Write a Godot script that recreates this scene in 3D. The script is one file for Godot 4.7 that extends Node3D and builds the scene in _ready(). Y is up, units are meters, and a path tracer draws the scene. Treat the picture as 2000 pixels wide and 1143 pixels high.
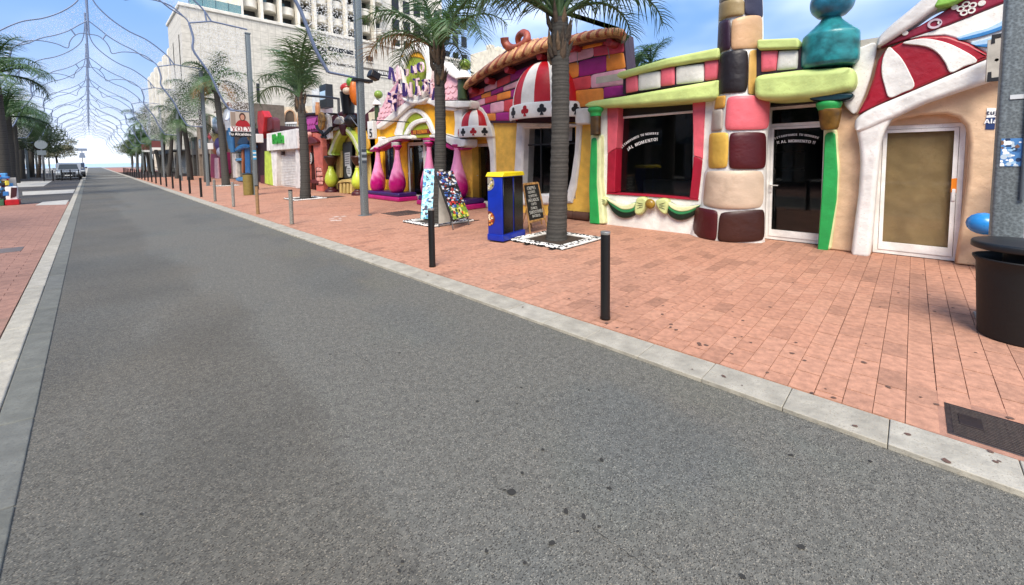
extends Node3D
# Seaside shopping street: road, stamped pavement, sculpted shop fronts, palms, festive light arches.
# The lens constants below were solved from the street's vanishing points; measured photo points are
# carried onto the real plane of each facade (shops at x of about 9 m, hotel at z of -70 m).
const FPX := 803.53
const CX := 1000.0
const CY := 362.0
const EYE := 1.65
const R0 := Vector3(0.69768021, 0.05688093, -0.71414766)
const R1 := Vector3(-0.0130052, 0.99768437, 0.06675895)
const R2 := Vector3(0.71629127, -0.03728877, 0.69680439)
const STREET := Basis(Vector3(0, 0, 1), Vector3(0, 1, 0), Vector3(-1, 0, 0))   # right, up, out of a shop front
const FRONTAL := Basis(Vector3(1, 0, 0), Vector3(0, 1, 0), Vector3(0, 0, 1))   # right, up, out of a wall across the street
var rng := RandomNumberGenerator.new()
var taken := {}
var mats := {}
var tex := {}
var zs := 1.0
var zx := 0.0
var zy := 0.0
var cur: Node3D = null

func ray(u: float, v: float) -> Vector3:
	var d := Vector3((u - CX) / FPX, -(v - CY) / FPX, -1.0)
	return Vector3(R0.dot(d), R1.dot(d), R2.dot(d))
func on_x(u: float, v: float, x: float) -> Vector3:
	var r := ray(u, v)
	return Vector3(0, EYE, 0) + r * (x / r.x)
func on_z(u: float, v: float, z: float) -> Vector3:
	var r := ray(u, v)
	return Vector3(0, EYE, 0) + r * (z / r.z)
func on_ground(u: float, v: float) -> Vector3:
	var r := ray(u, v)
	return Vector3(0, EYE, 0) + r * (-EYE / r.y)
func zoom(s: float, x: float, y: float) -> void:
	zs = s; zx = x; zy = y
func uv(i: int, a: Array) -> Vector2:
	return Vector2(a[i] * zs + zx, a[i + 1] * zs + zy)
# outline read from the photo -> (z, y) on a shop plane
func px(a: Array, x: float) -> PackedVector2Array:
	var o := PackedVector2Array()
	for i in range(0, a.size(), 2):
		var q := uv(i, a)
		var p := on_x(q.x, q.y, x)
		o.append(Vector2(p.z, p.y))
	return o
func pz(a: Array, z: float) -> PackedVector2Array:
	var o := PackedVector2Array()
	for i in range(0, a.size(), 2):
		var q := uv(i, a)
		var p := on_z(q.x, q.y, z)
		o.append(Vector2(p.x, p.y))
	return o
func smooth(p: PackedVector2Array, n := 4) -> PackedVector2Array:
	var o := PackedVector2Array()
	var c := p.size()
	for i in c:
		for k in n:
			o.append(p[i].cubic_interpolate(p[(i + 1) % c], p[(i + c - 1) % c], p[(i + 2) % c], float(k) / n))
	return o
func fillet(p: PackedVector2Array, r: float, seg := 3) -> PackedVector2Array:
	if r <= 0.0:
		r = 0.003
	var o := PackedVector2Array()
	var c := p.size()
	for i in c:
		var b := p[i]
		var d0 := (p[(i + c - 1) % c] - b)
		var d1 := (p[(i + 1) % c] - b)
		var k := minf(r, minf(d0.length(), d1.length()) * 0.48)
		var s := b + d0.normalized() * k
		var e := b + d1.normalized() * k
		for j in seg + 1:
			var t := float(j) / seg
			o.append(s * (1 - t) * (1 - t) + b * 2 * t * (1 - t) + e * t * t)
	return o
func rect(a0: float, b0: float, a1: float, b1: float) -> PackedVector2Array:
	return PackedVector2Array([Vector2(a0, b0), Vector2(a1, b0), Vector2(a1, b1), Vector2(a0, b1)])
func ell(ca: float, cb: float, ra: float, rb: float, n := 24) -> PackedVector2Array:
	var o := PackedVector2Array()
	for i in n:
		o.append(Vector2(ca + ra * cos(TAU * i / n), cb + rb * sin(TAU * i / n)))
	return o

class MB:
	var v := PackedVector3Array()
	var n := PackedVector3Array()
	var c := PackedColorArray()
	var x := PackedInt32Array()
	var tint := Color(1, 1, 1)
	func p(a: Vector3, m: Vector3) -> int:
		v.append(a); n.append(m); c.append(tint)
		return v.size() - 1
	func tri(a: int, b: int, d: int) -> void:
		x.append(a); x.append(b); x.append(d)
	# flat quad, corners counter-clockwise as seen from the side the normal points to
	func quad(a: Vector3, b: Vector3, d: Vector3, e: Vector3) -> void:
		var m := (b - a).cross(e - a)
		if m.length_squared() < 1e-14:
			m = (d - b).cross(e - b)
		m = m.normalized()
		var i := p(a, m); p(b, m); p(d, m); p(e, m)
		tri(i, i + 2, i + 1); tri(i, i + 3, i + 2)
	func grid(pts: Array, w: int, h: int, closed := false) -> void:   # pts row by row, smooth normals; rows run up, columns run right as seen from outside
		var i0 := v.size()
		for j in h:
			for i in w:
				var q: Vector3 = pts[j * w + i]
				var il := i - 1; var ir := i + 1
				if closed:
					il = (i + w - 1) % w if i > 0 else w - 2
					ir = i + 1 if i < w - 1 else 1
				il = clampi(il, 0, w - 1); ir = clampi(ir, 0, w - 1)
				var du: Vector3 = pts[j * w + ir] - pts[j * w + il]
				var dv: Vector3 = pts[mini(j + 1, h - 1) * w + i] - pts[maxi(j - 1, 0) * w + i]
				if du.length_squared() < 1e-12:
					var jj := j + 1 if j < h / 2 else j - 1
					du = pts[jj * w + ir] - pts[jj * w + il]
				var m := du.cross(dv)
				p(q, m.normalized() if m.length_squared() > 1e-14 else Vector3.UP)
		for j in h - 1:
			for i in w - 1:
				var a := i0 + j * w + i
				tri(a, a + w + 1, a + 1); tri(a, a + w, a + w + 1)
	func slab(t: Transform3D, poly: PackedVector2Array, depth: float, r := 0.0, seg := 3) -> void:
		if Geometry2D.is_polygon_clockwise(poly):
			poly.reverse()
		var c2 := poly.size()
		var nn := PackedVector2Array()
		for i in c2:
			var e0 := (poly[i] - poly[(i + c2 - 1) % c2]).normalized()
			var e1 := (poly[(i + 1) % c2] - poly[i]).normalized()
			var m := Vector2(e0.y + e1.y, -e0.x - e1.x)
			nn.append(m.normalized() if m.length() > 1e-5 else Vector2(e0.y, -e0.x))
		# the rounding of each corner is held below the radius at which its rim would fold over
		var rs := PackedFloat32Array()
		rs.resize(c2); rs.fill(r)
		for i in c2:
			var j := (i + 1) % c2
			var e := poly[j] - poly[i]
			var l := e.length()
			if l > 1e-6:
				var k := (nn[j] - nn[i]).dot(e / l)
				if k > 1e-5:
					rs[i] = minf(rs[i], 0.8 * l / k); rs[j] = minf(rs[j], 0.8 * l / k)
		if r > 0.0:
			for i in c2:
				var o := poly[i] - nn[i] * 1e-4
				var far := o - nn[i] * (r * 2.6)
				for j in c2:
					var q = Geometry2D.segment_intersects_segment(o, far, poly[j], poly[(j + 1) % c2])
					if q != null:
						rs[i] = minf(rs[i], 0.42 * o.distance_to(q))
		for pass_ in 2:
			var w := rs.duplicate()
			for i in c2:
				rs[i] = minf(w[i], (w[(i + c2 - 1) % c2] + w[i] + w[(i + 1) % c2]) / 3.0)
		var inner := PackedVector2Array()
		for i in c2:
			inner.append(poly[i] - nn[i] * rs[i])
		var idx := Geometry2D.triangulate_polygon(inner if r > 0.0 else poly)
		if idx.is_empty():
			idx = Geometry2D.triangulate_polygon(poly)
			inner = poly
		elif r <= 0.0:
			inner = poly
		var rings := [[0.0, -depth, 1.0, 0.0]]
		if r > 0.0 and absf(depth - 1.0) < 1e-4:
			depth += 0.001; rings[0][1] = -depth
		if r <= 0.0:
			rings.append([0.0, 0.0, 1.0, 0.0])
		else:
			for k in seg + 1:
				var a := PI * 0.5 * k / seg
				rings.append([(1 - cos(a)), -1.0 + sin(a), cos(a), sin(a)])
		var start := v.size()
		for q in rings:
			for i in c2:
				var w2: Vector2 = poly[i] - nn[i] * (q[0] * rs[i])
				p(t * Vector3(w2.x, w2.y, q[1] * (1.0 if q[1] == -depth else r)), t.basis * Vector3(nn[i].x * q[2], nn[i].y * q[2], q[3]))
		for k in rings.size() - 1:
			for i in c2:
				var a := start + k * c2 + i
				var b := start + k * c2 + (i + 1) % c2
				tri(a, b + c2, b); tri(a, a + c2, b + c2)
		var last := start + (rings.size() - 1) * c2
		if r <= 0.0:
			last = v.size()
			for i in c2:
				p(t * Vector3(poly[i].x, poly[i].y, 0), t.basis.z)
		for i in range(0, idx.size(), 3):
			var a := idx[i]; var b := idx[i + 1]; var d := idx[i + 2]
			if (inner[b] - inner[a]).cross(inner[d] - inner[a]) < 0:
				var s := b; b = d; d = s
			tri(last + a, last + d, last + b)
		var bk := v.size()
		for i in c2:
			p(t * Vector3(poly[i].x, poly[i].y, -depth), -t.basis.z)
		for i in range(0, idx.size(), 3):
			var a := idx[i]; var b := idx[i + 1]; var d := idx[i + 2]
			if (inner[b] - inner[a]).cross(inner[d] - inner[a]) < 0:
				var s := b; b = d; d = s
			tri(bk + a, bk + b, bk + d)
	# a frame: two outlines with the same number of points
	func ring(t: Transform3D, o: PackedVector2Array, q: PackedVector2Array, depth: float, closed := true, soft := 0.0) -> void:
		var c2 := o.size()
		for i in (c2 if closed else c2 - 1):
			var j := (i + 1) % c2
			var a := Vector3(o[i].x, o[i].y, 0); var b := Vector3(o[j].x, o[j].y, 0)
			var d := Vector3(q[j].x, q[j].y, 0); var e := Vector3(q[i].x, q[i].y, 0)
			var back := Vector3(0, 0, -depth)
			var f := Vector3(0, 0, -soft)
			var a2 := a.lerp(e, 0.18); var e2 := e.lerp(a, 0.18); var b2 := b.lerp(d, 0.18); var d2 := d.lerp(b, 0.18)
			if soft <= 0.0:
				a2 = a; b2 = b; d2 = d; e2 = e
			var flip := ((b - a).cross(e - a)).z < 0
			for s in [[a2, b2, d2, e2], [a + f, b + f, b2, a2], [e2, d2, d + f, e + f], [a + back, b + back, b + f, a + f], [e + f, d + f, d + back, e + back], [e + back, d + back, b + back, a + back]]:
				if flip:
					quad(t * s[3], t * s[2], t * s[1], t * s[0])
				else:
					quad(t * s[0], t * s[1], t * s[2], t * s[3])
			if not closed and (i == 0 or i == c2 - 2):
				var s0 := a if i == 0 else b
				var s1 := e if i == 0 else d
				quad(t * s0, t * s1, t * (s1 + back), t * (s0 + back))
	func box(t: Transform3D, s: Vector3, r := 0.0) -> void:   # centred box, soft front and back rim
		var h := s * 0.5
		if r <= 0.0:
			for f in [[Vector3(1, 0, 0), Vector3(0, 1, 0), Vector3(0, 0, 1)], [Vector3(-1, 0, 0), Vector3(0, 1, 0), Vector3(0, 0, -1)], [Vector3(0, 0, -1), Vector3(0, 1, 0), Vector3(1, 0, 0)], [Vector3(0, 0, 1), Vector3(0, 1, 0), Vector3(-1, 0, 0)], [Vector3(1, 0, 0), Vector3(0, 0, -1), Vector3(0, 1, 0)], [Vector3(1, 0, 0), Vector3(0, 0, 1), Vector3(0, -1, 0)]]:
				var a: Vector3 = f[0] * h; var b: Vector3 = f[1] * h; var d: Vector3 = f[2] * h
				quad(t * (d - a - b), t * (d + a - b), t * (d + a + b), t * (d - a + b))
			return
		r = minf(r, minf(h.x, minf(h.y, h.z)) * 0.9)
		var poly := PackedVector2Array()
		for cn in [Vector2(-1, -1), Vector2(1, -1), Vector2(1, 1), Vector2(-1, 1)]:
			var cc := Vector2(cn.x * (h.x - r), cn.y * (h.y - r))
			var a0 := atan2(cn.y, cn.x) - PI / 4
			for k in 3:
				poly.append(cc + Vector2(cos(a0 + PI / 4 * k), sin(a0 + PI / 4 * k)) * r)
		slab(t * Transform3D(Basis(), Vector3(0, 0, h.z)), poly, s.z, r, 2)
	func tube(path: Array, rad, seg := 8, cap := true) -> void:
		var u := Vector3.ZERO
		var k := path.size()
		var pts := []
		for i in k:
			var d: Vector3 = (path[mini(i + 1, k - 1)] - path[maxi(i - 1, 0)]).normalized()
			if u == Vector3.ZERO:
				u = d.cross(Vector3.UP)
				if u.length() < 0.1:
					u = d.cross(Vector3.RIGHT)
			u = (u - d * u.dot(d)).normalized()
			var w := d.cross(u)
			var r: float = rad[i] if rad is Array else rad
			for j in seg + 1:
				var a := TAU * j / seg
				pts.append(path[i] + (u * cos(a) + w * sin(a)) * r)
		grid(pts, seg + 1, k, true)
		if cap:
			for e in 2:
				var i := 0 if e == 0 else k - 1
				var d: Vector3 = (path[0] - path[1]).normalized() if e == 0 else (path[k - 1] - path[k - 2]).normalized()
				var m := p(path[i], d)
				var s := v.size()
				for j in seg + 1:
					p(pts[i * (seg + 1) + j], d)
				for j in seg:
					if e == 0:
						tri(m, s + j, s + j + 1)
					else:
						tri(m, s + j + 1, s + j)
	func lathe(t: Transform3D, prof: Array, seg := 20, fr := 0.0, to := TAU) -> void:   # prof = [[r, y], ...] from the foot up
		var pts := []
		for q in prof:
			for j in seg + 1:
				var a: float = fr + (to - fr) * j / seg
				pts.append(t * Vector3(q[0] * sin(a), q[1], q[0] * cos(a)))
		grid(pts, seg + 1, prof.size(), to - fr > 6.2)
	func ball(ce: Vector3, s: Vector3, seg := 16) -> void:
		var prof := []
		for i in seg / 2 + 1:
			var a := -PI / 2 + PI * i / (seg / 2)
			prof.append([cos(a), sin(a)])
		lathe(Transform3D(Basis.from_scale(s), ce), prof, seg)
	# a soft four-sided block: corners top-left, top-right, bottom-right, bottom-left on the plane of t
	func pillow(t: Transform3D, q: PackedVector2Array, thick: float, nx := 7, ny := 6, bend := Vector3.ZERO, rnd := 0.16) -> void:
		var pts := []
		for j in ny:
			for i in nx:
				var s := -cos(PI * i / (nx - 1)); var w := -cos(PI * j / (ny - 1))
				var e := 1.0 - 0.0
				var ss := s * (1.0 - rnd * 0.5 * pow(absf(w), 6) * absf(s)); var ww := w * (1.0 - rnd * 0.5 * pow(absf(s), 6) * absf(w))
				var fs := ss * 0.5 + 0.5; var fw := ww * 0.5 + 0.5
				var b := q[3].lerp(q[2], fs).lerp(q[0].lerp(q[1], fs), fw)
				var lift := thick * pow(maxf(0.0, 1.0 - pow(absf(s), 7)), 0.5) * pow(maxf(0.0, 1.0 - pow(absf(w), 7)), 0.5)
				if bend.y > 0.0:
					lift -= bend.z * pow(absf(b.x - bend.x) / bend.y, 2.2)
				pts.append(t * Vector3(b.x, b.y, lift))
		grid(pts, nx, ny)
	static func grown(q: PackedVector2Array, k: float) -> PackedVector2Array:
		var c := (q[0] + q[1] + q[2] + q[3]) * 0.25
		var w := (q[0].distance_to(q[1]) + q[3].distance_to(q[2])) * 0.5
		var h := (q[0].distance_to(q[3]) + q[1].distance_to(q[2])) * 0.5
		var o := PackedVector2Array()
		for p2 in q:
			o.append(c + Vector2((p2.x - c.x) * (1.0 + 2.0 * k / w), (p2.y - c.y) * (1.0 + 2.0 * k / h)))
		return o
	func mesh(m: Material, org := Vector3.ZERO, colored := false) -> ArrayMesh:
		if org != Vector3.ZERO:
			for i in v.size():
				v[i] -= org
		var a := []
		a.resize(Mesh.ARRAY_MAX)
		a[Mesh.ARRAY_VERTEX] = v; a[Mesh.ARRAY_NORMAL] = n; a[Mesh.ARRAY_INDEX] = x
		if colored:
			a[Mesh.ARRAY_COLOR] = c
		var am := ArrayMesh.new()
		am.add_surface_from_arrays(Mesh.PRIMITIVE_TRIANGLES, a)
		am.surface_set_material(0, m)
		return am

func numbered(called: String) -> String:
	if not taken.has(called):
		taken[called] = 0
		return called
	taken[called] += 1
	return "%s_%03d" % [called, taken[called]]
func thing(called: String, label: String, category: String, at: Vector3, group := "") -> Node3D:
	var o := Node3D.new()
	o.name = numbered(called)
	add_child(o)
	o.position = at
	tag(o, label, category, group)
	cur = o
	return o
func tag(o: Node, label: String, category: String, group := "") -> void:
	o.set_meta("label", label)
	o.set_meta("category", category)
	if group != "":
		o.set_meta("group", group)
func origin(n: Node) -> Vector3:
	var p := Vector3.ZERO
	while n != self and n != null:
		p += n.position
		n = n.get_parent()
	return p
# commit a builder holding world coordinates as one named mesh under a thing or part
func put(mb: MB, called: String, m: Material, parent: Node = null, colored := false) -> MeshInstance3D:
	var o := MeshInstance3D.new()
	if parent == null:
		parent = cur
	o.name = numbered(called) if parent == self else called
	o.mesh = mb.mesh(m, origin(parent), colored)
	o.cast_shadow = GeometryInstance3D.SHADOW_CASTING_SETTING_ON
	parent.add_child(o, true)
	return o
func structure(mb: MB, called: String, m: Material, colored := false) -> MeshInstance3D:
	var o := put(mb, called, m, self, colored)
	o.set_meta("kind", "structure")
	return o
# slab with an outline read from the photo on the plane x, corners filleted (f > 0) or spline (f < 0)
func S(called: String, m: Material, x: float, depth: float, r: float, pts: Array, f := 0.02, parent: Node = null) -> MeshInstance3D:
	var q := px(pts, x)
	q = smooth(q) if f < 0 else fillet(q, maxf(f, r * 1.1))
	return SP(called, m, x, depth, r, q, parent)
func SP(called: String, m: Material, x: float, depth: float, r: float, q: PackedVector2Array, parent: Node = null) -> MeshInstance3D:
	var mb := MB.new()
	mb.slab(Transform3D(STREET, Vector3(x, 0, 0)), q, depth, r)
	return put(mb, called, m, parent)
func SZ(called: String, m: Material, z: float, depth: float, r: float, q: PackedVector2Array, parent: Node = null) -> MeshInstance3D:
	var mb := MB.new()
	mb.slab(Transform3D(FRONTAL, Vector3(0, 0, z)), q, depth, r)
	return put(mb, called, m, parent)
func B(called: String, m: Material, lo: Vector3, hi: Vector3, r := 0.0, parent: Node = null) -> MeshInstance3D:
	var mb := MB.new()
	mb.box(Transform3D(Basis(), (lo + hi) * 0.5), (hi - lo).abs(), r)
	return put(mb, called, m, parent)
func T(called: String, m: Material, path: Array, rad, seg := 8, parent: Node = null) -> MeshInstance3D:
	var mb := MB.new()
	mb.tube(path, rad, seg)
	return put(mb, called, m, parent)
# a lathe whose half-widths are given in photo pixels: rows [v, half width], axis at u, on plane x
func turned(called: String, m: Material, x: float, u: float, rows: Array, flat := 1.0, parent: Node = null, seg := 22) -> MeshInstance3D:
	var prof := []
	var ax := on_x(u * zs + zx, rows[0][0] * zs + zy, x)
	for q in rows:
		var c := on_x(u * zs + zx, q[0] * zs + zy, x)
		prof.append([maxf(span(c) * q[1] * zs, 0.001), c.y])
	prof.sort_custom(func(a, b): return a[1] < b[1])
	var fine := []
	for i in prof.size() - 1:
		for k in 4:
			var t := k / 4.0
			var a0: Array = prof[maxi(i - 1, 0)]; var a1: Array = prof[i]; var a2: Array = prof[i + 1]; var a3: Array = prof[mini(i + 2, prof.size() - 1)]
			fine.append([maxf(0.001, cubic_interpolate(a1[0], a2[0], a0[0], a3[0], t)), lerpf(a1[1], a2[1], t)])
	fine.append(prof[-1])
	fine.push_front([0.001, fine[0][1] - 0.001]); fine.append([0.001, fine[-1][1] + 0.001])
	var mb := MB.new()
	mb.lathe(Transform3D(Basis.from_scale(Vector3(flat, 1, 1)), Vector3(x, 0, ax.z)), fine, seg)
	return put(mb, called, m, parent)
# metres that one photo pixel spans across the view at a point
func span(p: Vector3) -> float:
	var d := p - Vector3(0, EYE, 0)
	var deep := -Vector3(R0.z, R1.z, R2.z).dot(d)
	return deep / FPX * sqrt(deep / d.length())
func letters(text: String, size: float, depth: float, t: Transform3D, called: String, m: Material, parent: Node = null, font := "Droid Sans", bold := 700) -> MeshInstance3D:
	var f := SystemFont.new()
	f.font_names = PackedStringArray([font])
	f.font_weight = bold
	var tm := TextMesh.new()
	tm.font = f; tm.text = text; tm.font_size = 64; tm.pixel_size = size / 46.0; tm.depth = depth; tm.curve_step = 2.0
	tm.horizontal_alignment = HORIZONTAL_ALIGNMENT_CENTER
	tm.vertical_alignment = VERTICAL_ALIGNMENT_CENTER
	tm.material = m
	var o := MeshInstance3D.new()
	if parent == null:
		parent = cur
	o.name = called
	o.mesh = tm
	parent.add_child(o, true)
	o.transform = Transform3D(t.basis, t.origin - origin(parent))
	return o
func arched(text: String, size: float, a: Vector2, b: Vector2, bow: float, x: float, called: String, m: Material, parent: Node) -> void:
	# characters set one by one along a bow between two points of the plane x
	var mb_parent := Node3D.new()
	mb_parent.name = called
	parent.add_child(mb_parent, true)
	var n := text.length()
	var adv := []
	var total := 0.0
	for i in n:
		var w := 1.35 if text[i] == "M" else (0.5 if text[i] in "I!¡ " else 1.0)
		adv.append(total + w * 0.5)
		total += w
	for i in n:
		if text[i] == " ":
			continue
		var t: float = adv[i] / total
		var p := a.lerp(b, t) + Vector2(-(b - a).y, (b - a).x).normalized() * bow * 4.0 * t * (1 - t)
		var slope := (b - a).angle() + atan2(bow * 4.0 * (1 - 2 * t), (b - a).length())
		letters(text[i], size, 0.002, Transform3D(STREET * Basis(Vector3(0, 0, 1), slope), Vector3(x, p.y, p.x)), "letter", m, mb_parent)
# ---------------------------------------------------------------- materials
func noise_img(seed_: int, freq: float, oct: int, size: int, lo: float, hi: float, kind := FastNoiseLite.TYPE_SIMPLEX_SMOOTH) -> Image:
	var f := FastNoiseLite.new()
	f.seed = seed_; f.frequency = freq; f.fractal_octaves = oct; f.noise_type = kind
	var im := f.get_seamless_image(size, size)
	im.convert(Image.FORMAT_RGB8)
	var d := im.get_data()
	for i in d.size():
		d[i] = int(clampf(lo + (hi - lo) * d[i] / 255.0, 0, 1) * 255)
	return Image.create_from_data(size, size, false, Image.FORMAT_RGB8, d)
func speckle_img(size: int, seed_: int, base: Image, n: int, lo: float, hi: float, big: int) -> Image:
	var r := RandomNumberGenerator.new()
	r.seed = seed_
	for i in n:
		var g := r.randf_range(lo, hi)
		var s := r.randi_range(1, big)
		var w := g * r.randf_range(0.93, 1.0)
		base.fill_rect(Rect2i(r.randi_range(0, size - 4), r.randi_range(0, size - 4), s, maxi(1, s - r.randi_range(0, 1))), Color(g, (g + w) * 0.5, w))
	return base
func make_textures() -> void:
	tex.plaster = ImageTexture.create_from_image(speckle_img(512, 3, noise_img(5, 0.008, 5, 512, 0.86, 1.04), 4000, 0.90, 0.99, 3))
	var h := noise_img(9, 0.02, 5, 512, 0.0, 1.0)
	h.bump_map_to_normal_map(5.0)
	tex.trowel = ImageTexture.create_from_image(h)
	var a := noise_img(21, 0.03, 4, 1024, 0.56, 0.76)
	a = speckle_img(1024, 4, a, 60000, 0.36, 0.56, 3)
	a = speckle_img(1024, 7, a, 42000, 0.74, 0.96, 3)
	a = speckle_img(1024, 8, a, 2600, 0.92, 1.0, 3)
	tex.asphalt = ImageTexture.create_from_image(a)
	var b: Image = a.duplicate()
	b.bump_map_to_normal_map(3.0)
	tex.asphalt_n = ImageTexture.create_from_image(b)
	tex.stone = ImageTexture.create_from_image(speckle_img(512, 13, noise_img(15, 0.01, 6, 512, 0.84, 1.03), 7000, 0.78, 0.98, 3))
	tex.paver = ImageTexture.create_from_image(speckle_img(512, 23, noise_img(35, 0.012, 6, 512, 0.84, 1.05), 3500, 0.74, 0.94, 2))
	var ph := noise_img(19, 0.03, 5, 512, 0.0, 1.0)
	ph.bump_map_to_normal_map(4.0)
	tex.paver_n = ImageTexture.create_from_image(ph)
	tex.zinc = ImageTexture.create_from_image(noise_img(41, 0.03, 3, 512, 0.62, 1.05, FastNoiseLite.TYPE_CELLULAR))
	tex.brush = ImageTexture.create_from_image(noise_img(51, 0.02, 4, 256, 0.55, 1.15))
	var bk := Image.create(128, 512, false, Image.FORMAT_RGB8)
	var rn := RandomNumberGenerator.new(); rn.seed = 77
	for y in 512:
		var ring := 0.84 + 0.12 * sin(y * TAU / 32.0 + 2.0 * sin(y * 0.05))
		for x in 128:
			var g := clampf(ring * rn.randf_range(0.75, 1.1), 0, 1)
			bk.set_pixel(x, y, Color(g, g * 0.99, g * 0.97))
	tex.bark = ImageTexture.create_from_image(bk)
	var gr := noise_img(61, 0.02, 4, 512, 0.88, 1.02)
	for k in 8:
		gr.fill_rect(Rect2i(k * 64, 0, 2, 512), Color(0.74, 0.73, 0.71))
		gr.fill_rect(Rect2i(0, k * 64, 512, 2), Color(0.74, 0.73, 0.71))
	tex.tilegrid = ImageTexture.create_from_image(gr)
func tri(m: StandardMaterial3D, scale: float) -> void:
	m.uv1_triplanar = true
	m.uv1_world_triplanar = true
	m.uv1_scale = Vector3.ONE * scale
# painted render: colour as seen on the wall, slight hand-trowelled unevenness
func paint(hex: String, rough := 0.62, scale := 0.45, bump := 0.5, t := "plaster") -> StandardMaterial3D:
	var key := hex + t + str(rough) + str(scale) + str(bump)
	if mats.has(key):
		return mats[key]
	var m := StandardMaterial3D.new()
	m.albedo_color = Color(hex)
	m.albedo_texture = tex[t]
	m.roughness = rough
	if bump > 0:
		m.normal_enabled = true
		m.normal_texture = tex.trowel
		m.normal_scale = bump
	tri(m, scale)
	mats[key] = m
	return m
func plain(hex: String, rough := 0.5, metal := 0.0, coat := 0.0) -> StandardMaterial3D:
	var key := "plain" + hex + str(rough) + str(metal) + str(coat)
	if mats.has(key):
		return mats[key]
	var m := StandardMaterial3D.new()
	m.albedo_color = Color(hex)
	m.roughness = rough
	m.metallic = metal
	if coat > 0:
		m.clearcoat_enabled = true
		m.clearcoat = coat
		m.clearcoat_roughness = 0.15
	mats[key] = m
	return m
func leafy(hex: String, back: String) -> StandardMaterial3D:
	var m := plain(hex, 0.5)
	m.cull_mode = BaseMaterial3D.CULL_DISABLED
	m.backlight_enabled = true
	m.backlight = Color(back)
	return m
func glass(tint := "20262a", alpha := 0.35) -> StandardMaterial3D:
	var key := "glass" + tint + str(alpha)
	if mats.has(key):
		return mats[key]
	var m := StandardMaterial3D.new()
	m.transparency = BaseMaterial3D.TRANSPARENCY_ALPHA
	var c := Color(tint)
	c.a = alpha
	m.albedo_color = c
	m.roughness = 0.03
	m.metallic_specular = 0.4
	mats[key] = m
	return m
# ---------------------------------------------------------------- scene
func _ready() -> void:
	rng.seed = 20240611
	var cam := Camera3D.new()
	cam.name = "camera"
	add_child(cam)
	var near := 0.05
	cam.set_frustum(1143.0 / FPX * near, Vector2(0.0, -(571.5 - CY) / FPX * near), near, 6000.0)
	cam.transform = Transform3D(Basis(Vector3(R0.x, R1.x, R2.x), Vector3(R0.y, R1.y, R2.y), Vector3(R0.z, R1.z, R2.z)), Vector3(0, EYE, 0))
	cam.current = true
	var env := Environment.new()
	env.background_mode = Environment.BG_SKY
	env.sky = make_sky()
	env.background_energy_multiplier = 1.0
	env.tonemap_mode = Environment.TONE_MAPPER_LINEAR
	env.tonemap_exposure = 3.45
	env.sdfgi_enabled = true
	env.ssao_enabled = true
	env.ssil_enabled = true
	var we := WorldEnvironment.new()
	we.name = "environment"
	we.environment = env
	add_child(we)
	var sun := DirectionalLight3D.new()
	sun.name = "sun"
	sun.light_energy = 0.46
	sun.light_color = Color(1.0, 0.96, 0.9)
	sun.light_angular_distance = 28.0
	sun.shadow_enabled = true
	add_child(sun)
	sun.look_at_from_position(Vector3(-0.62, 0.85, 0.42), Vector3.ZERO)
	make_textures()
	ground()
	hotel()
	shops()
	street_furniture()
	arches_and_posts()
	greenery()
	far_street()
	facing_row()

func make_sky() -> Sky:
	var w := 1024
	var h := 512
	var f := FastNoiseLite.new()
	f.seed = 12; f.frequency = 0.55; f.fractal_octaves = 5; f.noise_type = FastNoiseLite.TYPE_SIMPLEX_SMOOTH
	var data := PackedFloat32Array()
	data.resize(w * h * 3)
	var top := Vector3(0.05, 0.11, 0.26)
	var mid := Vector3(0.068, 0.145, 0.30)
	var hor := Vector3(0.40, 0.42, 0.445)
	var soil := Vector3(0.30, 0.29, 0.27)
	for j in h:
		var th := PI * (j + 0.5) / h
		var y := cos(th)
		for i in w:
			var a := TAU * ((i + 0.5) / w - 0.5)
			var c: Vector3
			if y >= 0:
				c = mid.lerp(hor, pow(1.0 - y, 9.0)).lerp(top, smoothstep(0.25, 1.0, y) * 0.75)
				var d := Vector3(sin(a) * sin(th), y, -cos(a) * sin(th))
				var q := d / (y + 0.22)
				var n := f.get_noise_3d(q.x * 1.3, q.z * 0.8, 3.0) + 0.35 * f.get_noise_3d(q.x * 4.0, q.z * 3.0, 9.0)
				c = c.lerp(Vector3(1.05, 1.03, 1.01), smoothstep(-0.15, 0.5, n) * 0.95 * (0.12 + 0.88 * smoothstep(0.22, 0.6, y)))
			else:
				c = soil
			var k := (j * w + i) * 3
			data[k] = c.x; data[k + 1] = c.y; data[k + 2] = c.z
	var im := Image.create_from_data(w, h, false, Image.FORMAT_RGBF, data.to_byte_array())
	var sm := PanoramaSkyMaterial.new()
	sm.panorama = ImageTexture.create_from_image(im)
	var s := Sky.new()
	s.sky_material = sm
	return s

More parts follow.
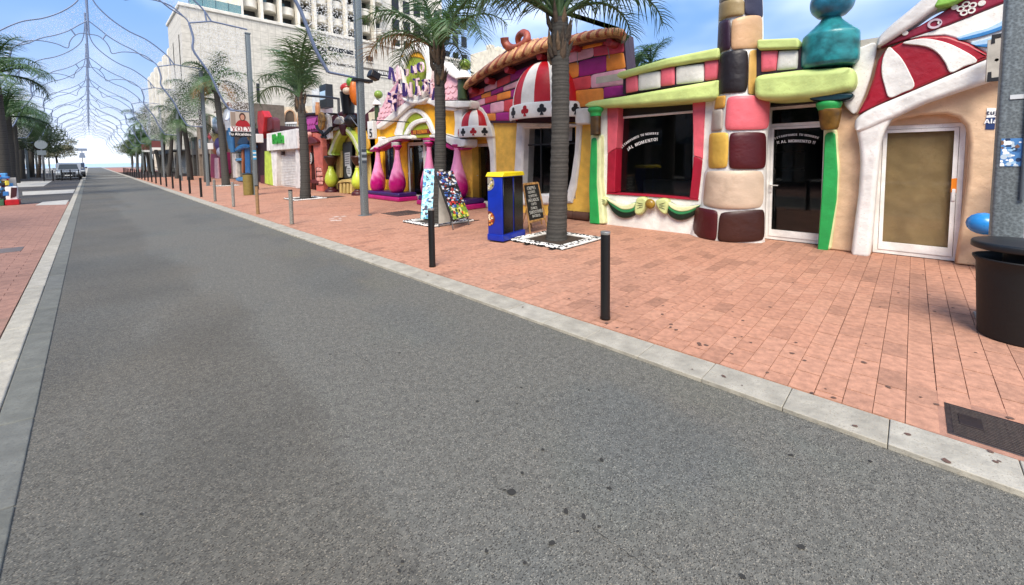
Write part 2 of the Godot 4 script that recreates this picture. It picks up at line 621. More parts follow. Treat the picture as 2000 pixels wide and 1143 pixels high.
func field(mb: MB, x0: float, x1: float, z0: float, z1: float, y: float, nx: int, nz: int, f: FastNoiseLite, lo: float, hi: float) -> void:
	var i0 := mb.v.size()
	for j in nz + 1:
		for i in nx + 1:
			var p := Vector3(lerpf(x0, x1, float(i) / nx), y, lerpf(z0, z1, float(j) / nz))
			var g := lerpf(lo, hi, clampf(f.get_noise_2d(p.x, p.z) * 0.9 + 0.5, 0, 1))
			var wm := f.get_noise_2d(p.x * 0.6 + 90, p.z * 0.6)
			# older browner asphalt down the far lane edge, tyre-polished paler tracks
			if p.z > -60.0 and x1 < 3.2 and x0 > -0.5:
				var wob := f.get_noise_2d(p.x * 1.5 + 20, p.z * 0.22)
				var old := smoothstep(0.12, -0.12, p.x - 0.75 - 0.9 * wob)
				var track := exp(-pow((p.x - 1.5 - 0.25 * wob) / 0.45, 2.0)) * (0.6 + 0.8 * f.get_noise_2d(p.x * 3.0, p.z * 0.15 + 7))
				g *= 1.0 - 0.20 * old + 0.22 * track
				wm += 0.55 * old - 0.3
			# pale sandy dust swept against the shop-side kerb, ragged at its border
			var dust := smoothstep(0.0, 0.25, (p.x - 2.62) + 0.55 * f.get_noise_2d(p.x * 2.5, p.z * 1.2 + 50)) if p.x > 2.0 and p.z > -30.0 else 0.0
			mb.tint = Color(g * (1 + 0.07 * wm), g, g * (1 - 0.08 * wm)).lerp(Color(1.35, 1.16, 0.98), dust * 0.55)
			mb.p(p, Vector3.UP)
	for j in nz:
		for i in nx:
			var a := i0 + j * (nx + 1) + i
			mb.tri(a, a + nx + 1, a + nx + 2); mb.tri(a, a + nx + 2, a + 1)
	mb.tint = Color(1, 1, 1)

func surface_mat(hex: String, t: String, nt: String, scale: float, rough: float, ns := 0.8) -> StandardMaterial3D:
	var m := StandardMaterial3D.new()
	m.albedo_color = Color(hex)
	m.albedo_texture = tex[t]
	m.roughness = rough
	m.vertex_color_use_as_albedo = true
	m.normal_enabled = true
	m.normal_texture = tex[nt]
	m.normal_scale = ns
	tri(m, scale)
	return m

func ground() -> void:
	var f := FastNoiseLite.new()
	f.seed = 4; f.frequency = 0.5; f.fractal_octaves = 5
	# the land under everything, out to the shore
	var mb := MB.new()
	mb.quad(Vector3(-400, -0.16, 60), Vector3(400, -0.16, 60), Vector3(400, -0.16, -250), Vector3(-400, -0.16, -250))
	structure(mb, "ground", paint("8f8a82", 0.9, 0.2, 0.3, "stone"))
	mb = MB.new()
	mb.quad(Vector3(-6000, -1.6, -240), Vector3(6000, -1.6, -240), Vector3(6000, -1.6, -5500), Vector3(-6000, -1.6, -5500))
	var sea := StandardMaterial3D.new()
	sea.albedo_color = Color("a9c0d0"); sea.roughness = 0.3
	structure(mb, "sea", sea)
	# road
	var asphalt := surface_mat("918f85", "asphalt", "asphalt_n", 0.5, 0.82, 1.0)
	mb = MB.new()
	field(mb, -0.36, 3.075, 6.0, -40.0, -0.03, 26, 300, f, 0.84, 1.10)
	field(mb, -0.36, 3.075, -40.0, -235.0, -0.03, 8, 120, f, 0.92, 1.3)
	structure(mb, "road", asphalt, true)
	# stains, tar drips and chewing gum trodden into the surface
	mb = MB.new()
	var rr := RandomNumberGenerator.new(); rr.seed = 8
	for s in [[1000, 962, 0.05], [1079, 1062, 0.03], [1190, 955, 0.026], [1020, 925, 0.022], [985, 958, 0.02], [1105, 1000, 0.035], [1140, 1010, 0.03], [780, 690, 0.03], [932, 785, 0.03], [1018, 758, 0.025], [784, 655, 0.016], [894, 641, 0.016], [732, 674, 0.016], [275, 1006, 0.02], [1150, 763, 0.02], [1010, 790, 0.018], [818, 794, 0.014], [1175, 900, 0.03], [1545, 890, 0.03], [1700, 902, 0.02], [1170, 1030, 0.02], [1128, 1040, 0.016], [950, 1078, 0.024], [1450, 1128, 0.03], [1565, 1070, 0.03], [1042, 640, 0.02], [1060, 880, 0.02]]:
		blot(mb, on_ground(s[0], s[1]) * Vector3(1, 0, 1) * 1.018 + Vector3(0, -0.026, 0), s[2] * 0.5, rr)
	for k in 110:
		blot(mb, Vector3(rr.randf_range(0.0, 3.0), -0.026, rr.randf_range(-0.6, -16.0)), rr.randf_range(0.003, 0.010), rr)
	var st := structure(mb, "road_stains", plain("2b2a27", 0.9))
	st.set_meta("kind", "stuff"); tag(st, "dark tar drips and chewing gum spots on the grey asphalt", "stains")
	# the fine crack along the middle of the lane
	mb = MB.new()
	for seg in [[[690, 690], [730, 715]], [[1150, 1030], [1180, 1050], [1212, 1072], [1245, 1095], [1280, 1120]]]:
		for i in seg.size() - 1:
			var a := on_ground(seg[i][0], seg[i][1]) * 1.018; var b := on_ground(seg[i + 1][0], seg[i + 1][1]) * 1.018
			a.y = -0.026; b.y = -0.026
			var from := a
			for k in 6:
				var to := a.lerp(b, (k + 1) / 6.0) + (Vector3(rr.randf_range(-0.006, 0.006), 0, rr.randf_range(-0.006, 0.006)) if k < 5 else Vector3.ZERO)
				var sd: Vector3 = (to - from).cross(Vector3.UP).normalized() * rr.randf_range(0.0004, 0.0018)
				mb.quad(from - sd, to - sd, to + sd, from + sd)
				from = to
	st = structure(mb, "road_crack", plain("252421", 0.9))
	st.set_meta("kind", "stuff"); tag(st, "thin dark crack running along the road lane", "crack")
	# kerbs: right one is a flush strip of half-metre stones
	var stone := surface_mat("aba699", "stone", "paver_n", 0.9, 0.85, 0.5)
	var kerb := Node3D.new(); kerb.name = numbered("kerb"); add_child(kerb); kerb.set_meta("kind", "structure")
	var variants := []
	for k in 4:
		var m2 := MB.new()
		var g := [1.0, 0.93, 1.05, 0.97][k] as float
		m2.tint = Color(g, g * 0.995, g * 0.98)
		m2.slab(Transform3D(Basis(Vector3(1, 0, 0), Vector3(0, 0, -1), Vector3(0, 1, 0)), Vector3.ZERO), fillet(rect(-0.155, -0.2535, 0.155, 0.2535), 0.006, 2), 0.12, 0.006, 2)
		variants.append(m2.mesh(stone, Vector3.ZERO, true))
	for i in 120:
		stone_at(kerb, variants[rr.randi() % 4], Vector3(3.23, rr.randf_range(-0.003, 0.003), 1.23 - i * 0.51), rr)
	var more := MB.new()
	more.box(Transform3D(Basis(), Vector3(3.23, -0.06, -147.5)), Vector3(0.31, 0.12, 175))
	put(more, "kerb_run", stone, kerb)
	var kerb2 := Node3D.new(); kerb2.name = numbered("kerb"); add_child(kerb2); kerb2.set_meta("kind", "structure")
	var gut := surface_mat("6c6d67", "stone", "paver_n", 0.9, 0.85, 0.5)
	var vg := []; var vk := []
	for k in 3:
		var g := [1.0, 0.9, 1.06][k] as float
		var m2 := MB.new()
		m2.tint = Color(g, g, g * 0.98)
		# sloping gutter face rising to the kerb top
		m2.slab(Transform3D(Basis(Vector3(1, 0.10, 0).normalized(), Vector3(0, 0, -1), Vector3(-0.10, 1, 0).normalized()) * Basis.from_euler(Vector3(0, 0, 0)), Vector3.ZERO), fillet(rect(-0.082, -0.497, 0.082, 0.497), 0.01, 2), 0.1, 0.01, 2)
		vg.append(m2.mesh(gut, Vector3.ZERO, true))
		m2 = MB.new()
		m2.tint = Color(g, g, g * 0.99)
		m2.slab(Transform3D(Basis(Vector3(1, 0, 0), Vector3(0, 0, -1), Vector3(0, 1, 0)), Vector3.ZERO), fillet(rect(-0.086, -0.497, 0.086, 0.497), 0.015, 2), 0.1, 0.018, 2)
		vk.append(m2.mesh(stone, Vector3.ZERO, true))
	for i in 60:
		var o := stone_at(kerb2, vg[rr.randi() % 3], Vector3(-0.43, -0.012, 0.4 - i), rr)
		o.basis = Basis(Vector3(0, 0, 1), 0.0).scaled(Vector3(-1, 1, 1)) if false else Basis(Vector3(0, 1, 0), PI)
		o = stone_at(kerb2, vk[rr.randi() % 3], Vector3(-0.60, 0.006, 0.1 - i), rr)
	more = MB.new()
	more.box(Transform3D(Basis(), Vector3(-0.52, -0.05, -147.5)), Vector3(0.33, 0.1, 175))
	put(more, "kerb_run", stone, kerb2)
	paving(f)

func blot(mb: MB, at: Vector3, r: float, rr: RandomNumberGenerator) -> void:
	at.y += rr.randf() * 0.0025
	var m := mb.p(at, Vector3.UP)
	var k := 9
	var st := rr.randf_range(0.6, 1.0)
	var tu := rr.randf_range(0, PI)
	for i in k:
		var a := TAU * i / k
		var q := Vector2(cos(a), sin(a) * st).rotated(tu) * r * rr.randf_range(0.7, 1.15)
		mb.p(at + Vector3(q.x, 0, q.y), Vector3.UP)
	for i in k:
		mb.tri(m, m + 1 + i, m + 1 + (i + 1) % k)

func stone_at(parent: Node, mesh: Mesh, at: Vector3, rr: RandomNumberGenerator) -> MeshInstance3D:
	var o := MeshInstance3D.new()
	o.name = "kerb_stone"
	o.mesh = mesh
	o.position = at
	o.rotation.y = rr.randf_range(-0.004, 0.004)
	parent.add_child(o, true)
	return o

func paver(mb: MB, x0: float, x1: float, z0: float, z1: float, y: float) -> void:   # z0 > z1
	var b := 0.0015
	var a := [Vector3(x0, y - 0.012, z0), Vector3(x1, y - 0.012, z0), Vector3(x1, y - 0.012, z1), Vector3(x0, y - 0.012, z1)]
	var t := [Vector3(x0 + b, y, z0 - b), Vector3(x1 - b, y, z0 - b), Vector3(x1 - b, y, z1 + b), Vector3(x0 + b, y, z1 + b)]
	mb.quad(t[0], t[1], t[2], t[3])
	for i in 4:
		mb.quad(a[i], a[(i + 1) % 4], t[(i + 1) % 4], t[i])

func paving(f: FastNoiseLite) -> void:
	var pm := surface_mat("bb8970", "paver", "paver_n", 1.7, 0.86, 0.6)
	var side := Node3D.new(); side.name = numbered("pavement"); add_child(side); side.set_meta("kind", "structure")
	var mb := MB.new()
	mb.quad(Vector3(3.385, -0.013, 6), Vector3(9.6, -0.013, 6), Vector3(9.6, -0.013, -100), Vector3(3.385, -0.013, -100))
	put(mb, "bedding", paint("2c1c16", 0.95, 0.6, 0.3, "stone"), side)
	mb = MB.new()
	mb.quad(Vector3(3.385, -0.05, -100), Vector3(9.6, -0.05, -100), Vector3(9.6, -0.05, -200), Vector3(3.385, -0.05, -200))
	put(mb, "far_bedding", paint("a57464", 0.95, 0.6, 0.3, "stone"), side)
	var rr := RandomNumberGenerator.new(); rr.seed = 31
	var all := []
	var z := 2.0
	var row := 0
	while z > -60.0:
		var x := 3.392 - (0.155 if row % 2 else 0.0) - 0.08 * (row % 4 / 2)
		var gap := 0.0035 if row % 4 == 0 else 0.0015
		while x < 9.25:
			var x0 := maxf(x, 3.392)
			var x1 := minf(x + 0.312, 9.3)
			if x1 - x0 > 0.05 and not (x0 > 3.40 and x1 < 3.95 and z < 0.60 and z > 0.17 and false):
				var g0 := rr.randf_range(0.0035, 0.0065) if rr.randf() < 0.75 else 0.0006
				var mid := Vector2((x0 + x1) * 0.5, z - 0.076)
				var pit := (absf(mid.x - 6.42) < 0.66 and (absf(mid.y + 5.05) < 0.66 or absf(mid.y + 8.85) < 0.66 or absf(mid.y + 18.72) < 0.66 or absf(mid.y + 33.5) < 0.66))
				var hatch := mid.x > 3.42 and mid.x < 3.86 and mid.y > 0.2 and mid.y < 1.0
				if not pit and not hatch:
					all.append([x0 + g0, x1 - g0, z - gap * rr.randf_range(0.4, 1.0), z - 0.152 + (0.0005), rr.randf_range(-0.0012, 0.0012)])
			x += 0.312
		z -= 0.152
		row += 1
	var eye := Vector2(0, 0)
	var near := []
	for i in all.size():
		var q: Array = all[i]
		var c := Vector3((q[0] + q[1]) * 0.5, 0, (q[2] + q[3]) * 0.5)
		var d := Vector3(R0.x * c.x + R1.x * (c.y - EYE) + R2.x * c.z, R0.y * c.x + R1.y * (c.y - EYE) + R2.y * c.z, R0.z * c.x + R1.z * (c.y - EYE) + R2.z * c.z)
		if d.z < -0.2 and CX + FPX * d.x / -d.z < 2010:
			near.append([c.length(), i])
	near.sort()
	var single := {}
	for i in mini(300, near.size()):
		single[near[i][1]] = true
	var tones := []
	mb = MB.new()
	for i in all.size():
		var q: Array = all[i]
		var g := 0.96 + 0.10 * f.get_noise_2d(q[0] * 0.9, q[2] * 0.9) + rr.randf_range(-0.10, 0.09) - (0.16 if rr.randf() < 0.09 else 0.0)
		var w := f.get_noise_2d(q[0] * 0.35 + 40, q[2] * 0.35) * 0.09
		var tint := Color(g * (1 + w * 0.4), g * (1 - w * 0.5), g * (1 - w))
		if single.has(i):
			var s := MB.new()
			s.tint = tint
			paver(s, q[0], q[1], q[2], q[3], q[4])
			put(s, "paver", pm, side, true)
		else:
			mb.tint = tint
			paver(mb, q[0], q[1], q[2], q[3], q[4])
	var rest := put(mb, "further_pavers", pm, side, true)
	rest.set_meta("kind", "stuff")
	mb = MB.new()
	for k in 190:
		blot(mb, Vector3(rr.randf_range(3.1, 8.5), 0.003, rr.randf_range(0.8, -9.0)), rr.randf_range(0.006, 0.02), rr)
	for k in 30:
		blot(mb, Vector3(rr.randf_range(3.1, 4.6), 0.003, rr.randf_range(0.5, -2.5)), rr.randf_range(0.008, 0.022), rr)
	var gum := put(mb, "gum_spots", plain("5d463c", 0.85), side)
	gum.set_meta("kind", "stuff")
	mb = MB.new()
	for q in [[648, 428], [656, 424], [664, 427], [671, 423], [652, 431], [661, 431]]:
		var c := on_ground(q[0], q[1]) + Vector3(0, 0.006, 0)
		var d := Vector3(rr.randf_range(0.04, 0.09), 0, rr.randf_range(-0.05, 0.05))
		var e := Vector3(d.z, rr.randf_range(0.0, 0.01), -d.x) * 0.8
		mb.quad(c - d + e, c - d - e, c + d - e, c + d + e)
	var scraps := put(mb, "paper_scraps", plain("c4b0a4", 0.8), side)
	scraps.set_meta("kind", "stuff")
	# the other pavement, with its loading bay and crossing bars
	var left := Node3D.new(); left.name = numbered("pavement"); add_child(left); left.set_meta("kind", "structure")
	var lm := surface_mat("9c7565", "paver", "paver_n", 0.8, 0.86, 0.55)
	mb = MB.new()
	mb.quad(Vector3(-9.5, -0.013, 6), Vector3(-0.69, -0.013, 6), Vector3(-0.69, -0.013, -110), Vector3(-9.5, -0.013, -110))
	put(mb, "bedding", paint("6b4a40", 0.95, 0.6, 0.3, "stone"), left)
	mb = MB.new()
	z = -1.0
	row = 0
	while z > -26.2:
		var x := -0.692 - (0.155 if row % 2 else 0.0)
		var g0 := 0.0015
		x = -0.692 + (0.155 if row % 2 else 0.0)
		while x > -4.2:
			var x1 := minf(x, -0.692)
			var x0 := x - 0.31
			if x1 - x0 > 0.05:
				var pale := z > -7.9 and z < -5.6
				var g := 0.95 + 0.2 * f.get_noise_2d(x0, z) + rr.randf_range(-0.05, 0.05)
				mb.tint = Color(g * 1.05, g * 1.3, g * 1.4) if pale else Color(g, g, g)
				paver(mb, x0 + g0, x1 - g0, z - g0, z - 0.152, 0.0)
			x -= 0.31
		z -= 0.152
		row += 1
	rest = put(mb, "pavers", lm, left, true)
	rest.set_meta("kind", "stuff")
	mb = MB.new()
	field(mb, -9.5, -0.69, -26.2, -110, -0.004, 20, 90, f, 0.75, 1.15)
	put(mb, "loading_bay", surface_mat("6d6967", "asphalt", "asphalt_n", 1.1, 0.85, 0.6), left, true)
	var bar := paint("b9b6ae", 0.8, 0.8, 0.3, "stone")
	for b in [[[-2.55, -33.6], [-0.72, -33.6], [-0.72, -38.2], [-2.9, -38.2]], [[-1.6, -25.0], [-0.75, -24.4], [-0.74, -27.4], [-1.5, -27.0]], [[-4.4, -46], [-2.45, -46], [-2.6, -60], [-5.5, -60]]]:
		mb = MB.new()
		mb.quad(Vector3(b[0][0], 0.005, b[0][1]), Vector3(b[1][0], 0.005, b[1][1]), Vector3(b[2][0], 0.005, b[2][1]), Vector3(b[3][0], 0.005, b[3][1]))
		put(mb, "pale_marking", bar, left)
	mb = MB.new()
	mb.quad(Vector3(0.0, -0.024, -64), Vector3(3.0, -0.024, -64), Vector3(3.0, -0.024, -65.2), Vector3(0.0, -0.024, -65.2))
	mb.quad(Vector3(0.0, -0.024, -76), Vector3(3.0, -0.024, -76), Vector3(3.0, -0.024, -77.5), Vector3(0.0, -0.024, -77.5))
	structure(mb, "road_marking", bar)
	B("drain_cover", plain("6d625c", 0.6, 0.3), Vector3(-1.45, -0.02, -12.7), Vector3(-1.0, 0.006, -12.1), 0.004, left)
	# cast-iron hatch by the kerb
	thing("inspection_cover", "dark brown ribbed metal inspection cover set beside the kerb", "cover", Vector3(3.64, 0, 0.6))
	var iron := paint("3a2d28", 0.55, 2.0, 0.6, "zinc")
	B("mortar_bed", paint("a87c68", 0.9, 1.5, 0.5, "stone"), Vector3(3.39, -0.02, 0.06), Vector3(4.02, -0.0015, 1.3))
	B("frame", iron, Vector3(3.435, -0.02, 0.205), Vector3(3.855, 0.003, 0.985), 0.004)
	for i in 19:
		B("rib", iron, Vector3(3.455 + 0.02 * i, 0.0, 0.23), Vector3(3.466 + 0.02 * i, 0.008, 0.96), 0.003)
	B("badge", plain("2e2422", 0.6, 0.4), Vector3(3.59, 0.0, 0.26), Vector3(3.73, 0.011, 0.36), 0.003)
	for q in [[6.15, -10.65, 7.15, -11.65, "grate near the galvanised post"], [7.0, -18.2, 8.0, -19.0, "grate before the lime arch shop"]]:
		thing("pavement_slats", "flat dark pavement " + q[4], "slats", Vector3(q[0], 0, q[1]), "dark slats on the pavement")  # a row of flat dark bars laid level with the paving
		var gm := plain("3b3530", 0.6, 0.3)
		for i in 12:
			var x: float = lerpf(q[0], q[2], i / 12.0)
			B("bar", gm, Vector3(x, -0.012, q[3]), Vector3(x + 0.055, 0.006, q[1]), 0.003)
# ---------------------------------------------------------------- shops
const WHITE := "eceae4"
# glazed door: frame, leaf frame, pane, handle; a rectangle on the plane x from z0 to z1
func glazed_door(x: float, z0: float, z1: float, y1: float, fw: float, transom: float, m: Material, pane: Material, hinge_right := false) -> MeshInstance3D:
	var t := Transform3D(STREET, Vector3(x, 0, 0))
	var mb := MB.new()
	mb.ring(t, rect(z0, 0.012, z1, y1), rect(z0 + fw, 0.07, z1 - fw, y1 - fw), 0.07, true, 0.0)
	var fr := put(mb, "door_frame", m)
	var top := y1 - fw
	if transom > 0:
		SP("transom_bar", m, x - 0.004, 0.06, 0.006, rect(z0 + fw, transom - fw * 0.55, z1 - fw, transom + fw * 0.55), fr)
		SP("transom_pane", pane, x + 0.03, 0.006, 0, rect(z0 + fw, transom + fw * 0.5, z1 - fw, top), fr)
		top = transom - fw * 0.5
	mb = MB.new()
	mb.ring(Transform3D(STREET, Vector3(x - 0.012, 0, 0)), rect(z0 + fw + 0.006, 0.075, z1 - fw - 0.006, top - 0.006), rect(z0 + fw * 1.9, 0.20, z1 - fw * 1.9, top - fw * 0.9), 0.05, true, 0.0)
	var leaf := put(mb, "door", m)
	SP("pane", pane, x + 0.015, 0.006, 0, rect(z0 + fw * 1.85, 0.19, z1 - fw * 1.85, top - fw * 0.85), leaf)
	var hz := z1 - fw * 1.45 if hinge_right else z0 + fw * 1.45
	B("lock_plate", m, Vector3(x - 0.03, 0.92, hz - 0.018), Vector3(x - 0.01, 1.1, hz + 0.018), 0.005, leaf)
	T("handle", plain("d8d8d6", 0.35, 0.3), [Vector3(x - 0.03, 1.06, hz), Vector3(x - 0.07, 1.06, hz), Vector3(x - 0.075, 1.06, hz + (0.13 if not hinge_right else -0.13))], 0.011, 8, leaf)
	return leaf
func room(z0: float, z1: float, top: float, x0 := 9.3, deep := 5.0, wall := "3a3a39") -> void:
	var w := paint(wall, 0.9, 0.3, 0.0)
	B("roof_slab", paint("b9b4aa", 0.9, 0.3, 0.2), Vector3(x0 - 0.38, top, z0), Vector3(x0 + deep, top + 0.16, z1))
	B("back_wall", w, Vector3(x0 + deep, 0, z0), Vector3(x0 + deep + 0.12, top, z1))
	B("end_wall", w, Vector3(x0, 0.0, z0), Vector3(x0 + deep, top, z0 + 0.1))
	B("end_wall", w, Vector3(x0, 0.0, z1 - 0.1), Vector3(x0 + deep, top, z1))
	B("shop_floor", paint("55504a", 0.7, 0.4, 0.0), Vector3(x0 - 0.1, -0.1, z0), Vector3(x0 + deep, 0.006, z1))

func shops() -> void:
	shop_beige()
	shop_print()
	shop_cards()
	shop_castle()
	shop_lime()
	shop_salmon()
	shop_white()
	shop_far()

func shop_beige() -> void:
	thing("beige_shop", "beige shop with a red and white striped sculpted awning and papered door", "shop", Vector3(8.9, 0, 0.6))
	zoom(1, 0, 0)
	var beige := paint("dcbb98", 0.7, 0.5, 0.35)
	var white := paint(WHITE, 0.6, 0.4, 0.4)
	var crim := paint("a01128", 0.42, 0.35, 0.3)
	var burg := paint("8a1836", 0.42, 0.35, 0.3)
	# wall with the doorway cut out, corners of the opening softly rounded
	var q := PackedVector2Array([Vector2(-1.02, 0.0), Vector2(-1.02, 2.85)])
	q.append(Vector2(-0.35, 3.4)); q.append(Vector2(3.6, 3.6)); q.append(Vector2(3.6, 0))
	for s in [[1866, 516], [1878, 440], [1890, 350], [1894, 280], [1888, 246], [1872, 229], [1850, 222], [1800, 224], [1752, 233], [1733, 245], [1722, 270], [1712, 360], [1706, 430], [1702, 498]]:
		var p := on_x(s[0], s[1], 8.8)
		q.append(Vector2(p.z, maxf(p.y, 0.0)))
	SP("wall", beige, 8.8, 0.3, 0.05, q)
	room(-1.0, 3.6, 3.3, 9.12, 4.0)
	# door with kraft paper behind the glass
	var z0 := on_x(1710, 372, 9.0).z
	var z1 := on_x(1880, 372, 9.0).z
	var y1 := on_x(1800, 243, 9.0).y
	var dw := paint("f3f2ee", 0.4, 0.6, 0.1)
	var leaf := glazed_door(9.0, z0, z1, y1, 0.06, 0.0, dw, glass("141511", 0.12), true)
	leaf.get_node("handle").free()
	var mb := MB.new()
	var pts := []
	var f := FastNoiseLite.new(); f.seed = 3; f.frequency = 1.6; f.fractal_octaves = 4
	var f2 := FastNoiseLite.new(); f2.seed = 8; f2.frequency = 1.1; f2.noise_type = FastNoiseLite.TYPE_CELLULAR; f2.cellular_return_type = FastNoiseLite.RETURN_DISTANCE
	for j in 40:
		for i in 26:
			var z := lerpf(z0 + 0.09, z1 - 0.09, i / 25.0)
			var y := lerpf(0.12, y1 - 0.05, j / 39.0)
			pts.append(Vector3(9.05 - 0.016 * f.get_noise_2d(z * 1.8, y * 1.3) - 0.03 * f2.get_noise_2d(z, y * 0.8) + (0.03 * pow(1 - j / 39.0, 4) * sin(i * 0.4)), y, z))
	mb.grid(pts, 26, 40)
	put(mb, "paper_sheet", paint("a58e62", 0.8, 0.5, 0.3), leaf)
	SP("sticker", plain("f28a1c", 0.5), 8.986, 0.003, 0, px([1859, 349, 1870, 348, 1868, 376, 1857, 376], 8.986), leaf)
	SP("keyhole", plain("2a2a2a", 0.4, 0.5), 8.985, 0.003, 0, ell(on_x(1864, 382, 8.985).z, on_x(1864, 382, 8.985).y, 0.014, 0.022, 12), leaf)
	SP("door_head", beige, 8.97, 0.12, 0.0, rect(z0 - 0.3, y1 + 0.003, z1 + 0.4, y1 + 0.6))
	SP("door_reveal", beige, 8.97, 0.12, 0.0, rect(z1 + 0.003, 0, z1 + 0.4, y1 + 0.002))
	# flowing white leg and eave, one piece
	S("eave", white, 8.56, 0.42, 0.07, [1668, 252, 1669, 232, 1690, 217, 1720, 203, 1780, 178, 1850, 148, 1930, 114, 2010, 82, 2090, 50, 2090, 95, 2010, 128, 1930, 160, 1880, 176, 1800, 204, 1750, 228, 1710, 246, 1690, 255, 1676, 258], 0.02)
	S("eave_leg", white, 8.6, 0.36, 0.07, [1661, 501, 1668, 440, 1676, 380, 1680, 320, 1678, 285, 1670, 245, 1700, 225, 1748, 222, 1728, 254, 1720, 280, 1715, 330, 1709, 400, 1704, 460, 1699, 505], 0.03)
	S("awning_panel", crim, 8.63, 0.35, 0.04, [1674, 224, 1692, 190, 1706, 150, 1714, 118, 1730, 96, 1762, 82, 1800, 71, 1850, 69, 1895, 84, 1931, 106, 1931, 112, 1850, 147, 1780, 177, 1720, 202], 0.03)
	for st in [[1736, 92, 1725, 112, 1722, 140, 1728, 168, 1737, 190, 1762, 181, 1786, 168, 1776, 140, 1762, 115, 1748, 100], [1763, 84, 1800, 75, 1838, 80, 1872, 93, 1909, 117, 1884, 129, 1857, 141, 1846, 122, 1830, 102, 1806, 90]]:
		S("awning_stripe", white, 8.6, 0.05, 0.012, st, -1)
	S("upper_wall", white, 8.70, 0.5, 0.08, [1640, 205, 1656, 150, 1666, 92, 1690, 84, 1714, 78, 1718, 96, 1706, 150, 1692, 190, 1676, 222, 1660, 224], 0.03)
	S("roof_panel", white, 8.66, 0.3, 0.03, [1775, 76, 1850, 50, 1965, 4, 2060, -36, 2060, 70, 1932, 106, 1890, 82, 1845, 69, 1800, 71], 0.02)
	var blue := paint("2f78b4", 0.5, 0.4, 0.2); var pale := paint("a9c8e0", 0.5, 0.4, 0.2)
	for st in [[pale, 1868, 74, 1900, 62, 1930, 54, 1972, 34, 2050, 2, 2050, 18, 1972, 50, 1930, 66, 1895, 76], [pale, 1896, 84, 1925, 76, 1972, 60, 2050, 28, 2050, 44, 1972, 76, 1938, 90, 1912, 90]]:
		S("roof_streak", st[0], 8.64, 0.03, 0.008, st.slice(1), -1)
	for st in [[blue, 1872, 76, 1930, 60, 1972, 44, 2050, 12, 2050, 19, 1972, 52, 1930, 67, 1890, 77], [blue, 1905, 88, 1935, 84, 1972, 70, 2050, 38, 2050, 46, 1972, 78, 1938, 91, 1915, 91]]:
		S("roof_streak", st[0], 8.627, 0.03, 0.006, st.slice(1), -1)
	S("roof_band", burg, 8.64, 0.3, 0.03, [1718, 93, 1748, 74, 1800, 48, 1850, 18, 1880, -2, 1930, -40, 2060, -90, 2060, -38, 1965, 3, 1850, 49, 1775, 75], 0.02)
	for d in [[1768, 64.5, 3.2], [1865, 14, 3.2], [1918, 6, 3.4], [1835, 44, 2.0]]:
		var c := on_x(d[0], d[1], 8.62)
		SP("roof_dot", white, 8.62, 0.03, 0.004, ell(c.z, c.y, d[2] * 0.011, d[2] * 0.011, 14))
	var rc := on_x(1826, 46, 8.62)
	mb = MB.new()
	mb.ring(Transform3D(STREET, Vector3(8.62, 0, 0)), ell(rc.z, rc.y, 0.075, 0.07, 20), ell(rc.z, rc.y, 0.048, 0.042, 20), 0.03)
	put(mb, "roof_ring", paint("c9b6c4", 0.5))
	var fc := on_x(1889, 16, 8.62)
	for k in 5:
		var a := TAU * k / 5 + 0.5
		var pc := Vector2(fc.z, fc.y) + Vector2(cos(a), sin(a)) * 0.06
		mb = MB.new()
		mb.ring(Transform3D(STREET, Vector3(8.62, 0, 0)), ell(pc.x, pc.y, 0.04, 0.04, 14), ell(pc.x, pc.y, 0.022, 0.022, 14), 0.03)
		put(mb, "flower_petal", white)
	S("hood", paint("d9d6d2", 0.6, 0.4, 0.4), 8.52, 0.4, 0.06, [1713, 90, 1713, 73, 1740, 47, 1780, 15, 1812, -13, 1850, -46, 1910, -80, 1940, -62, 1880, -18, 1848, 7, 1825, 17, 1790, 43, 1748, 71, 1724, 86], 0.05)
	S("green_leaf", paint("86b94a", 0.5), 8.5, 0.3, 0.05, [1827, 13, 1832, -5, 1850, -35, 1920, -60, 1960, -50, 1900, -14, 1860, 8], -1)
	# small print posters and the panel on brackets
	S("poster", plain("f1f1ee", 0.6), 8.792, 0.004, 0, [1928, 211, 1946, 211, 1945, 229, 1927, 230], 0)
	S("poster", plain("1d3566", 0.5), 8.792, 0.004, 0, [1926, 230, 1945, 229, 1943, 253, 1925, 253], 0)
	var pp := on_x(1938, 220, 8.786)
	letters("tuj", 0.055, 0.002, Transform3D(STREET, Vector3(8.786, pp.y, pp.z)), "poster_print", plain("1c2340", 0.6))
	pp = on_x(1936, 237, 8.786)
	letters("Ala", 0.06, 0.002, Transform3D(STREET, Vector3(8.786, pp.y, pp.z)), "poster_print", plain("f0f0f0", 0.6))
	var bp := on_x(1947, 117, 8.3)
	thing("sign_panel", "thin grey metal panel with black corner brackets beside the thick galvanised post", "panel", bp - Vector3(0, 0.22, 0))
	var pq := px([1930, 78, 1966, 70, 1962, 152, 1925, 160], 8.3)
	SP("plate", paint("b7b2a6", 0.5, 1.0, 0.1), 8.3, 0.05, 0.008, pq)
	for c in [[1936, 66, 0.0], [1932, 138, 0.0]]:
		pass
	S("bracket", plain("15161a", 0.5), 8.293, 0.03, 0.003, [1938, 68, 1964, 63, 1964, 71, 1944, 75, 1944, 84, 1936, 86], 0)
	S("bracket", plain("15161a", 0.5), 8.293, 0.03, 0.003, [1930, 141, 1937, 140, 1937, 152, 1952, 150, 1951, 158, 1928, 160], 0)
	T("arm", plain("55585a", 0.5, 0.5), [bp, bp + Vector3(0.5, 0, 0)], 0.02)
	# the blue and white plaster creature standing against the wall
	var bs := on_x(1950, 470, 8.35)
	thing("plaster_sculpture", "glossy blue and white rounded plaster sculpture behind the rubbish bin", "sculpture", Vector3(8.35, 0, bs.z))
	var blu := paint("2a86cf", 0.25, 0.4, 0.1)
	mb = MB.new()
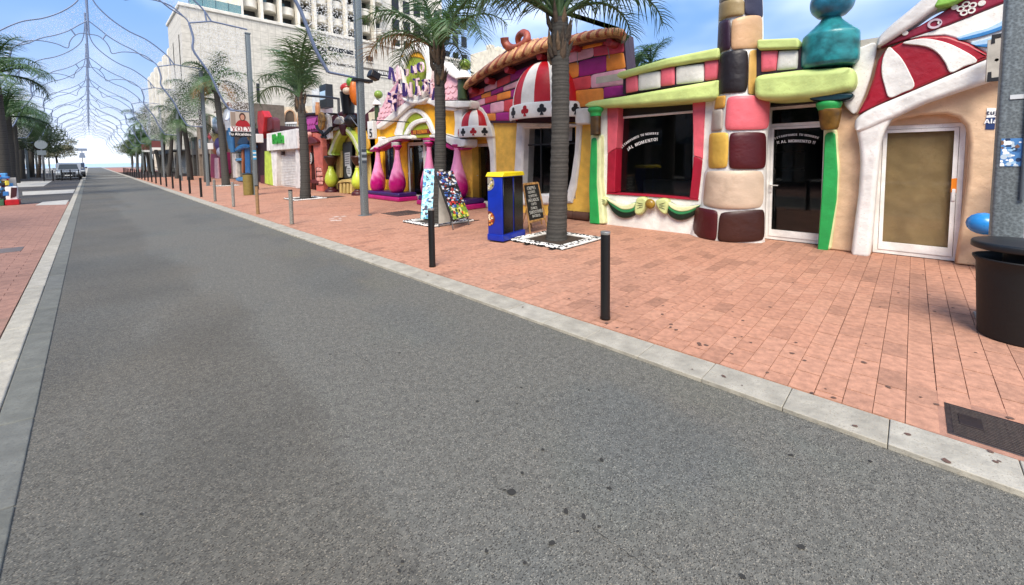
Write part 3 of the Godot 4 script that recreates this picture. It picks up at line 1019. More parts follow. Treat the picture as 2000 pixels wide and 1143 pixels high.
	var fe := on_x(1922, 437, 8.4)
	mb.ball(fe, Vector3(0.16, 0.15, 0.17)); put(mb, "front_foot", blu)
	mb = MB.new()
	mb.ball(Vector3(8.5, 0.75, 1.32), Vector3(0.3, 0.75, 0.42)); put(mb, "body", paint("eef1f4", 0.25, 0.4, 0.1))
	mb = MB.new()
	mb.ball(Vector3(8.46, 0.3, 1.2), Vector3(0.32, 0.3, 0.42)); put(mb, "lower_body", blu)
	mb = MB.new()
	mb.ball(Vector3(8.45, 1.45, 1.3), Vector3(0.3, 0.32, 0.36)); put(mb, "head", blu)

func column_bend(z0: float, z1: float, d: float) -> Vector3:
	return Vector3((z0 + z1) * 0.5, absf(z1 - z0) * 0.5, d)

func shop_print() -> void:
	thing("brick_column_shop", "shop with a bulging painted brick column, lime lintels and dark display window", "shop", Vector3(8.8, 0, -3.0))
	var white := paint(WHITE, 0.6, 0.4, 0.4)
	var lime := paint("c8db86", 0.6, 0.4, 0.4)
	zoom(1, 0, 0)
	room(-5.7, -1.05, 3.45, 9.25, 5.0, "2b2d2c")
	# white wall round the display window
	S("wall", white, 8.72, 0.35, 0.03, [1150, 441, 1168, 200, 1187, 200, 1186, 378, 1262, 382, 1349, 389, 1377, 196, 1402, 190, 1392, 330, 1372, 470], 0.01)
	SP("side_wall", white, 8.9, 0.35, 0.0, rect(-2.75, 0, -2.02, 2.9))
	zoom(0.2363, 1120, 180)
	var pink := paint("e0606f", 0.55, 0.4, 0.35); var crim := paint("a30f2e", 0.5, 0.4, 0.35)
	S("window_jamb", pink, 8.70, 0.3, 0.02, [278, 118, 372, 112, 362, 300, 352, 465, 318, 482, 280, 512], 0.01)
	S("window_jamb", crim, 8.70, 0.3, 0.02, [280, 514, 318, 485, 352, 468, 345, 650, 340, 832, 273, 832], 0.01)
	S("window_jamb", pink, 8.70, 0.3, 0.02, [984, 80, 1090, 76, 1080, 300, 1068, 558, 1040, 540, 992, 528], 0.01)
	S("window_jamb", crim, 8.70, 0.3, 0.02, [992, 531, 1040, 543, 1067, 561, 1050, 720, 1030, 886, 958, 878, 978, 700], 0.01)
	S("window_sill", crim, 8.69, 0.3, 0.01, [272, 832, 620, 852, 1032, 886, 1032, 897, 620, 864, 272, 844], 0.0)
	zoom(1, 0, 0)
	# display window in a white aluminium frame, with its dark shutter box
	var z0 := on_x(1205, 300, 8.95).z; var z1 := on_x(1358, 300, 8.95).z
	var yt := on_x(1280, 222, 8.95).y; var yb := on_x(1280, 386, 8.95).y
	var mb := MB.new()
	mb.ring(Transform3D(STREET, Vector3(8.95, 0, 0)), rect(z0, yb, z1, yt), rect(z0 + 0.05, yb + 0.03, z1 - 0.05, yt - 0.05), 0.06, true, 0.005)
	var win := put(mb, "window_frame", paint("f3f2ee", 0.4, 0.6, 0.1))
	SP("window_pane", glass("0b0e0e", 0.18), 8.98, 0.008, 0, rect(z0 + 0.04, yb + 0.02, z1 - 0.04, yt - 0.04), win)
	SP("shutter_box", plain("14130f", 0.6), 8.93, 0.3, 0.0, rect(z0 - 0.15, yt + 0.002, z1 + 0.15, yt + 0.32))
	SP("wall_below_window", white, 8.94, 0.2, 0.0, rect(z0 - 0.2, 0, z1 + 0.2, yb - 0.002))
	var ink := plain("f2f2f0", 0.6)
	var a := px([1213, 289, 1287, 261], 8.972); var b := px([1225, 292, 1285, 272], 8.972)
	arched("ESTAMPAMOS TU NOMBRE", 0.052, a[0], a[1], 0.11, 8.972, "lettering", ink, win)
	arched("¡AL MOMENTO!", 0.07, b[0], b[1], 0.045, 8.972, "lettering", ink, win)
	B("display_counter", paint("3a3d3c", 0.6, 0.5, 0.1), Vector3(10.6, 0, -5.3), Vector3(11.2, 1.0, -3.6), 0.02)
	B("display_shelf", paint("4a473e", 0.6, 0.5, 0.1), Vector3(13.6, 1.2, -5.0), Vector3(14.1, 1.24, -2.2), 0.005)
	B("display_shelf", paint("4a473e", 0.6, 0.5, 0.1), Vector3(13.6, 1.7, -5.0), Vector3(14.1, 1.74, -2.2), 0.005)
	# swag and bow moulded under the window
	zoom(0.2363, 1120, 180)
	var cream := paint("dfe6b4", 0.45, 0.5, 0.25); var grn := paint("2f8a55", 0.4, 0.5, 0.2); var dark := paint("10281d", 0.35, 0.5, 0.2)
	for s in [[[272, 880, 330, 908, 400, 934, 450, 930, 505, 912, 512, 960, 500, 1015, 450, 1042, 380, 1038, 320, 992, 288, 935], [272, 880, 330, 908, 400, 934, 450, 930, 505, 912, 508, 950, 495, 985, 440, 1000, 385, 990, 325, 950, 286, 912], [274, 880, 330, 908, 400, 934, 450, 930, 503, 914, 503, 940, 485, 962, 440, 972, 390, 966, 328, 930, 288, 902]], [[775, 905, 850, 940, 930, 946, 1035, 934, 1022, 985, 955, 1042, 872, 1064, 805, 1038, 768, 985], [775, 905, 850, 940, 930, 946, 1032, 935, 1015, 968, 950, 1005, 872, 1016, 808, 990, 772, 950], [777, 905, 850, 940, 930, 946, 1030, 935, 1005, 958, 945, 982, 875, 988, 815, 966, 778, 930]]]:
		var sw := S("swag", dark, 8.63, 0.12, 0.05, s[0], -1)
		S("swag_fold", grn, 8.615, 0.08, 0.03, s[1], -1, sw)
		S("swag_fold", cream, 8.6, 0.08, 0.025, s[2], -1, sw)
	for s in [[205, 882, 232, 868, 262, 876, 272, 905, 255, 935, 228, 950, 208, 930], [520, 878, 560, 866, 594, 880, 604, 915, 594, 955, 568, 1000, 532, 1018, 502, 1000, 500, 950, 510, 905], [672, 905, 700, 884, 745, 878, 780, 895, 786, 930, 772, 975, 760, 1008, 728, 1004, 700, 975, 682, 945]]:
		var bow := S("bow", paint("c9d28f", 0.45, 0.5, 0.3), 8.58, 0.14, 0.055, s, -1)
		var c := Vector2.ZERO
		for i in range(0, s.size(), 2):
			c += uv(i, s) * 2.0 / s.size()
		for k in 3:
			var sgn := 1.0 if c.x > 1265 else -1.0
			T("bow_crease", dark, [on_x(c.x - sgn * 6, c.y - 3 + k * 3, 8.575), on_x(c.x, c.y - 4 + k * 4, 8.57), on_x(c.x + sgn * 6, c.y - 6 + k * 6.5, 8.575)], [0.003, 0.006, 0.002], 6, bow)
	zoom(1, 0, 0)
	mb = MB.new()
	var ce := on_x(1270, 398.6, 8.6)
	mb.ball(ce, Vector3(0.08, 0.115, 0.115), 18); put(mb, "gold_ball", paint("9a7a2a", 0.3, 0.8, 0.3, "brush"))
	# green posts with capitals
	zoom(0.2363, 1120, 180)
	var pale := paint("dfe7b0", 0.5, 0.5, 0.3); var green := paint("27a551", 0.5, 0.5, 0.3); var brown := paint("58401c", 0.4, 0.9, 0.3, "brush")
	turned("capital", green, 8.5, 184, [[128, 60], [138, 68], [155, 66], [172, 52], [188, 48], [200, 48]], 0.9)
	turned("capital_neck", brown, 8.5, 184, [[196, 46], [260, 45], [330, 44], [352, 44]], 0.9)
	S("post", pale, 8.56, 0.3, 0.05, [138, 352, 222, 352, 226, 560, 222, 700, 236, 860, 256, 1092, 133, 1088, 127, 800, 134, 560], 0.03)
	S("post_inlay", green, 8.54, 0.06, 0.02, [146, 390, 160, 376, 180, 378, 191, 398, 193, 560, 190, 760, 205, 960, 213, 1090, 134, 1086, 127, 800, 135, 560], 0.02)
	zoom(0.28, 1480, 180)
	S("capital_slab", paint("0f3a44", 0.4, 0.5, 0.2), 8.45, 0.5, 0.04, [360, 44, 400, 20, 470, 8, 650, 4, 652, 40, 590, 58, 470, 66, 390, 60], -1)
	turned("capital", green, 8.6, 498, [[60, 70], [75, 84], [95, 82], [115, 72], [124, 70]], 0.9)
	turned("capital_pot", paint("7d5a1e", 0.35, 0.9, 0.3, "brush"), 8.6, 506, [[118, 74], [140, 74], [200, 66], [245, 58], [262, 50]], 0.9)
	S("post", pale, 8.74, 0.3, 0.05, [458, 256, 553, 256, 561, 400, 572, 520, 562, 700, 532, 950, 512, 1104, 418, 1108, 425, 950, 440, 760, 454, 540], 0.02)
	S("post_inlay", green, 8.72, 0.06, 0.02, [466, 305, 486, 282, 520, 278, 541, 292, 548, 400, 558, 560, 550, 750, 512, 980, 489, 1106, 417, 1104, 428, 950, 444, 740, 458, 520], 0.02)
	zoom(1, 0, 0)
	# door
	var d0 := on_x(1497, 350, 9.15).z
	var d1 := on_x(1620, 350, 9.15).z
	var leaf := glazed_door(9.15, d0, d1, on_x(1550, 206, 9.15).y, 0.055, on_x(1550, 243, 9.15).y, paint("f3f2ee", 0.4, 0.6, 0.1), glass("0b0e0e", 0.18))
	a = px([1512, 271, 1600, 270], 9.158); b = px([1517, 279, 1593, 279], 9.158)
	arched("ESTAMPAMOS TU NOMBRE", 0.038, a[0], a[1], 0.07, 9.158, "lettering", ink, leaf)
	arched("!! AL MOMENTO !!", 0.05, b[0], b[1], 0.035, 9.158, "lettering", ink, leaf)
	SP("door_header", plain("12151d", 0.6), 9.0, 0.3, 0.0, rect(d0 - 0.1, on_x(1550, 206, 9.15).y + 0.01, d1 + 0.2, 3.1))
	SP("door_side", white, 9.1, 0.3, 0.0, rect(d0 - 0.12, 0, d0 - 0.002, 2.5))
	# sculpted lime lintels and the little parapet bricks between them
	zoom(0.385, 1130, 60)
	S("lintel", lime, 8.4, 0.65, 0.1, [28, 382, 36, 366, 62, 354, 200, 334, 450, 290, 692, 248, 712, 250, 712, 345, 580, 358, 350, 376, 130, 388, 50, 392], 0.1)
	S("coping", lime, 8.42, 0.6, 0.07, [188, 232, 198, 208, 250, 194, 450, 135, 600, 104, 716, 80, 716, 140, 600, 156, 450, 181, 300, 216, 212, 242], 0.06)
	var plum := paint("2a1822", 0.5, 0.4, 0.2)
	S("parapet_wall", plum, 8.56, 0.5, 0.0, [226, 320, 226, 236, 300, 212, 450, 178, 716, 136, 716, 255, 500, 280, 300, 312], 0.0)
	var p_w := paint("dcdcd6", 0.55, 0.4, 0.4); var p_p := paint("dd6474", 0.55, 0.4, 0.4)
	for s in [[p_p, 240, 236, 295, 228, 298, 303, 240, 315], [p_w, 303, 220, 412, 205, 412, 287, 303, 302], [p_p, 418, 193, 483, 183, 483, 272, 416, 280], [p_w, 495, 185, 632, 168, 632, 255, 495, 270], [p_p, 640, 155, 705, 143, 702, 243, 640, 250]]:
		brick(s, 8.55, 0.04)
	zoom(0.4549, 1380, 0)
	S("lintel", lime, 8.36, 0.65, 0.12, [200, 322, 400, 296, 600, 284, 632, 292, 642, 325, 636, 380, 560, 402, 450, 420, 300, 432, 200, 426], 0.12)
	S("coping", lime, 8.42, 0.6, 0.05, [215, 168, 396, 160, 398, 206, 215, 212], 0.04)
	S("parapet_wall", plum, 8.56, 0.5, 0.0, [215, 205, 420, 200, 420, 300, 215, 330], 0.0)
	for s in [[p_p, 236, 221, 303, 218, 295, 300, 236, 306], [p_w, 312, 220, 390, 217, 387, 292, 303, 299]]:
		brick(s, 8.55, 0.04)
	# teal urn on the lintel
	var teal := paint("2d8d92", 0.3, 0.9, 0.25, "brush")
	var urn := turned("urn", teal, 8.62, 527, [[288, 100], [272, 113], [220, 115], [165, 114], [150, 111], [138, 97], [110, 66], [85, 42], [72, 38]], 0.9)
	turned("urn_ball", paint("2f7f9c", 0.3, 0.9, 0.25, "brush"), 8.62, 537, [[80, 30], [70, 58], [45, 82], [15, 91], [-20, 84], [-48, 60], [-60, 20]], 1.0, urn)
	zoom(1, 0, 0)
	# the bulging column: white mortar core, each painted brick a soft block of its own
	var edge := [[-170, 1412, 1476], [0, 1404, 1487], [50, 1402, 1488], [105, 1401, 1488], [186, 1397, 1485], [196, 1391, 1502], [252, 1388, 1498], [328, 1381, 1492], [338, 1375, 1492], [400, 1368, 1492], [407, 1360, 1492], [472, 1347, 1491]]
	var pts := []
	for e in range(edge.size() - 1, -1, -1):
		for i in 13:
			var t := -cos(PI * i / 12.0)
			var l := on_x(edge[e][1], edge[e][0], 8.7); var r := on_x(edge[e][2], edge[e][0], 8.7)
			var p := l.lerp(r, t * 0.5 + 0.5)
			if e == edge.size() - 1:
				p.y = 0.0
			p.x = 8.36 + 0.34 * pow(absf(t), 2.2) + (0.12 if absf(t) > 0.99 else 0.0)
			pts.append(p)
	mb = MB.new()
	mb.grid(pts, 13, edge.size())
	var col := put(mb, "column", paint("efede8", 0.6, 0.4, 0.4))
	var bend_at := func(v: float) -> Vector3:
		for i in edge.size() - 1:
			if v <= edge[i + 1][0]:
				var t: float = clampf((v - edge[i][0]) / (edge[i + 1][0] - edge[i][0]), 0, 1)
				return column_bend(on_x(lerpf(edge[i][1], edge[i + 1][1], t), v, 8.7).z, on_x(lerpf(edge[i][2], edge[i + 1][2], t), v, 8.7).z, 0.34)
		return column_bend(-3.2, -1.9, 0.34)
	zoom(0.21, 1340, 0)
	for s in [["6c6a66", 312, -560, 430, -580, 428, -430, 312, -400], ["33303c", 470, -580, 655, -560, 660, -400, 470, -440], ["a5875e", 310, -370, 540, -420, 530, -240, 308, -190], ["5c1524", 570, -410, 670, -390, 680, -90, 565, -110], ["7c7a76", 306, -150, 530, -210, 528, -18, 308, 28], ["948058", 308, 48, 527, 2, 526, 132, 304, 192], ["2c2a40", 560, -60, 692, -60, 694, 152, 556, 126], ["331a30", 303, 216, 402, 191, 402, 452, 290, 492], ["c8a17a", 432, 190, 694, 152, 690, 440, 425, 455], ["1b1216", 322, 510, 562, 470, 556, 850, 276, 876], ["d2a85e", 600, 480, 697, 466, 685, 868, 590, 870]]:
		col_brick(s, col, bend_at)
	zoom(0.385, 1130, 60)
	for s in [["cf9c44", 702, 341, 741, 333, 736, 386, 690, 394], ["e06a74", 757, 340, 962, 336, 956, 496, 745, 501], ["b5aba0", 682, 409, 726, 403, 723, 500, 673, 508], ["dcb34e", 666, 526, 756, 521, 749, 690, 656, 696], ["4a0711", 770, 523, 942, 520, 941, 696, 767, 696], ["cdb7a0", 652, 716, 932, 713, 928, 896, 626, 888], ["4a0912", 602, 896, 701, 917, 692, 1066, 570, 1040], ["3a1a14", 721, 927, 936, 909, 934, 1062, 708, 1072]]:
		col_brick(s, col, bend_at)
	zoom(1, 0, 0)

func brick(s: Array, x: float, thick: float, parent: Node = null, called := "brick") -> void:
	var m: Material = s[0] if s[0] is Material else paint(s[0], 0.5, 0.5, 0.35)
	var mb := MB.new()
	mb.pillow(Transform3D(STREET, Vector3(x, 0, 0)), MB.grown(px(s.slice(1), x - thick * 0.7), 0.012), thick, 8, 7, Vector3.ZERO, 0.10)
	put(mb, called, m, parent)
func col_brick(s: Array, parent: Node, bend_at: Callable) -> void:
	var vm: float = (s[2] + s[8]) * 0.5 * zs + zy
	var m := paint(s[0], 0.46, 0.5, 0.4)
	var mb := MB.new()
	var q := px(s.slice(1), 8.5)
	for i in 4:
		var bd: Vector3 = bend_at.call(s[i * 2 + 2] * zs + zy)
		for again in 3:
			var w := uv(i * 2, s.slice(1))
			var xs := 8.32 + 0.34 * pow(minf(absf(q[i].x - bd.x) / bd.y, 1.0), 2.2)
			var h := on_x(w.x, w.y, xs)
			q[i] = Vector2(h.z, maxf(h.y, 0.012))
	mb.pillow(Transform3D(STREET, Vector3(8.338, 0, 0)), MB.grown(q, 0.022), 0.036, 12, 10, bend_at.call(vm), 0.16)
	put(mb, "brick", m, parent)
# half dome of striped gores with a playing-card valance
func card_awning(u0: float, u1: float, vb: float, vt: float, vv: float, x: float, reach: float, gores: int, clubs: int, first_red := true) -> void:
	var l := on_x(u0, vb, x); var r := on_x(u1, vb, x)
	var zc := (l.z + r.z) * 0.5
	var rz := absf(r.z - l.z) * 0.5
	var yb := on_x((u0 + u1) * 0.5, vb, x).y; var yt := on_x((u0 + u1) * 0.5, vt, x).y; var yv := on_x((u0 + u1) * 0.5, vv, x).y
	var red := paint("c00f1d", 0.4, 0.4, 0.3); var white := paint("efece8", 0.5, 0.4, 0.3)
	for g in gores:
		var pts := []
		for j in 13:
			var th := PI * 0.5 * j / 12.0
			for i in 7:
				var ph := PI * (g + i / 6.0) / gores
				var k := pow(cos(th), 0.85)
				pts.append(Vector3(x - reach * sin(ph) * k, yb + (yt - yb) * sin(th), zc - rz * cos(ph) * k))
		var mb := MB.new()
		mb.grid(pts, 7, 13)
		put(mb, "awning_gore", red if (g % 2 == 0) == first_red else white)
	var pv := []
	for row in [[1.06, yv - 0.02, 0.9], [1.10, yv + 0.02, 1.0], [1.11, lerpf(yv, yb, 0.4), 1.0], [1.09, yb - 0.02, 1.0], [1.05, yb + 0.03, 1.0], [0.96, yb + 0.035, 1.0]]:
		for i in 25:
			var ph := PI * i / 24.0
			pv.append(Vector3(x - (reach * row[0]) * sin(ph), row[1], zc - rz * row[0] * cos(ph)))
	var mv := MB.new()
	mv.grid(pv, 25, 6)
	var val := put(mv, "valance", white)
	# clubs
	var sz := (yb - yv) * 0.36
	for k in clubs:
		var ph := PI * (k + 0.5) / clubs
		var c := Vector3(x - (reach * 1.112 + 0.004) * sin(ph), lerpf(yv, yb, 0.5), zc - (rz * 1.112 + 0.004) * cos(ph))
		var out := Vector3(-rz * sin(ph), 0, -reach * cos(ph)).normalized()
		var t := Transform3D(Basis(Vector3.UP.cross(out), Vector3.UP, out), c)
		mv = MB.new()
		for o in [Vector2(0, 0.62), Vector2(-0.52, -0.1), Vector2(0.52, -0.1)]:
			mv.slab(t, ell(o.x * sz, o.y * sz, sz * 0.5, sz * 0.5, 14), 0.03, 0.006, 2)
		mv.slab(t, PackedVector2Array([Vector2(-0.42, -1.15) * sz, Vector2(0.42, -1.15) * sz, Vector2(0.1, -0.3) * sz, Vector2(0.15, 0.3) * sz, Vector2(-0.15, 0.3) * sz, Vector2(-0.1, -0.3) * sz]), 0.028)
		put(mv, "club_emblem", plain("15161a", 0.5) if k % 2 == 0 else plain("a30f1c", 0.5), val)

func shop_cards() -> void:
	thing("brick_roof_shop", "yellow shop with multicoloured brick upper wall, twisted straw roof and two striped domes", "shop", Vector3(9.0, 0, -8.5))
	zoom(1, 0, 0)
	var yel := paint("f2c052", 0.65, 0.5, 0.35)
	var white := paint(WHITE, 0.6, 0.4, 0.4)
	var x := 9.0
	room(-11.2, -5.75, 3.2, 9.45, 4.5, "2c2a28")
	# yellow render in butted bays round the door and the window
	var zl := on_x(900, 320, x).z; var zd0 := on_x(922, 320, x).z; var zd1 := on_x(958, 320, x).z
	var zw0 := on_x(1012, 320, x).z; var zw1 := on_x(1124, 320, x).z; var zr := on_x(1160, 320, x).z
	var yt := on_x(1060, 233, x).y + 0.15; var ys := on_x(1060, 384, x).y
	for b in [[zl, zd0, 0.0, yt], [zd0, zd1, on_x(940, 272, x).y, yt], [zd1, zw0, 0.0, yt], [zw0, zw1, 0.0, ys], [zw1, zr, 0.0, yt], [zw0, zw1, on_x(1070, 246, x).y, yt]]:
		SP("wall", yel, x, 0.4, 0.0, rect(b[0], b[2], b[1], b[3]))
	# window
	var o := px([1008, 238, 1003, 334, 1000, 402, 1060, 400, 1116, 397, 1124, 368, 1131, 310, 1135, 242], x - 0.07)
	var i := px([1023, 251, 1020, 336, 1018, 380, 1060, 379, 1106, 377, 1114, 345, 1121, 295, 1124, 247], x - 0.07)
	var mb := MB.new()
	mb.ring(Transform3D(STREET, Vector3(x - 0.07, 0, 0)), o, i, 0.5, true, 0.04)
	var wf := put(mb, "window_frame", white)
	SP("window_pane", glass("0c0e0e", 0.25), x + 0.18, 0.008, 0, rect(zw0 - 0.05, ys - 0.1, zw1 + 0.1, yt - 0.1), wf)
	SP("mullion", plain("1b1b1b", 0.5), x + 0.14, 0.05, 0.0, rect(lerpf(zw0, zw1, 0.36), ys, lerpf(zw0, zw1, 0.38), yt - 0.3), wf)
	SP("transom", plain("1b1b1b", 0.5), x + 0.14, 0.05, 0.0, rect(zw0, 2.0, zw1, 2.04), wf)
	S("notice", plain("8d8f8c", 0.7), x + 0.17, 0.003, 0, [1104, 243, 1118, 243, 1117, 275, 1104, 275], 0, wf)
	# door in its recess
	S("door_surround", white, x - 0.08, 0.3, 0.05, [948, 268, 958, 232, 963, 258, 965, 290, 966, 345, 967, 408, 955, 408, 957, 345, 955, 296], 0.02)
	glazed_door(9.28, on_x(929, 340, 9.28).z, on_x(962, 340, 9.28).z, on_x(942, 281, 9.28).y, 0.05, 0.0, paint("f3f2ee", 0.4, 0.6, 0.1), glass("0c0e0e", 0.25))
	SP("recess_wall", yel, 9.27, 0.2, 0.0, rect(zl, 0, on_x(929, 340, 9.28).z - 0.01, 2.7))
	SP("recess_head", yel, 9.27, 0.2, 0.0, rect(on_x(929, 340, 9.28).z - 0.01, on_x(942, 281, 9.28).y + 0.01, zd1 + 0.3, 2.9))
	# upper wall of irregular painted bricks over dark joints
	zoom(0.2274, 880, 40)
	var joint := paint("3a1c2a", 0.5, 0.4, 0.2)
	S("upper_wall", joint, 8.9, 0.45, 0.0, [95, 880, 95, 700, 135, 560, 300, 450, 500, 360, 700, 270, 870, 215, 1100, 170, 1300, 130, 1490, 110, 1505, 300, 1520, 480, 1545, 640, 1190, 800, 1190, 870, 600, 880], 0.0)
	var cols := {"r": "d6474f", "l": "e6abbe", "m": "a31f80", "o": "ea8c35", "p": "d24864"}
	for s in [["r", 155, 622, 282, 582, 285, 622, 160, 666], ["l", 288, 577, 392, 522, 392, 578, 288, 612], ["r", 398, 517, 508, 467, 508, 526, 398, 573], ["m", 512, 457, 668, 394, 668, 455, 515, 521], ["r", 675, 387, 862, 318, 856, 380, 680, 446],
		["m", 155, 674, 258, 642, 258, 667, 158, 702], ["o", 263, 641, 340, 613, 340, 650, 263, 668], ["m", 347, 611, 447, 571, 447, 606, 347, 640], ["l", 453, 569, 592, 515, 592, 562, 453, 602], ["o", 598, 511, 670, 484, 660, 545, 598, 561],
		["r", 162, 708, 214, 692, 212, 737, 165, 750], ["l", 219, 690, 288, 670, 290, 717, 220, 737], ["r", 295, 667, 392, 640, 392, 689, 295, 712], ["o", 398, 635, 510, 605, 510, 662, 398, 687], ["m", 516, 602, 620, 572, 600, 640, 516, 660],
		["o", 108, 772, 160, 760, 158, 792, 108, 808], ["r", 106, 814, 156, 800, 150, 850, 100, 862], ["m", 240, 745, 335, 720, 335, 796, 260, 800], ["l", 340, 717, 452, 693, 452, 781, 340, 796], ["r", 458, 691, 600, 666, 590, 776, 458, 781],
		["o", 300, 806, 380, 800, 382, 857, 310, 857], ["m", 388, 797, 525, 789, 525, 857, 388, 859], ["p", 531, 788, 575, 785, 572, 856, 531, 857],
		["l", 870, 315, 1222, 234, 1222, 308, 870, 394], ["p", 1228, 230, 1482, 186, 1484, 268, 1228, 305], ["r", 900, 262, 1100, 215, 1100, 255, 900, 300], ["o", 1108, 214, 1300, 176, 1300, 208, 1108, 250], ["p", 1310, 174, 1480, 150, 1482, 180, 1310, 206],
		["o", 880, 402, 1095, 359, 1095, 482, 890, 520], ["m", 1102, 354, 1332, 302, 1330, 434, 1102, 480], ["o", 1338, 300, 1480, 278, 1500, 405, 1338, 432],
		["r", 1010, 512, 1200, 474, 1198, 580, 1020, 602], ["l", 1206, 470, 1500, 414, 1508, 546, 1206, 578],
		["o", 1050, 608, 1308, 582, 1308, 722, 1060, 745], ["m", 1315, 578, 1508, 556, 1512, 640, 1315, 664]]:
		brick([cols[s[0]]] + s.slice(1), 8.9, 0.025)
	# twisted straw roof: each strand its own roll, laid side by side along the eave
	var eave := [[128, 562], [250, 470], [400, 392], [560, 325], [720, 262], [860, 215], [1020, 185], [1180, 142], [1330, 112], [1440, 105], [1495, 130]]
	var ridge := [[150, 520], [300, 410], [440, 300], [560, 215], [690, 175], [860, 150], [1010, 150], [1150, 112], [1290, 90], [1400, 82], [1470, 92]]
	var at := func(path: Array, t: float) -> Vector2:
		var k: float = clampf(t, 0, 0.9999) * (path.size() - 1)
		var a: Array = path[int(k)]; var b: Array = path[int(k) + 1]
		var f: float = k - int(k)
		return Vector2(lerpf(a[0], b[0], f) * zs + zx, lerpf(a[1], b[1], f) * zs + zy)
	var tan_ := paint("cf9c6c", 0.55, 0.7, 0.3, "brush"); var rust := paint("9c4e36", 0.55, 0.7, 0.3, "brush")
	var n := 58
	for k in n:
		var t := (k + 0.5) / n
		var path := []; var rad := []
		for j in 7:
			var f := j / 6.0
			var e: Vector2 = at.call(eave, t - 0.035 * (1 - f)); var r: Vector2 = at.call(ridge, t + 0.03 * f)
			var w := e.lerp(r, f)
			path.append(on_x(w.x, w.y, 8.5 + 0.5 * f * f - 0.05 * sin(f * PI)))
			rad.append(0.055 + 0.03 * sin(f * PI) + 0.008 * sin(k * 2.3))
		T("straw_strand", rust if k % 3 == 0 else tan_, path, rad, 7)
	var under := []; var urad := []
	for k in 24:
		var w: Vector2 = at.call(eave, k / 23.0)
		under.append(on_x(w.x, w.y + 3.0, 8.6)); urad.append(0.085)
	T("eave_roll", paint("a9744c", 0.55, 0.7, 0.3, "brush"), under, urad, 10)
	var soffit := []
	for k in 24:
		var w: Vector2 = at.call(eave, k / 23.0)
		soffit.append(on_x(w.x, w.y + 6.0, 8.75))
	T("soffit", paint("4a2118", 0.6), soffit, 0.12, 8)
	zoom(0.2274, 880, 40)
	for b in [[172, 600], [312, 515], [482, 420], [762, 305], [1050, 222], [1362, 188]]:
		var c := on_x(b[0] * zs + zx, b[1] * zs + zy, 8.6)
		T("beam_end", paint("8c1a22", 0.5), [c + Vector3(0.3, 0, 0), c, c + Vector3(-0.02, 0, 0)], [0.11, 0.11, 0.1], 6)
	# rolled curl on the ridge
	var curl := []; var crad := []
	var cc := on_x(600 * zs + zx, 165 * zs + zy, 8.85)
	for k in 30:
		var a := PI * 0.9 + k * 0.34
		var rr := 0.42 - 0.011 * k
		curl.append(cc + Vector3(0.02 * k - 0.25, sin(a) * rr * 0.72, cos(a) * rr)); crad.append(0.13 - 0.002 * k)
	T("roof_curl", paint("a8503a", 0.5, 0.7, 0.3, "brush"), curl, crad, 8)
	zoom(1, 0, 0)
	card_awning(1013, 1128, 208, 120, 233, 8.92, 0.8, 7, 7)
	S("awning_pier", white, 8.72, 0.4, 0.06, [1122, 212, 1152, 210, 1152, 242, 1122, 243], 0.04)
	card_awning(908, 953, 250, 214, 268, 8.92, 0.5, 5, 5, true)
	S("dome_hood", white, 8.86, 0.12, 0.04, [903, 262, 905, 240, 914, 218, 928, 206, 942, 210, 953, 228, 960, 256, 962, 268, 953, 268, 950, 245, 940, 222, 929, 215, 919, 224, 911, 242, 908, 262], 0.02)
	for s in [[1095, 417, 1120, 428], [1126, 424, 1152, 436]]:
		var c := on_x((s[0] + s[2]) * 0.5, (s[1] + s[3]) * 0.5, 8.9)
		mb = MB.new()
		mb.box(Transform3D(Basis(), Vector3(8.88, 0.11, c.z)), Vector3(0.22, 0.22, 0.5), 0.07); put(mb, "base_stone", paint("5a3a2c", 0.7, 0.8, 0.6, "stone"))
	# slim lamp bar on the roof
	var l0 := on_x(1107, 26, 8.7); var l1 := on_x(1208, 58, 8.7)
	thing("roof_lamp_bar", "slim grey lamp bar held on thin stays above the straw roof", "lamp", Vector3(8.7, 3.9, l1.z))
	mb = MB.new()
	var dir := (l1 - l0).normalized()
	mb.box(Transform3D(Basis(dir, Vector3(1, 0, 0).cross(dir) * -1.0, Vector3(1, 0, 0)), (l0 + l1) * 0.5), Vector3((l1 - l0).length(), 0.11, 0.09), 0.015)
	put(mb, "housing", plain("4c5258", 0.5, 0.4))
	T("stay", plain("8a8d90", 0.4, 0.6), [l0.lerp(l1, 0.75), Vector3(8.85, 4.0, lerpf(l0.z, l1.z, 0.78))], 0.008)
	T("stay", plain("8a8d90", 0.4, 0.6), [l0.lerp(l1, 0.2), Vector3(8.85, 4.0, lerpf(l0.z, l1.z, 0.15))], 0.008)
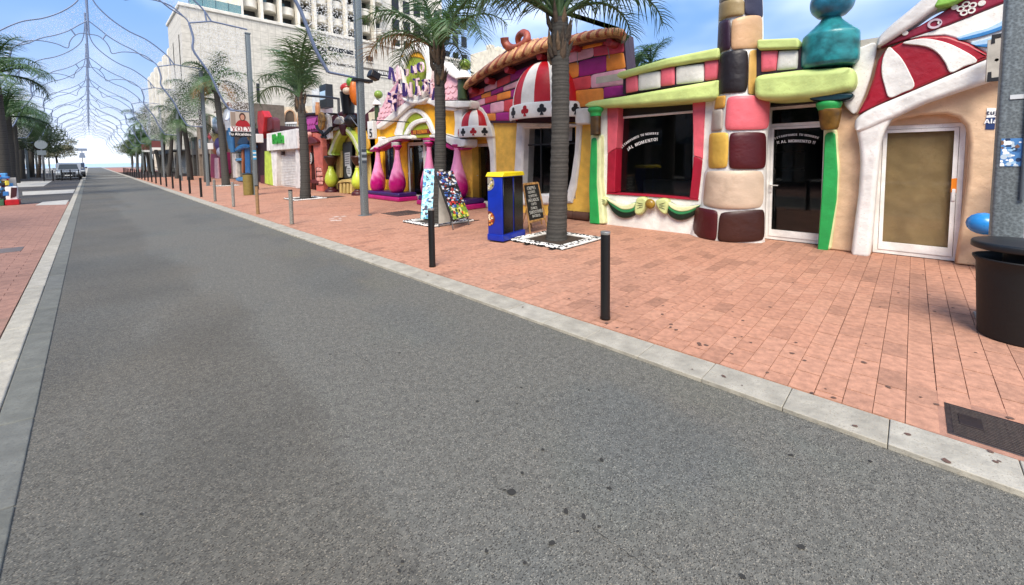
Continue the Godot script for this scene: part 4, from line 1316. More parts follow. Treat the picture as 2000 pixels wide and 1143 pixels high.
func vase(called: String, u: float, x: float, vt: float, vb: float, hw: float, light: Material, deep: Material, lean := 0.0) -> void:
	# pear-shaped sculpted column: pale neck, deep magenta foot with a slanting painted border
	var a := on_x(u, vt, x); var b := on_x(u + lean, vb, x)
	var r := span(on_x(u, (vt + vb) * 0.5, x)) * hw * 1.12
	var prof := [[0.30, 1.0], [0.27, 0.94], [0.30, 0.86], [0.38, 0.74], [0.52, 0.60], [0.76, 0.44], [0.95, 0.30], [1.0, 0.20], [0.93, 0.10], [0.72, 0.03], [0.45, 0.0]]
	var pts := []
	var seg := 28
	var rows := 34
	var mbs := [MB.new(), MB.new()]
	var grid := []
	for j in rows + 1:
		var t := float(j) / rows
		var k := 0
		while k < prof.size() - 2 and prof[prof.size() - 2 - k][1] < t:
			k += 1
		var p0: Array = prof[prof.size() - 1 - k]; var p1: Array = prof[prof.size() - 2 - k]
		var f := clampf((t - p0[1]) / (p1[1] - p0[1]), 0, 1)
		f = f * f * (3 - 2 * f) * 0.4 + f * 0.6
		var rad: float = lerpf(p0[0], p1[0], f) * r
		var c := Vector3(x, lerpf(b.y, a.y, t), lerpf(b.z, a.z, t))
		for i in seg + 1:
			var an := TAU * i / seg
			grid.append(c + Vector3(rad * sin(an), 0, rad * cos(an)))
	var whole := MB.new()
	whole.grid(grid, seg + 1, rows + 1, true)
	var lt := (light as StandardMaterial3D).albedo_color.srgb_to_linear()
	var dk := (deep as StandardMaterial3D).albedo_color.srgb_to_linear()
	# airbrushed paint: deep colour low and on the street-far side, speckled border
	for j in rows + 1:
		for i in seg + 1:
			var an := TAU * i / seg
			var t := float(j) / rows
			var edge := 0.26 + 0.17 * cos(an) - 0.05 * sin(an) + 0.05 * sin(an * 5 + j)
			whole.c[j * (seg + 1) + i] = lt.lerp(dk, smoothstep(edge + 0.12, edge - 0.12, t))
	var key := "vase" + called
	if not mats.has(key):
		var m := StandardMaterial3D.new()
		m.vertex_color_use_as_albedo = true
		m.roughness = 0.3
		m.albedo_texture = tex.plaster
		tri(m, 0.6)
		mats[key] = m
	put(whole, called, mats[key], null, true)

func scales(q: PackedVector2Array, x: float, size: float, m: Material, parent: Node, called := "roof_tile") -> void:
	var lo := q[0]; var hi := q[0]
	for p in q:
		lo = lo.min(p); hi = hi.max(p)
	var sh := MB.new()
	var poly := PackedVector2Array()
	for k in 9:
		var a := PI + PI * k / 8
		poly.append(Vector2(cos(a) * size * 0.54, sin(a) * size * 0.5))
	poly.append(Vector2(size * 0.54, size * 0.5)); poly.append(Vector2(-size * 0.54, size * 0.5))
	sh.slab(Transform3D(STREET * Basis(Vector3(1, 0, 0), -0.16), Vector3.ZERO), poly, 0.03, 0.012, 2)
	var mesh := sh.mesh(m)
	var row := 0
	var y := lo.y
	while y < hi.y:
		var z := lo.x + (size * 0.5 if row % 2 else 0.0)
		while z < hi.x:
			if Geometry2D.is_point_in_polygon(Vector2(z, y), q):
				var o := MeshInstance3D.new()
				o.name = called
				o.mesh = mesh
				parent.add_child(o, true)
				o.position = Vector3(x, y, z) - origin(parent)
			z += size
		y += size * 0.72
		row += 1

func shop_castle() -> void:
	thing("fantasy_castle_shop", "yellow gabled fantasy shop with pink scale roof, bulbous pink columns and purple letters", "shop", Vector3(8.8, 0, -14.0))
	zoom(0.2624, 580, 120)
	var white := paint(WHITE, 0.6, 0.4, 0.4); var amber := paint("f6b419", 0.6, 0.5, 0.3); var mag := paint("b3126e", 0.4, 0.5, 0.3); var pink := paint("e6b3bd", 0.6, 0.5, 0.3)
	var x := 8.75
	room(-18.0, -11.15, 3.3, 9.45, 4.5, "3a3326")
	# back wall of the porch
	for b in [[548, 640, 0], [720, 830, 0], [1190, 1250, 0]]:
		SP("porch_wall", amber, 9.2, 0.25, 0.0, rect(on_x(b[0] * zs + zx, 300, 9.2).z, 0, on_x(b[1] * zs + zx, 300, 9.2).z, 3.2))
	var w0 := on_x(640 * zs + zx, 300, 9.2); var w1 := on_x(720 * zs + zx, 300, 9.2)
	SP("porch_wall", amber, 9.2, 0.25, 0.0, rect(w0.z, 0, w1.z, 0.75))
	SP("porch_wall", amber, 9.2, 0.25, 0.0, rect(w0.z, 2.4, w1.z, 3.2))
	SP("porch_window", glass("101538", 0.6), 9.3, 0.01, 0.0, rect(w0.z, 0.75, w1.z, 2.4))
	var e0 := on_x(825 * zs + zx, 330, 9.2).z; var e1 := on_x(1190 * zs + zx, 330, 9.2).z
	glazed_door(9.2, e0, e0 + (e1 - e0) * 0.4, on_x(880 * zs + zx, 278, 9.2).y, 0.07, 0.0, paint("e6e5e0", 0.4, 0.6, 0.1), glass("0c0e0e", 0.25))
	SP("shop_pane", glass("0c0e0e", 0.3), 9.22, 0.01, 0.0, rect(e0 + (e1 - e0) * 0.4 + 0.005, 0.1, e1, 2.5))
	SP("shop_notice", plain("c6d3da", 0.6), 9.205, 0.003, 0.0, px([930, 670, 965, 668, 963, 715, 930, 715], 9.205))
	SP("porch_head", plain("2a2320", 0.7), 9.18, 0.2, 0.0, rect(e0, 2.52, e1, 3.2))
	# gable
	S("gable_wall", amber, x, 0.4, 0.0, [600, 585, 612, 500, 700, 445, 780, 380, 840, 310, 880, 290, 960, 270, 1030, 300, 1090, 330, 1175, 350, 1175, 570, 1000, 560, 830, 575, 700, 585], 0.0)
	S("gable_moulding", white, x - 0.22, 0.4, 0.06, [590, 500, 594, 470, 650, 425, 720, 365, 790, 310, 850, 268, 905, 262, 890, 300, 830, 338, 760, 400, 690, 450, 640, 485, 606, 505], -1)
	S("gable_moulding", white, x - 0.22, 0.4, 0.06, [935, 300, 940, 268, 1000, 280, 1060, 318, 1130, 335, 1180, 330, 1180, 362, 1120, 366, 1050, 350, 990, 322], -1)
	S("cornice", white, x - 0.3, 0.5, 0.07, [1060, 290, 1180, 284, 1282, 288, 1284, 318, 1278, 346, 1190, 352, 1060, 338], 0.05)
	S("pier", white, x - 0.15, 0.4, 0.05, [1164, 345, 1228, 345, 1220, 470, 1205, 575, 1164, 570, 1172, 460], 0.02)
	S("entablature", white, x - 0.3, 0.5, 0.07, [545, 660, 552, 640, 598, 600, 600, 560, 628, 572, 680, 562, 745, 548, 800, 545, 836, 552, 838, 582, 790, 580, 715, 590, 650, 622, 600, 645], -1)
	S("entablature", white, x - 0.3, 0.5, 0.07, [985, 545, 1040, 535, 1090, 540, 1165, 562, 1246, 575, 1254, 600, 1250, 632, 1215, 643, 1160, 636, 1095, 600, 1040, 578, 988, 568], -1)
	S("entablature_soffit", mag, x - 0.24, 0.4, 0.04, [540, 672, 556, 655, 620, 630, 700, 588, 770, 572, 780, 585, 715, 605, 640, 640, 590, 668], -1)
	S("entablature_soffit", mag, x - 0.24, 0.4, 0.04, [925, 580, 990, 566, 1040, 575, 1100, 602, 1160, 636, 1235, 642, 1210, 660, 1150, 660, 1090, 630, 1030, 598], -1)
	# arched light over the door, lime inside
	var oa := smooth(px([735, 560, 733, 490, 752, 430, 790, 385, 830, 358, 872, 350, 918, 364, 958, 400, 990, 455, 1010, 510, 1016, 560], x - 0.1), 3)
	var ia := smooth(px([790, 560, 788, 495, 800, 450, 825, 412, 852, 390, 880, 383, 912, 395, 938, 424, 962, 468, 982, 515, 990, 560], x - 0.1), 3)
	oa = oa.slice(0, 31); ia = ia.slice(0, 31)
	var mb := MB.new()
	mb.ring(Transform3D(STREET, Vector3(x - 0.1, 0, 0)), oa, ia, 0.25, false, 0.04)
	put(mb, "arch", white)
	S("arch_panel", paint("9fae22", 0.5, 0.5, 0.3), x - 0.02, 0.04, 0.0, [786, 566, 788, 495, 800, 450, 825, 412, 852, 390, 880, 383, 912, 395, 938, 424, 962, 468, 982, 515, 992, 566], 0)
	var ob := smooth(px([798, 548, 812, 500, 850, 452, 905, 428, 962, 428], x - 0.12), 3).slice(0, 13)
	var ib := smooth(px([820, 552, 838, 515, 866, 482, 910, 460, 975, 458], x - 0.12), 3).slice(0, 13)
	mb = MB.new()
	mb.ring(Transform3D(STREET, Vector3(x - 0.12, 0, 0)), ob, ib, 0.12, false, 0.02)
	put(mb, "inner_arch", white)
	S("name_board", paint("7a1c14", 0.5), x - 0.06, 0.05, 0.008, [846, 515, 980, 502, 983, 535, 850, 548], 0)
	var lp := on_x(914 * zs + zx, 525 * zs + zy, x - 0.065)
	letters("TU TIENDA", 0.13, 0.01, Transform3D(STREET, lp), "lettering", plain("c8871a", 0.5))
	# pink scale roof
	S("roof_bed", paint("d79fb0", 0.6), x - 0.08, 0.3, 0.0, [590, 480, 612, 380, 650, 300, 690, 225, 760, 130, 860, 120, 905, 265, 850, 270, 790, 312, 720, 368, 650, 428], 0)
	scales(px([596, 470, 616, 385, 655, 300, 700, 215, 760, 215, 800, 300, 700, 380, 640, 430], x - 0.1), x - 0.1, 0.26, pink, cur)
	S("roof_bed", paint("d79fb0", 0.6), x - 0.08, 0.3, 0.0, [900, 60, 1020, 20, 1100, 60, 1190, 130, 1190, 288, 1060, 292, 950, 270], 0)
	scales(px([960, 120, 1060, 120, 1180, 160, 1190, 285, 1070, 288, 1000, 280], x - 0.1), x - 0.1, 0.26, pink, cur)
	S("raking_coping", white, x - 0.25, 0.4, 0.06, [1020, 0, 1080, -4, 1120, 40, 1190, 108, 1200, 138, 1150, 118, 1075, 62], 0.04)
	# round name plaque
	zoom(0.13126, 720, 90)
	var c := on_x(672 * zs + zx, 405 * zs + zy, x - 0.3)
	var r := absf(on_x(850 * zs + zx, 405 * zs + zy, x - 0.3).z - c.z)
	mb = MB.new()
	mb.ring(Transform3D(STREET, Vector3(x - 0.3, 0, 0)), ell(c.z, c.y, r * 1.36, r * 1.42, 36), ell(c.z, c.y, r, r * 1.02, 36), 0.4, true, 0.06)
	put(mb, "plaque_ring", white)
	SP("plaque_back", paint("8fa02c", 0.5, 0.5, 0.3), x - 0.16, 0.1, 0.0, ell(c.z, c.y, r * 1.05, r * 1.06, 30))
	S("plaque_crown", amber, x - 0.2, 0.3, 0.05, [470, 150, 560, 118, 700, 98, 860, 105, 950, 130, 930, 165, 840, 215, 760, 180, 650, 165, 560, 180], -1)
	S("plaque_top", white, x - 0.1, 0.3, 0.06, [430, 150, 470, 90, 560, 45, 700, 20, 850, 30, 970, 90, 975, 150, 850, 110, 700, 100, 560, 120, 470, 160], -1)
	S("plaque_foot", white, x - 0.32, 0.4, 0.06, [480, 760, 560, 790, 660, 800, 780, 790, 850, 760, 830, 810, 740, 855, 640, 860, 540, 825], -1)
	# big purple letters on pink backing
	var purple := paint("33206a", 0.4, 0.6, 0.1); var lpink := paint("f2d3d8", 0.5, 0.6, 0.1)
	for s in [["M", 385, 430, 200, 0.28], ["U", 552, 395, 95, -0.15], ["N", 662, 350, 105, 0.12], ["O", 765, 315, 130, 0.1], ["F", 345, 830, 260, 0.2], ["A", 435, 640, 130, 0.05], ["N", 572, 655, 190, 0.0], ["T", 700, 570, 150, 0.05], ["A", 722, 665, 120, 0.0], ["S", 822, 585, 150, -0.1], ["Í", 915, 630, 140, 0.0], ["A", 985, 715, 150, -0.2]]:
		var p := on_x(s[1] * zs + zx, s[2] * zs + zy, x - 0.46)
		var h: float = s[3] * 0.00262
		var t := Transform3D(STREET * Basis(Vector3(0, 0, 1), s[4]), p)
		var bk := letters(s[0], h * 1.05, 0.05, Transform3D(t.basis, p + Vector3(0.05, -0.004, 0.004)), "letter", lpink)
		letters(s[0], h, 0.04, t, "letter_face", purple, bk)
	# finials with green balls
	var ballm := paint("7f9a3c", 0.25, 0.6, 0.2); var cap := white
	mb = MB.new(); mb.ball(on_x(1437 * zs + zx, 275 * zs + zy, x - 0.1), Vector3.ONE * span(on_x(1437 * zs + zx, 275 * zs + zy, x - 0.1)) * 88 * zs, 20)
	put(mb, "finial_ball", ballm)
	turned("finial_cap", cap, x - 0.1, 1415, [[350, 62], [380, 70], [430, 105], [470, 140], [490, 142]], 0.8)
	turned("finial_shaft", paint("3a4a2a", 0.3, 0.6, 0.2), x - 0.1, 1390, [[480, 82], [600, 80], [700, 82], [806, 84]], 0.8)
	mb = MB.new(); mb.ball(on_x(145 * zs + zx, 722 * zs + zy, x), Vector3.ONE * 0.18, 18)
	put(mb, "finial_ball", ballm)
	turned("finial_cap", cap, x, 118, [[770, 30], [820, 50], [860, 75], [880, 78]], 0.8)
	turned("finial_shaft", paint("3a4a2a", 0.3, 0.6, 0.2), x, 118, [[870, 40], [1000, 40], [1140, 42]], 0.8)
	# bulbous columns on their plinths
	zoom(1, 0, 0)
	var pk := paint("ee94c0", 0.3, 0.6, 0.1); var dp := paint("b00b6c", 0.3, 0.6, 0.1)
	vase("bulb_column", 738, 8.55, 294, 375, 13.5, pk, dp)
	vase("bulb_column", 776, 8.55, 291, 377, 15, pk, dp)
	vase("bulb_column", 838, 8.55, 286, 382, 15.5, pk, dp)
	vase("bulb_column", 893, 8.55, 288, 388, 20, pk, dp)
	for s in [[738, 293, 9.0], [776, 289, 9.5], [838, 283, 10.0], [893, 287, 11]]:
		turned("bulb_capital", mag, 8.55, s[0], [[s[1] - 5, s[2] * 0.9], [s[1] - 3, s[2]], [s[1], s[2] * 0.75], [s[1] + 4, s[2] * 0.5]], 1.0)
	turned("bulb_block", paint("b9b3ae", 0.5), 8.55, 774, [[278, 9.5], [286, 9.5], [287, 9]], 1.0, null, 6)
	turned("bulb_block", paint("8a6f78", 0.5), 8.55, 836, [[274, 10], [282, 10], [283, 9.5]], 1.0, null, 6)
	var pl := [on_x(720, 390, 8.4).z, on_x(786, 390, 8.4).z, on_x(822, 395, 8.4).z, on_x(918, 405, 8.4).z]
	for k in 2:
		B("plinth", mag, Vector3(8.22, 0, pl[k * 2]), Vector3(9.1, 0.17, pl[k * 2 + 1]), 0.04)
		B("plinth_top", paint("35175c", 0.4, 0.6, 0.1), Vector3(8.27, 0.165, pl[k * 2] + 0.04), Vector3(9.1, 0.33, pl[k * 2 + 1] - 0.06), 0.05)

func shop_lime() -> void:
	thing("lime_arch_shop", "small dark red shop with a lime green pointed arch and two green bulb columns", "shop", Vector3(9.0, 0, -20.5))
	zoom(0.2011, 600, 160)
	var mar := paint("451019", 0.45, 0.5, 0.25); var lime := paint("b3c447", 0.45, 0.5, 0.25); var cream := paint("d8bd72", 0.6, 0.5, 0.3); var white := paint(WHITE, 0.6, 0.4, 0.4)
	var x := 9.0
	room(-23.0, -18.0, 3.2, 9.4, 4.0, "241e1c")
	S("wall", cream, 9.2, 0.2, 0.0, [215, 1060, 215, 480, 340, 400, 560, 400, 660, 560, 660, 1100, 470, 1090, 470, 620, 300, 560, 300, 1075], 0)
	S("pediment", mar, x - 0.05, 0.3, 0.05, [205, 480, 215, 370, 250, 320, 330, 285, 440, 300, 540, 330, 640, 240, 660, 390, 560, 460, 480, 470, 400, 420, 330, 400, 270, 430], 0.03)
	S("pediment_panel", white, x - 0.09, 0.06, 0.02, [252, 400, 275, 355, 310, 333, 345, 345, 352, 400, 300, 412], -1)
	S("wall_panel", paint("d8a83a", 0.5), x - 0.08, 0.08, 0.02, [440, 460, 500, 440, 560, 480, 600, 640, 540, 640, 500, 560], -1)
	S("sign_board", paint("dcd3b8", 0.5), x - 0.12, 0.1, 0.02, [592, 300, 655, 285, 655, 385, 600, 392], 0.02)
	var oa := smooth(px([196, 712, 205, 650, 228, 580, 262, 510, 305, 455, 350, 432, 396, 440, 440, 488, 482, 560, 514, 630, 530, 712], x - 0.25), 3).slice(0, 31)
	var ia := smooth(px([262, 712, 266, 655, 282, 600, 302, 555, 328, 520, 355, 505, 382, 520, 412, 560, 440, 610, 455, 655, 466, 712], x - 0.25), 3).slice(0, 31)
	var mb := MB.new()
	mb.ring(Transform3D(STREET, Vector3(x - 0.25, 0, 0)), oa, ia, 0.4, false, 0.06)
	put(mb, "arch", lime)
	var om := smooth(px([215, 712, 222, 650, 246, 585, 276, 520, 312, 472, 350, 452, 390, 462, 430, 505, 468, 570, 498, 635, 512, 712], x - 0.27), 3).slice(0, 31)
	var im := smooth(px([240, 712, 246, 652, 264, 592, 290, 538, 320, 494, 352, 478, 385, 490, 420, 530, 452, 590, 474, 645, 488, 712], x - 0.27), 3).slice(0, 31)
	mb = MB.new()
	mb.ring(Transform3D(STREET, Vector3(x - 0.27, 0, 0)), om, im, 0.06, false, 0.01)
	put(mb, "arch_inlay", paint("dfe3bd", 0.5))
	S("keystone", mar, x - 0.33, 0.2, 0.05, [300, 420, 332, 405, 366, 420, 358, 500, 335, 525, 316, 490], 0.03)
	S("doorway_shade_slab", plain("17191b", 0.08), 9.25, 0.05, 0.0, [262, 1050, 266, 620, 330, 520, 380, 515, 450, 640, 466, 1050], 0)  # near-black slab, its colour stands in for shade inside the arch doorway
	S("door_jamb", cream, 9.1, 0.1, 0.01, [286, 665, 330, 665, 330, 930, 290, 930], 0)
	var board := S("menu_board", plain("33373a", 0.6), 9.08, 0.03, 0.004, [340, 592, 430, 580, 432, 935, 360, 935], 0)
	S("menu_sheet", plain("c5c8c6", 0.7), 9.07, 0.005, 0, [362, 690, 414, 682, 416, 815, 366, 820], 0, board)
	for k in 5:
		S("menu_line", plain("50555a", 0.7), 9.064, 0.003, 0, [368, 705 + k * 22, 408, 700 + k * 22, 408, 706 + k * 22, 368, 712 + k * 22], 0, board)
	var rc := on_x(404 * zs + zx, 865 * zs + zy, 9.06)
	SP("round_sign", plain("cfd4d2", 0.6), 9.06, 0.01, 0.003, ell(rc.z, rc.y, 0.28, 0.3, 22), board)
	for k in 3:
		SP("round_sign_line", plain("59605e", 0.7), 9.048, 0.004, 0, rect(rc.z - 0.17, rc.y - 0.13 + k * 0.11, rc.z + 0.17, rc.y - 0.09 + k * 0.11), board)
	for k in 2:
		var u: float = [228, 487][k]
		var dv: float = [0, 22][k]
		turned("bulb_column", paint("c6d645", 0.3, 0.6, 0.2), 8.7, u, [[812 + dv, 22], [850 + dv, 30], [900 + dv, 52], [950 + dv, 62], [985 + dv, 54], [1015 + dv, 30], [1022 + dv, 10]], 1.0)
		turned("bulb_capital", paint("4a2414", 0.4, 0.8, 0.3, "brush"), 8.7, u + 2, [[718, 66], [735, 70], [748, 62], [775, 50], [800, 36], [815, 24]], 1.0)
		turned("bulb_base", mar, 8.7, u + 8, [[1022 + dv, 34], [1035 + dv, 40], [1048 + dv, 60], [1072 + dv, 66], [1085 + dv, 66]], 1.0)
	# low curved barrel counter between the columns
	S("counter_top", cream, 8.62, 0.5, 0.05, [298, 985, 305, 960, 340, 945, 390, 942, 440, 955, 445, 990, 400, 980, 340, 982], -1)
	for k in 4:
		S("counter_slat", cream, 8.66, 0.3, 0.02, [312 + k * 34, 985, 330 + k * 34, 985, 328 + k * 34, 1085, 312 + k * 34, 1083], 0)
	S("counter_back", mar, 8.8, 0.2, 0.0, [302, 985, 445, 985, 445, 1085, 304, 1080], 0)
	S("side_post", mar, 8.75, 0.3, 0.04, [146, 600, 200, 600, 205, 1050, 150, 1055], 0.02)
	# roof-top ornament: a black tub with a rounded orange, red and green topping
	var oc := on_x(395 * zs + zx, 320 * zs + zy, 8.8)
	thing("rooftop_tub_ornament", "black tub ornament with orange and red topping and green ball on roof", "ornament", Vector3(8.8, oc.y, oc.z))
	turned("tub", plain("0c0c10", 0.35), 8.8, 392, [[100, 76], [108, 74], [200, 66], [318, 56], [324, 50]], 1.0)
	turned("tub_stand", plain("17171b", 0.5), 8.8, 430, [[320, 40], [360, 72], [400, 66], [440, 40]], 1.0)
	T("tub_wire", plain("8e9094", 0.4, 0.6), [on_x(660, 225, 8.65), on_x(672, 240, 8.6), on_x(684, 228, 8.6), on_x(698, 246, 8.6)], 0.02)
	var oblob := MB.new()
	oblob.ball(on_x(470 * zs + zx, 100 * zs + zy, 8.85), Vector3(0.3, 0.62, 0.2), 16); put(oblob, "orange_topping", paint("d9701c", 0.35))
	oblob = MB.new()
	oblob.ball(on_x(395 * zs + zx, 62 * zs + zy, 8.8), Vector3(0.35, 0.26, 0.38), 16); put(oblob, "red_topping", paint("b5251c", 0.35))
	oblob = MB.new()
	oblob.ball(on_x(386 * zs + zx, 88 * zs + zy, 8.6), Vector3(0.2, 0.17, 0.2), 12); put(oblob, "cream_topping", paint("e8d7bd", 0.35))
	oblob = MB.new()
	oblob.ball(on_x(430 * zs + zx, 4 * zs + zy, 8.8), Vector3.ONE * 0.24, 16); put(oblob, "green_ball", paint("6fa53a", 0.35))
	# little box sign on the post
	var bs := on_x(727, 254, 7.2)
	thing("box_sign", "white box sign with number five hanging beside the galvanised post", "sign", bs)
	B("box", plain("dcdbd4", 0.5), bs + Vector3(-0.08, -0.32, -0.2), bs + Vector3(0.08, 0.32, 0.2), 0.02)
	letters("5", 0.3, 0.01, Transform3D(STREET, bs + Vector3(-0.085, -0.12, 0.04)), "number", plain("202022", 0.6))
	T("bracket", plain("30343a", 0.5, 0.3), [bs + Vector3(0, 0.3, 0), bs + Vector3(0, 0.36, 0), bs + Vector3(1.9, 0.36, 0)], 0.02)
	# black railing frame behind the roof
	thing("roof_frame", "black steel pipe frame standing on the shop roofs", "frame", Vector3(9.6, 3.2, -23))
	T("rail", plain("1b1c1f", 0.5, 0.3), [on_x(592, 186, 9.6), on_x(640, 190, 9.6), on_x(661, 193, 9.6), on_x(662, 240, 9.6)], 0.07)
	var wbx := thing("roof_cooler", "pale rooftop air unit with dark fan panel behind black railing", "air unit", on_x(630, 235, 10.2))
	var wc := on_x(631, 185, 10.2)
	B("case", paint("cfd0cd", 0.5), wc + Vector3(0, -1.6, -1.8), wc + Vector3(0.8, 0.5, -0.6), 0.03)
	B("panel", plain("1d2124", 0.5), wc + Vector3(-0.03, -0.8, -0.5), wc + Vector3(0.4, 0.6, 0.5), 0.02)
	B("panel_window", plain("a7c0d2", 0.3), wc + Vector3(-0.05, -0.3, -0.4), wc + Vector3(0.0, 0.2, 0.4), 0.01)

func shop_salmon() -> void:
	thing("salmon_shop", "salmon pink shop with magenta scalloped roof and dark doorway behind a palm", "shop", Vector3(8.4, 0, -23.5))
	zoom(0.1923, 560, 180)
	var sal := paint("cf6f60", 0.6, 0.5, 0.3); var mar := paint("5c1218", 0.45, 0.5, 0.25)
	var x := 8.5
	S("wall", sal, x, 0.3, 0.03, [130, 980, 140, 900, 160, 420, 300, 410, 330, 430, 360, 560, 370, 1010, 300, 1005, 290, 880, 268, 540, 200, 540, 205, 900, 200, 1000], 0.01)
	B("body_wall", sal, Vector3(8.85, 0, -26.4), Vector3(12.5, 3.4, -22.9))
	S("doorway_shade_slab", plain("17191b", 0.08), 8.75, 0.06, 0.0, [195, 1000, 195, 535, 272, 535, 290, 1000], 0)  # shade of the open doorway painted as a glossy dark slab
	S("door_jamb", plain("d8d6d0", 0.5), 8.7, 0.05, 0.0, [196, 545, 206, 545, 210, 740, 200, 740], 0)
	S("door_hood", mar, x - 0.2, 0.4, 0.05, [170, 505, 190, 470, 230, 450, 270, 470, 300, 500, 290, 520, 200, 530], -1)
	S("door_step", mar, x - 0.1, 0.3, 0.04, [225, 890, 300, 890, 330, 930, 240, 925], 0.02)
	var rc := on_x(233 * zs + zx, 672 * zs + zy, 8.68)
	SP("round_sign", plain("b9bcbb", 0.6), 8.68, 0.03, 0.005, ell(rc.z, rc.y, 0.3, 0.34, 22))
	for k in 4:
		SP("round_sign_line", plain("50565a", 0.7), 8.665, 0.004, 0, rect(rc.z - 0.16, rc.y - 0.2 + k * 0.12, rc.z + 0.16, rc.y - 0.15 + k * 0.12))
	var stones := paint("dd9c90", 0.6)
	S("stone_bed", plain("2a1513", 0.7), x - 0.02, 0.05, 0.0, [292, 765, 340, 765, 362, 870, 364, 945, 300, 945], 0)
	for q in [[300, 770, 320, 768, 322, 802, 302, 806], [326, 770, 342, 775, 346, 806, 328, 804], [300, 815, 350, 812, 352, 852, 302, 858], [300, 868, 326, 866, 328, 905, 302, 906], [332, 868, 360, 866, 360, 905, 334, 906], [318, 912, 356, 910, 358, 938, 320, 940]]:
		brick([stones] + q, x - 0.02, 0.07, null, "stone")
	S("roof", paint("8c2a74", 0.5, 0.5, 0.3), x - 0.05, 0.4, 0.03, [150, 300, 170, 262, 220, 238, 305, 235, 330, 300, 320, 400, 160, 410], 0.02)
	scales(px([155, 300, 175, 265, 300, 242, 318, 390, 165, 400], x - 0.1), x - 0.12, 0.36, paint("a83a8a", 0.5, 0.5, 0.3), cur)
	S("roof_edge", plain("1d0d14", 0.6), x - 0.15, 0.4, 0.06, [150, 240, 200, 210, 300, 205, 450, 210, 450, 228, 300, 228, 200, 236, 155, 262], 0.02)
	S("wall_lantern", paint("e0a79c", 0.5), x - 0.25, 0.2, 0.06, [170, 420, 190, 402, 212, 415, 210, 460, 196, 500, 180, 470], -1)
	# pirate-style emblem: white pointed panel with crossed dark beams, straw coil and bottle above
	var em := S("emblem_panel", paint("e4e0da", 0.6), x - 0.2, 0.15, 0.02, [310, 360, 400, 215, 425, 230, 430, 330, 440, 470, 395, 480, 360, 450], 0.02)
	for s in [[[285, 330, 310, 340, 400, 460, 385, 475, 290, 365]], [[455, 350, 430, 355, 335, 455, 350, 470, 450, 385]]]:
		S("crossed_beam", plain("0f0f10", 0.6), x - 0.26, 0.1, 0.02, s[0], 0.0, em)
	var coil := []
	for k in 40:
		var a := k * 0.36
		var c := on_x(365 * zs + zx, 300 * zs + zy, x - 0.3)
		coil.append(c + Vector3(-0.05, sin(a) * (0.42 - 0.006 * k), cos(a) * (0.28 - 0.004 * k)))
	T("straw_coil", paint("b98a45", 0.6, 0.8, 0.3, "brush"), coil, 0.09, 7, em)
	turned("bottle", paint("c98a58", 0.4), x - 0.2, 312, [[105, 22], [120, 20], [150, 26], [200, 26], [235, 24]], 1.0, em)

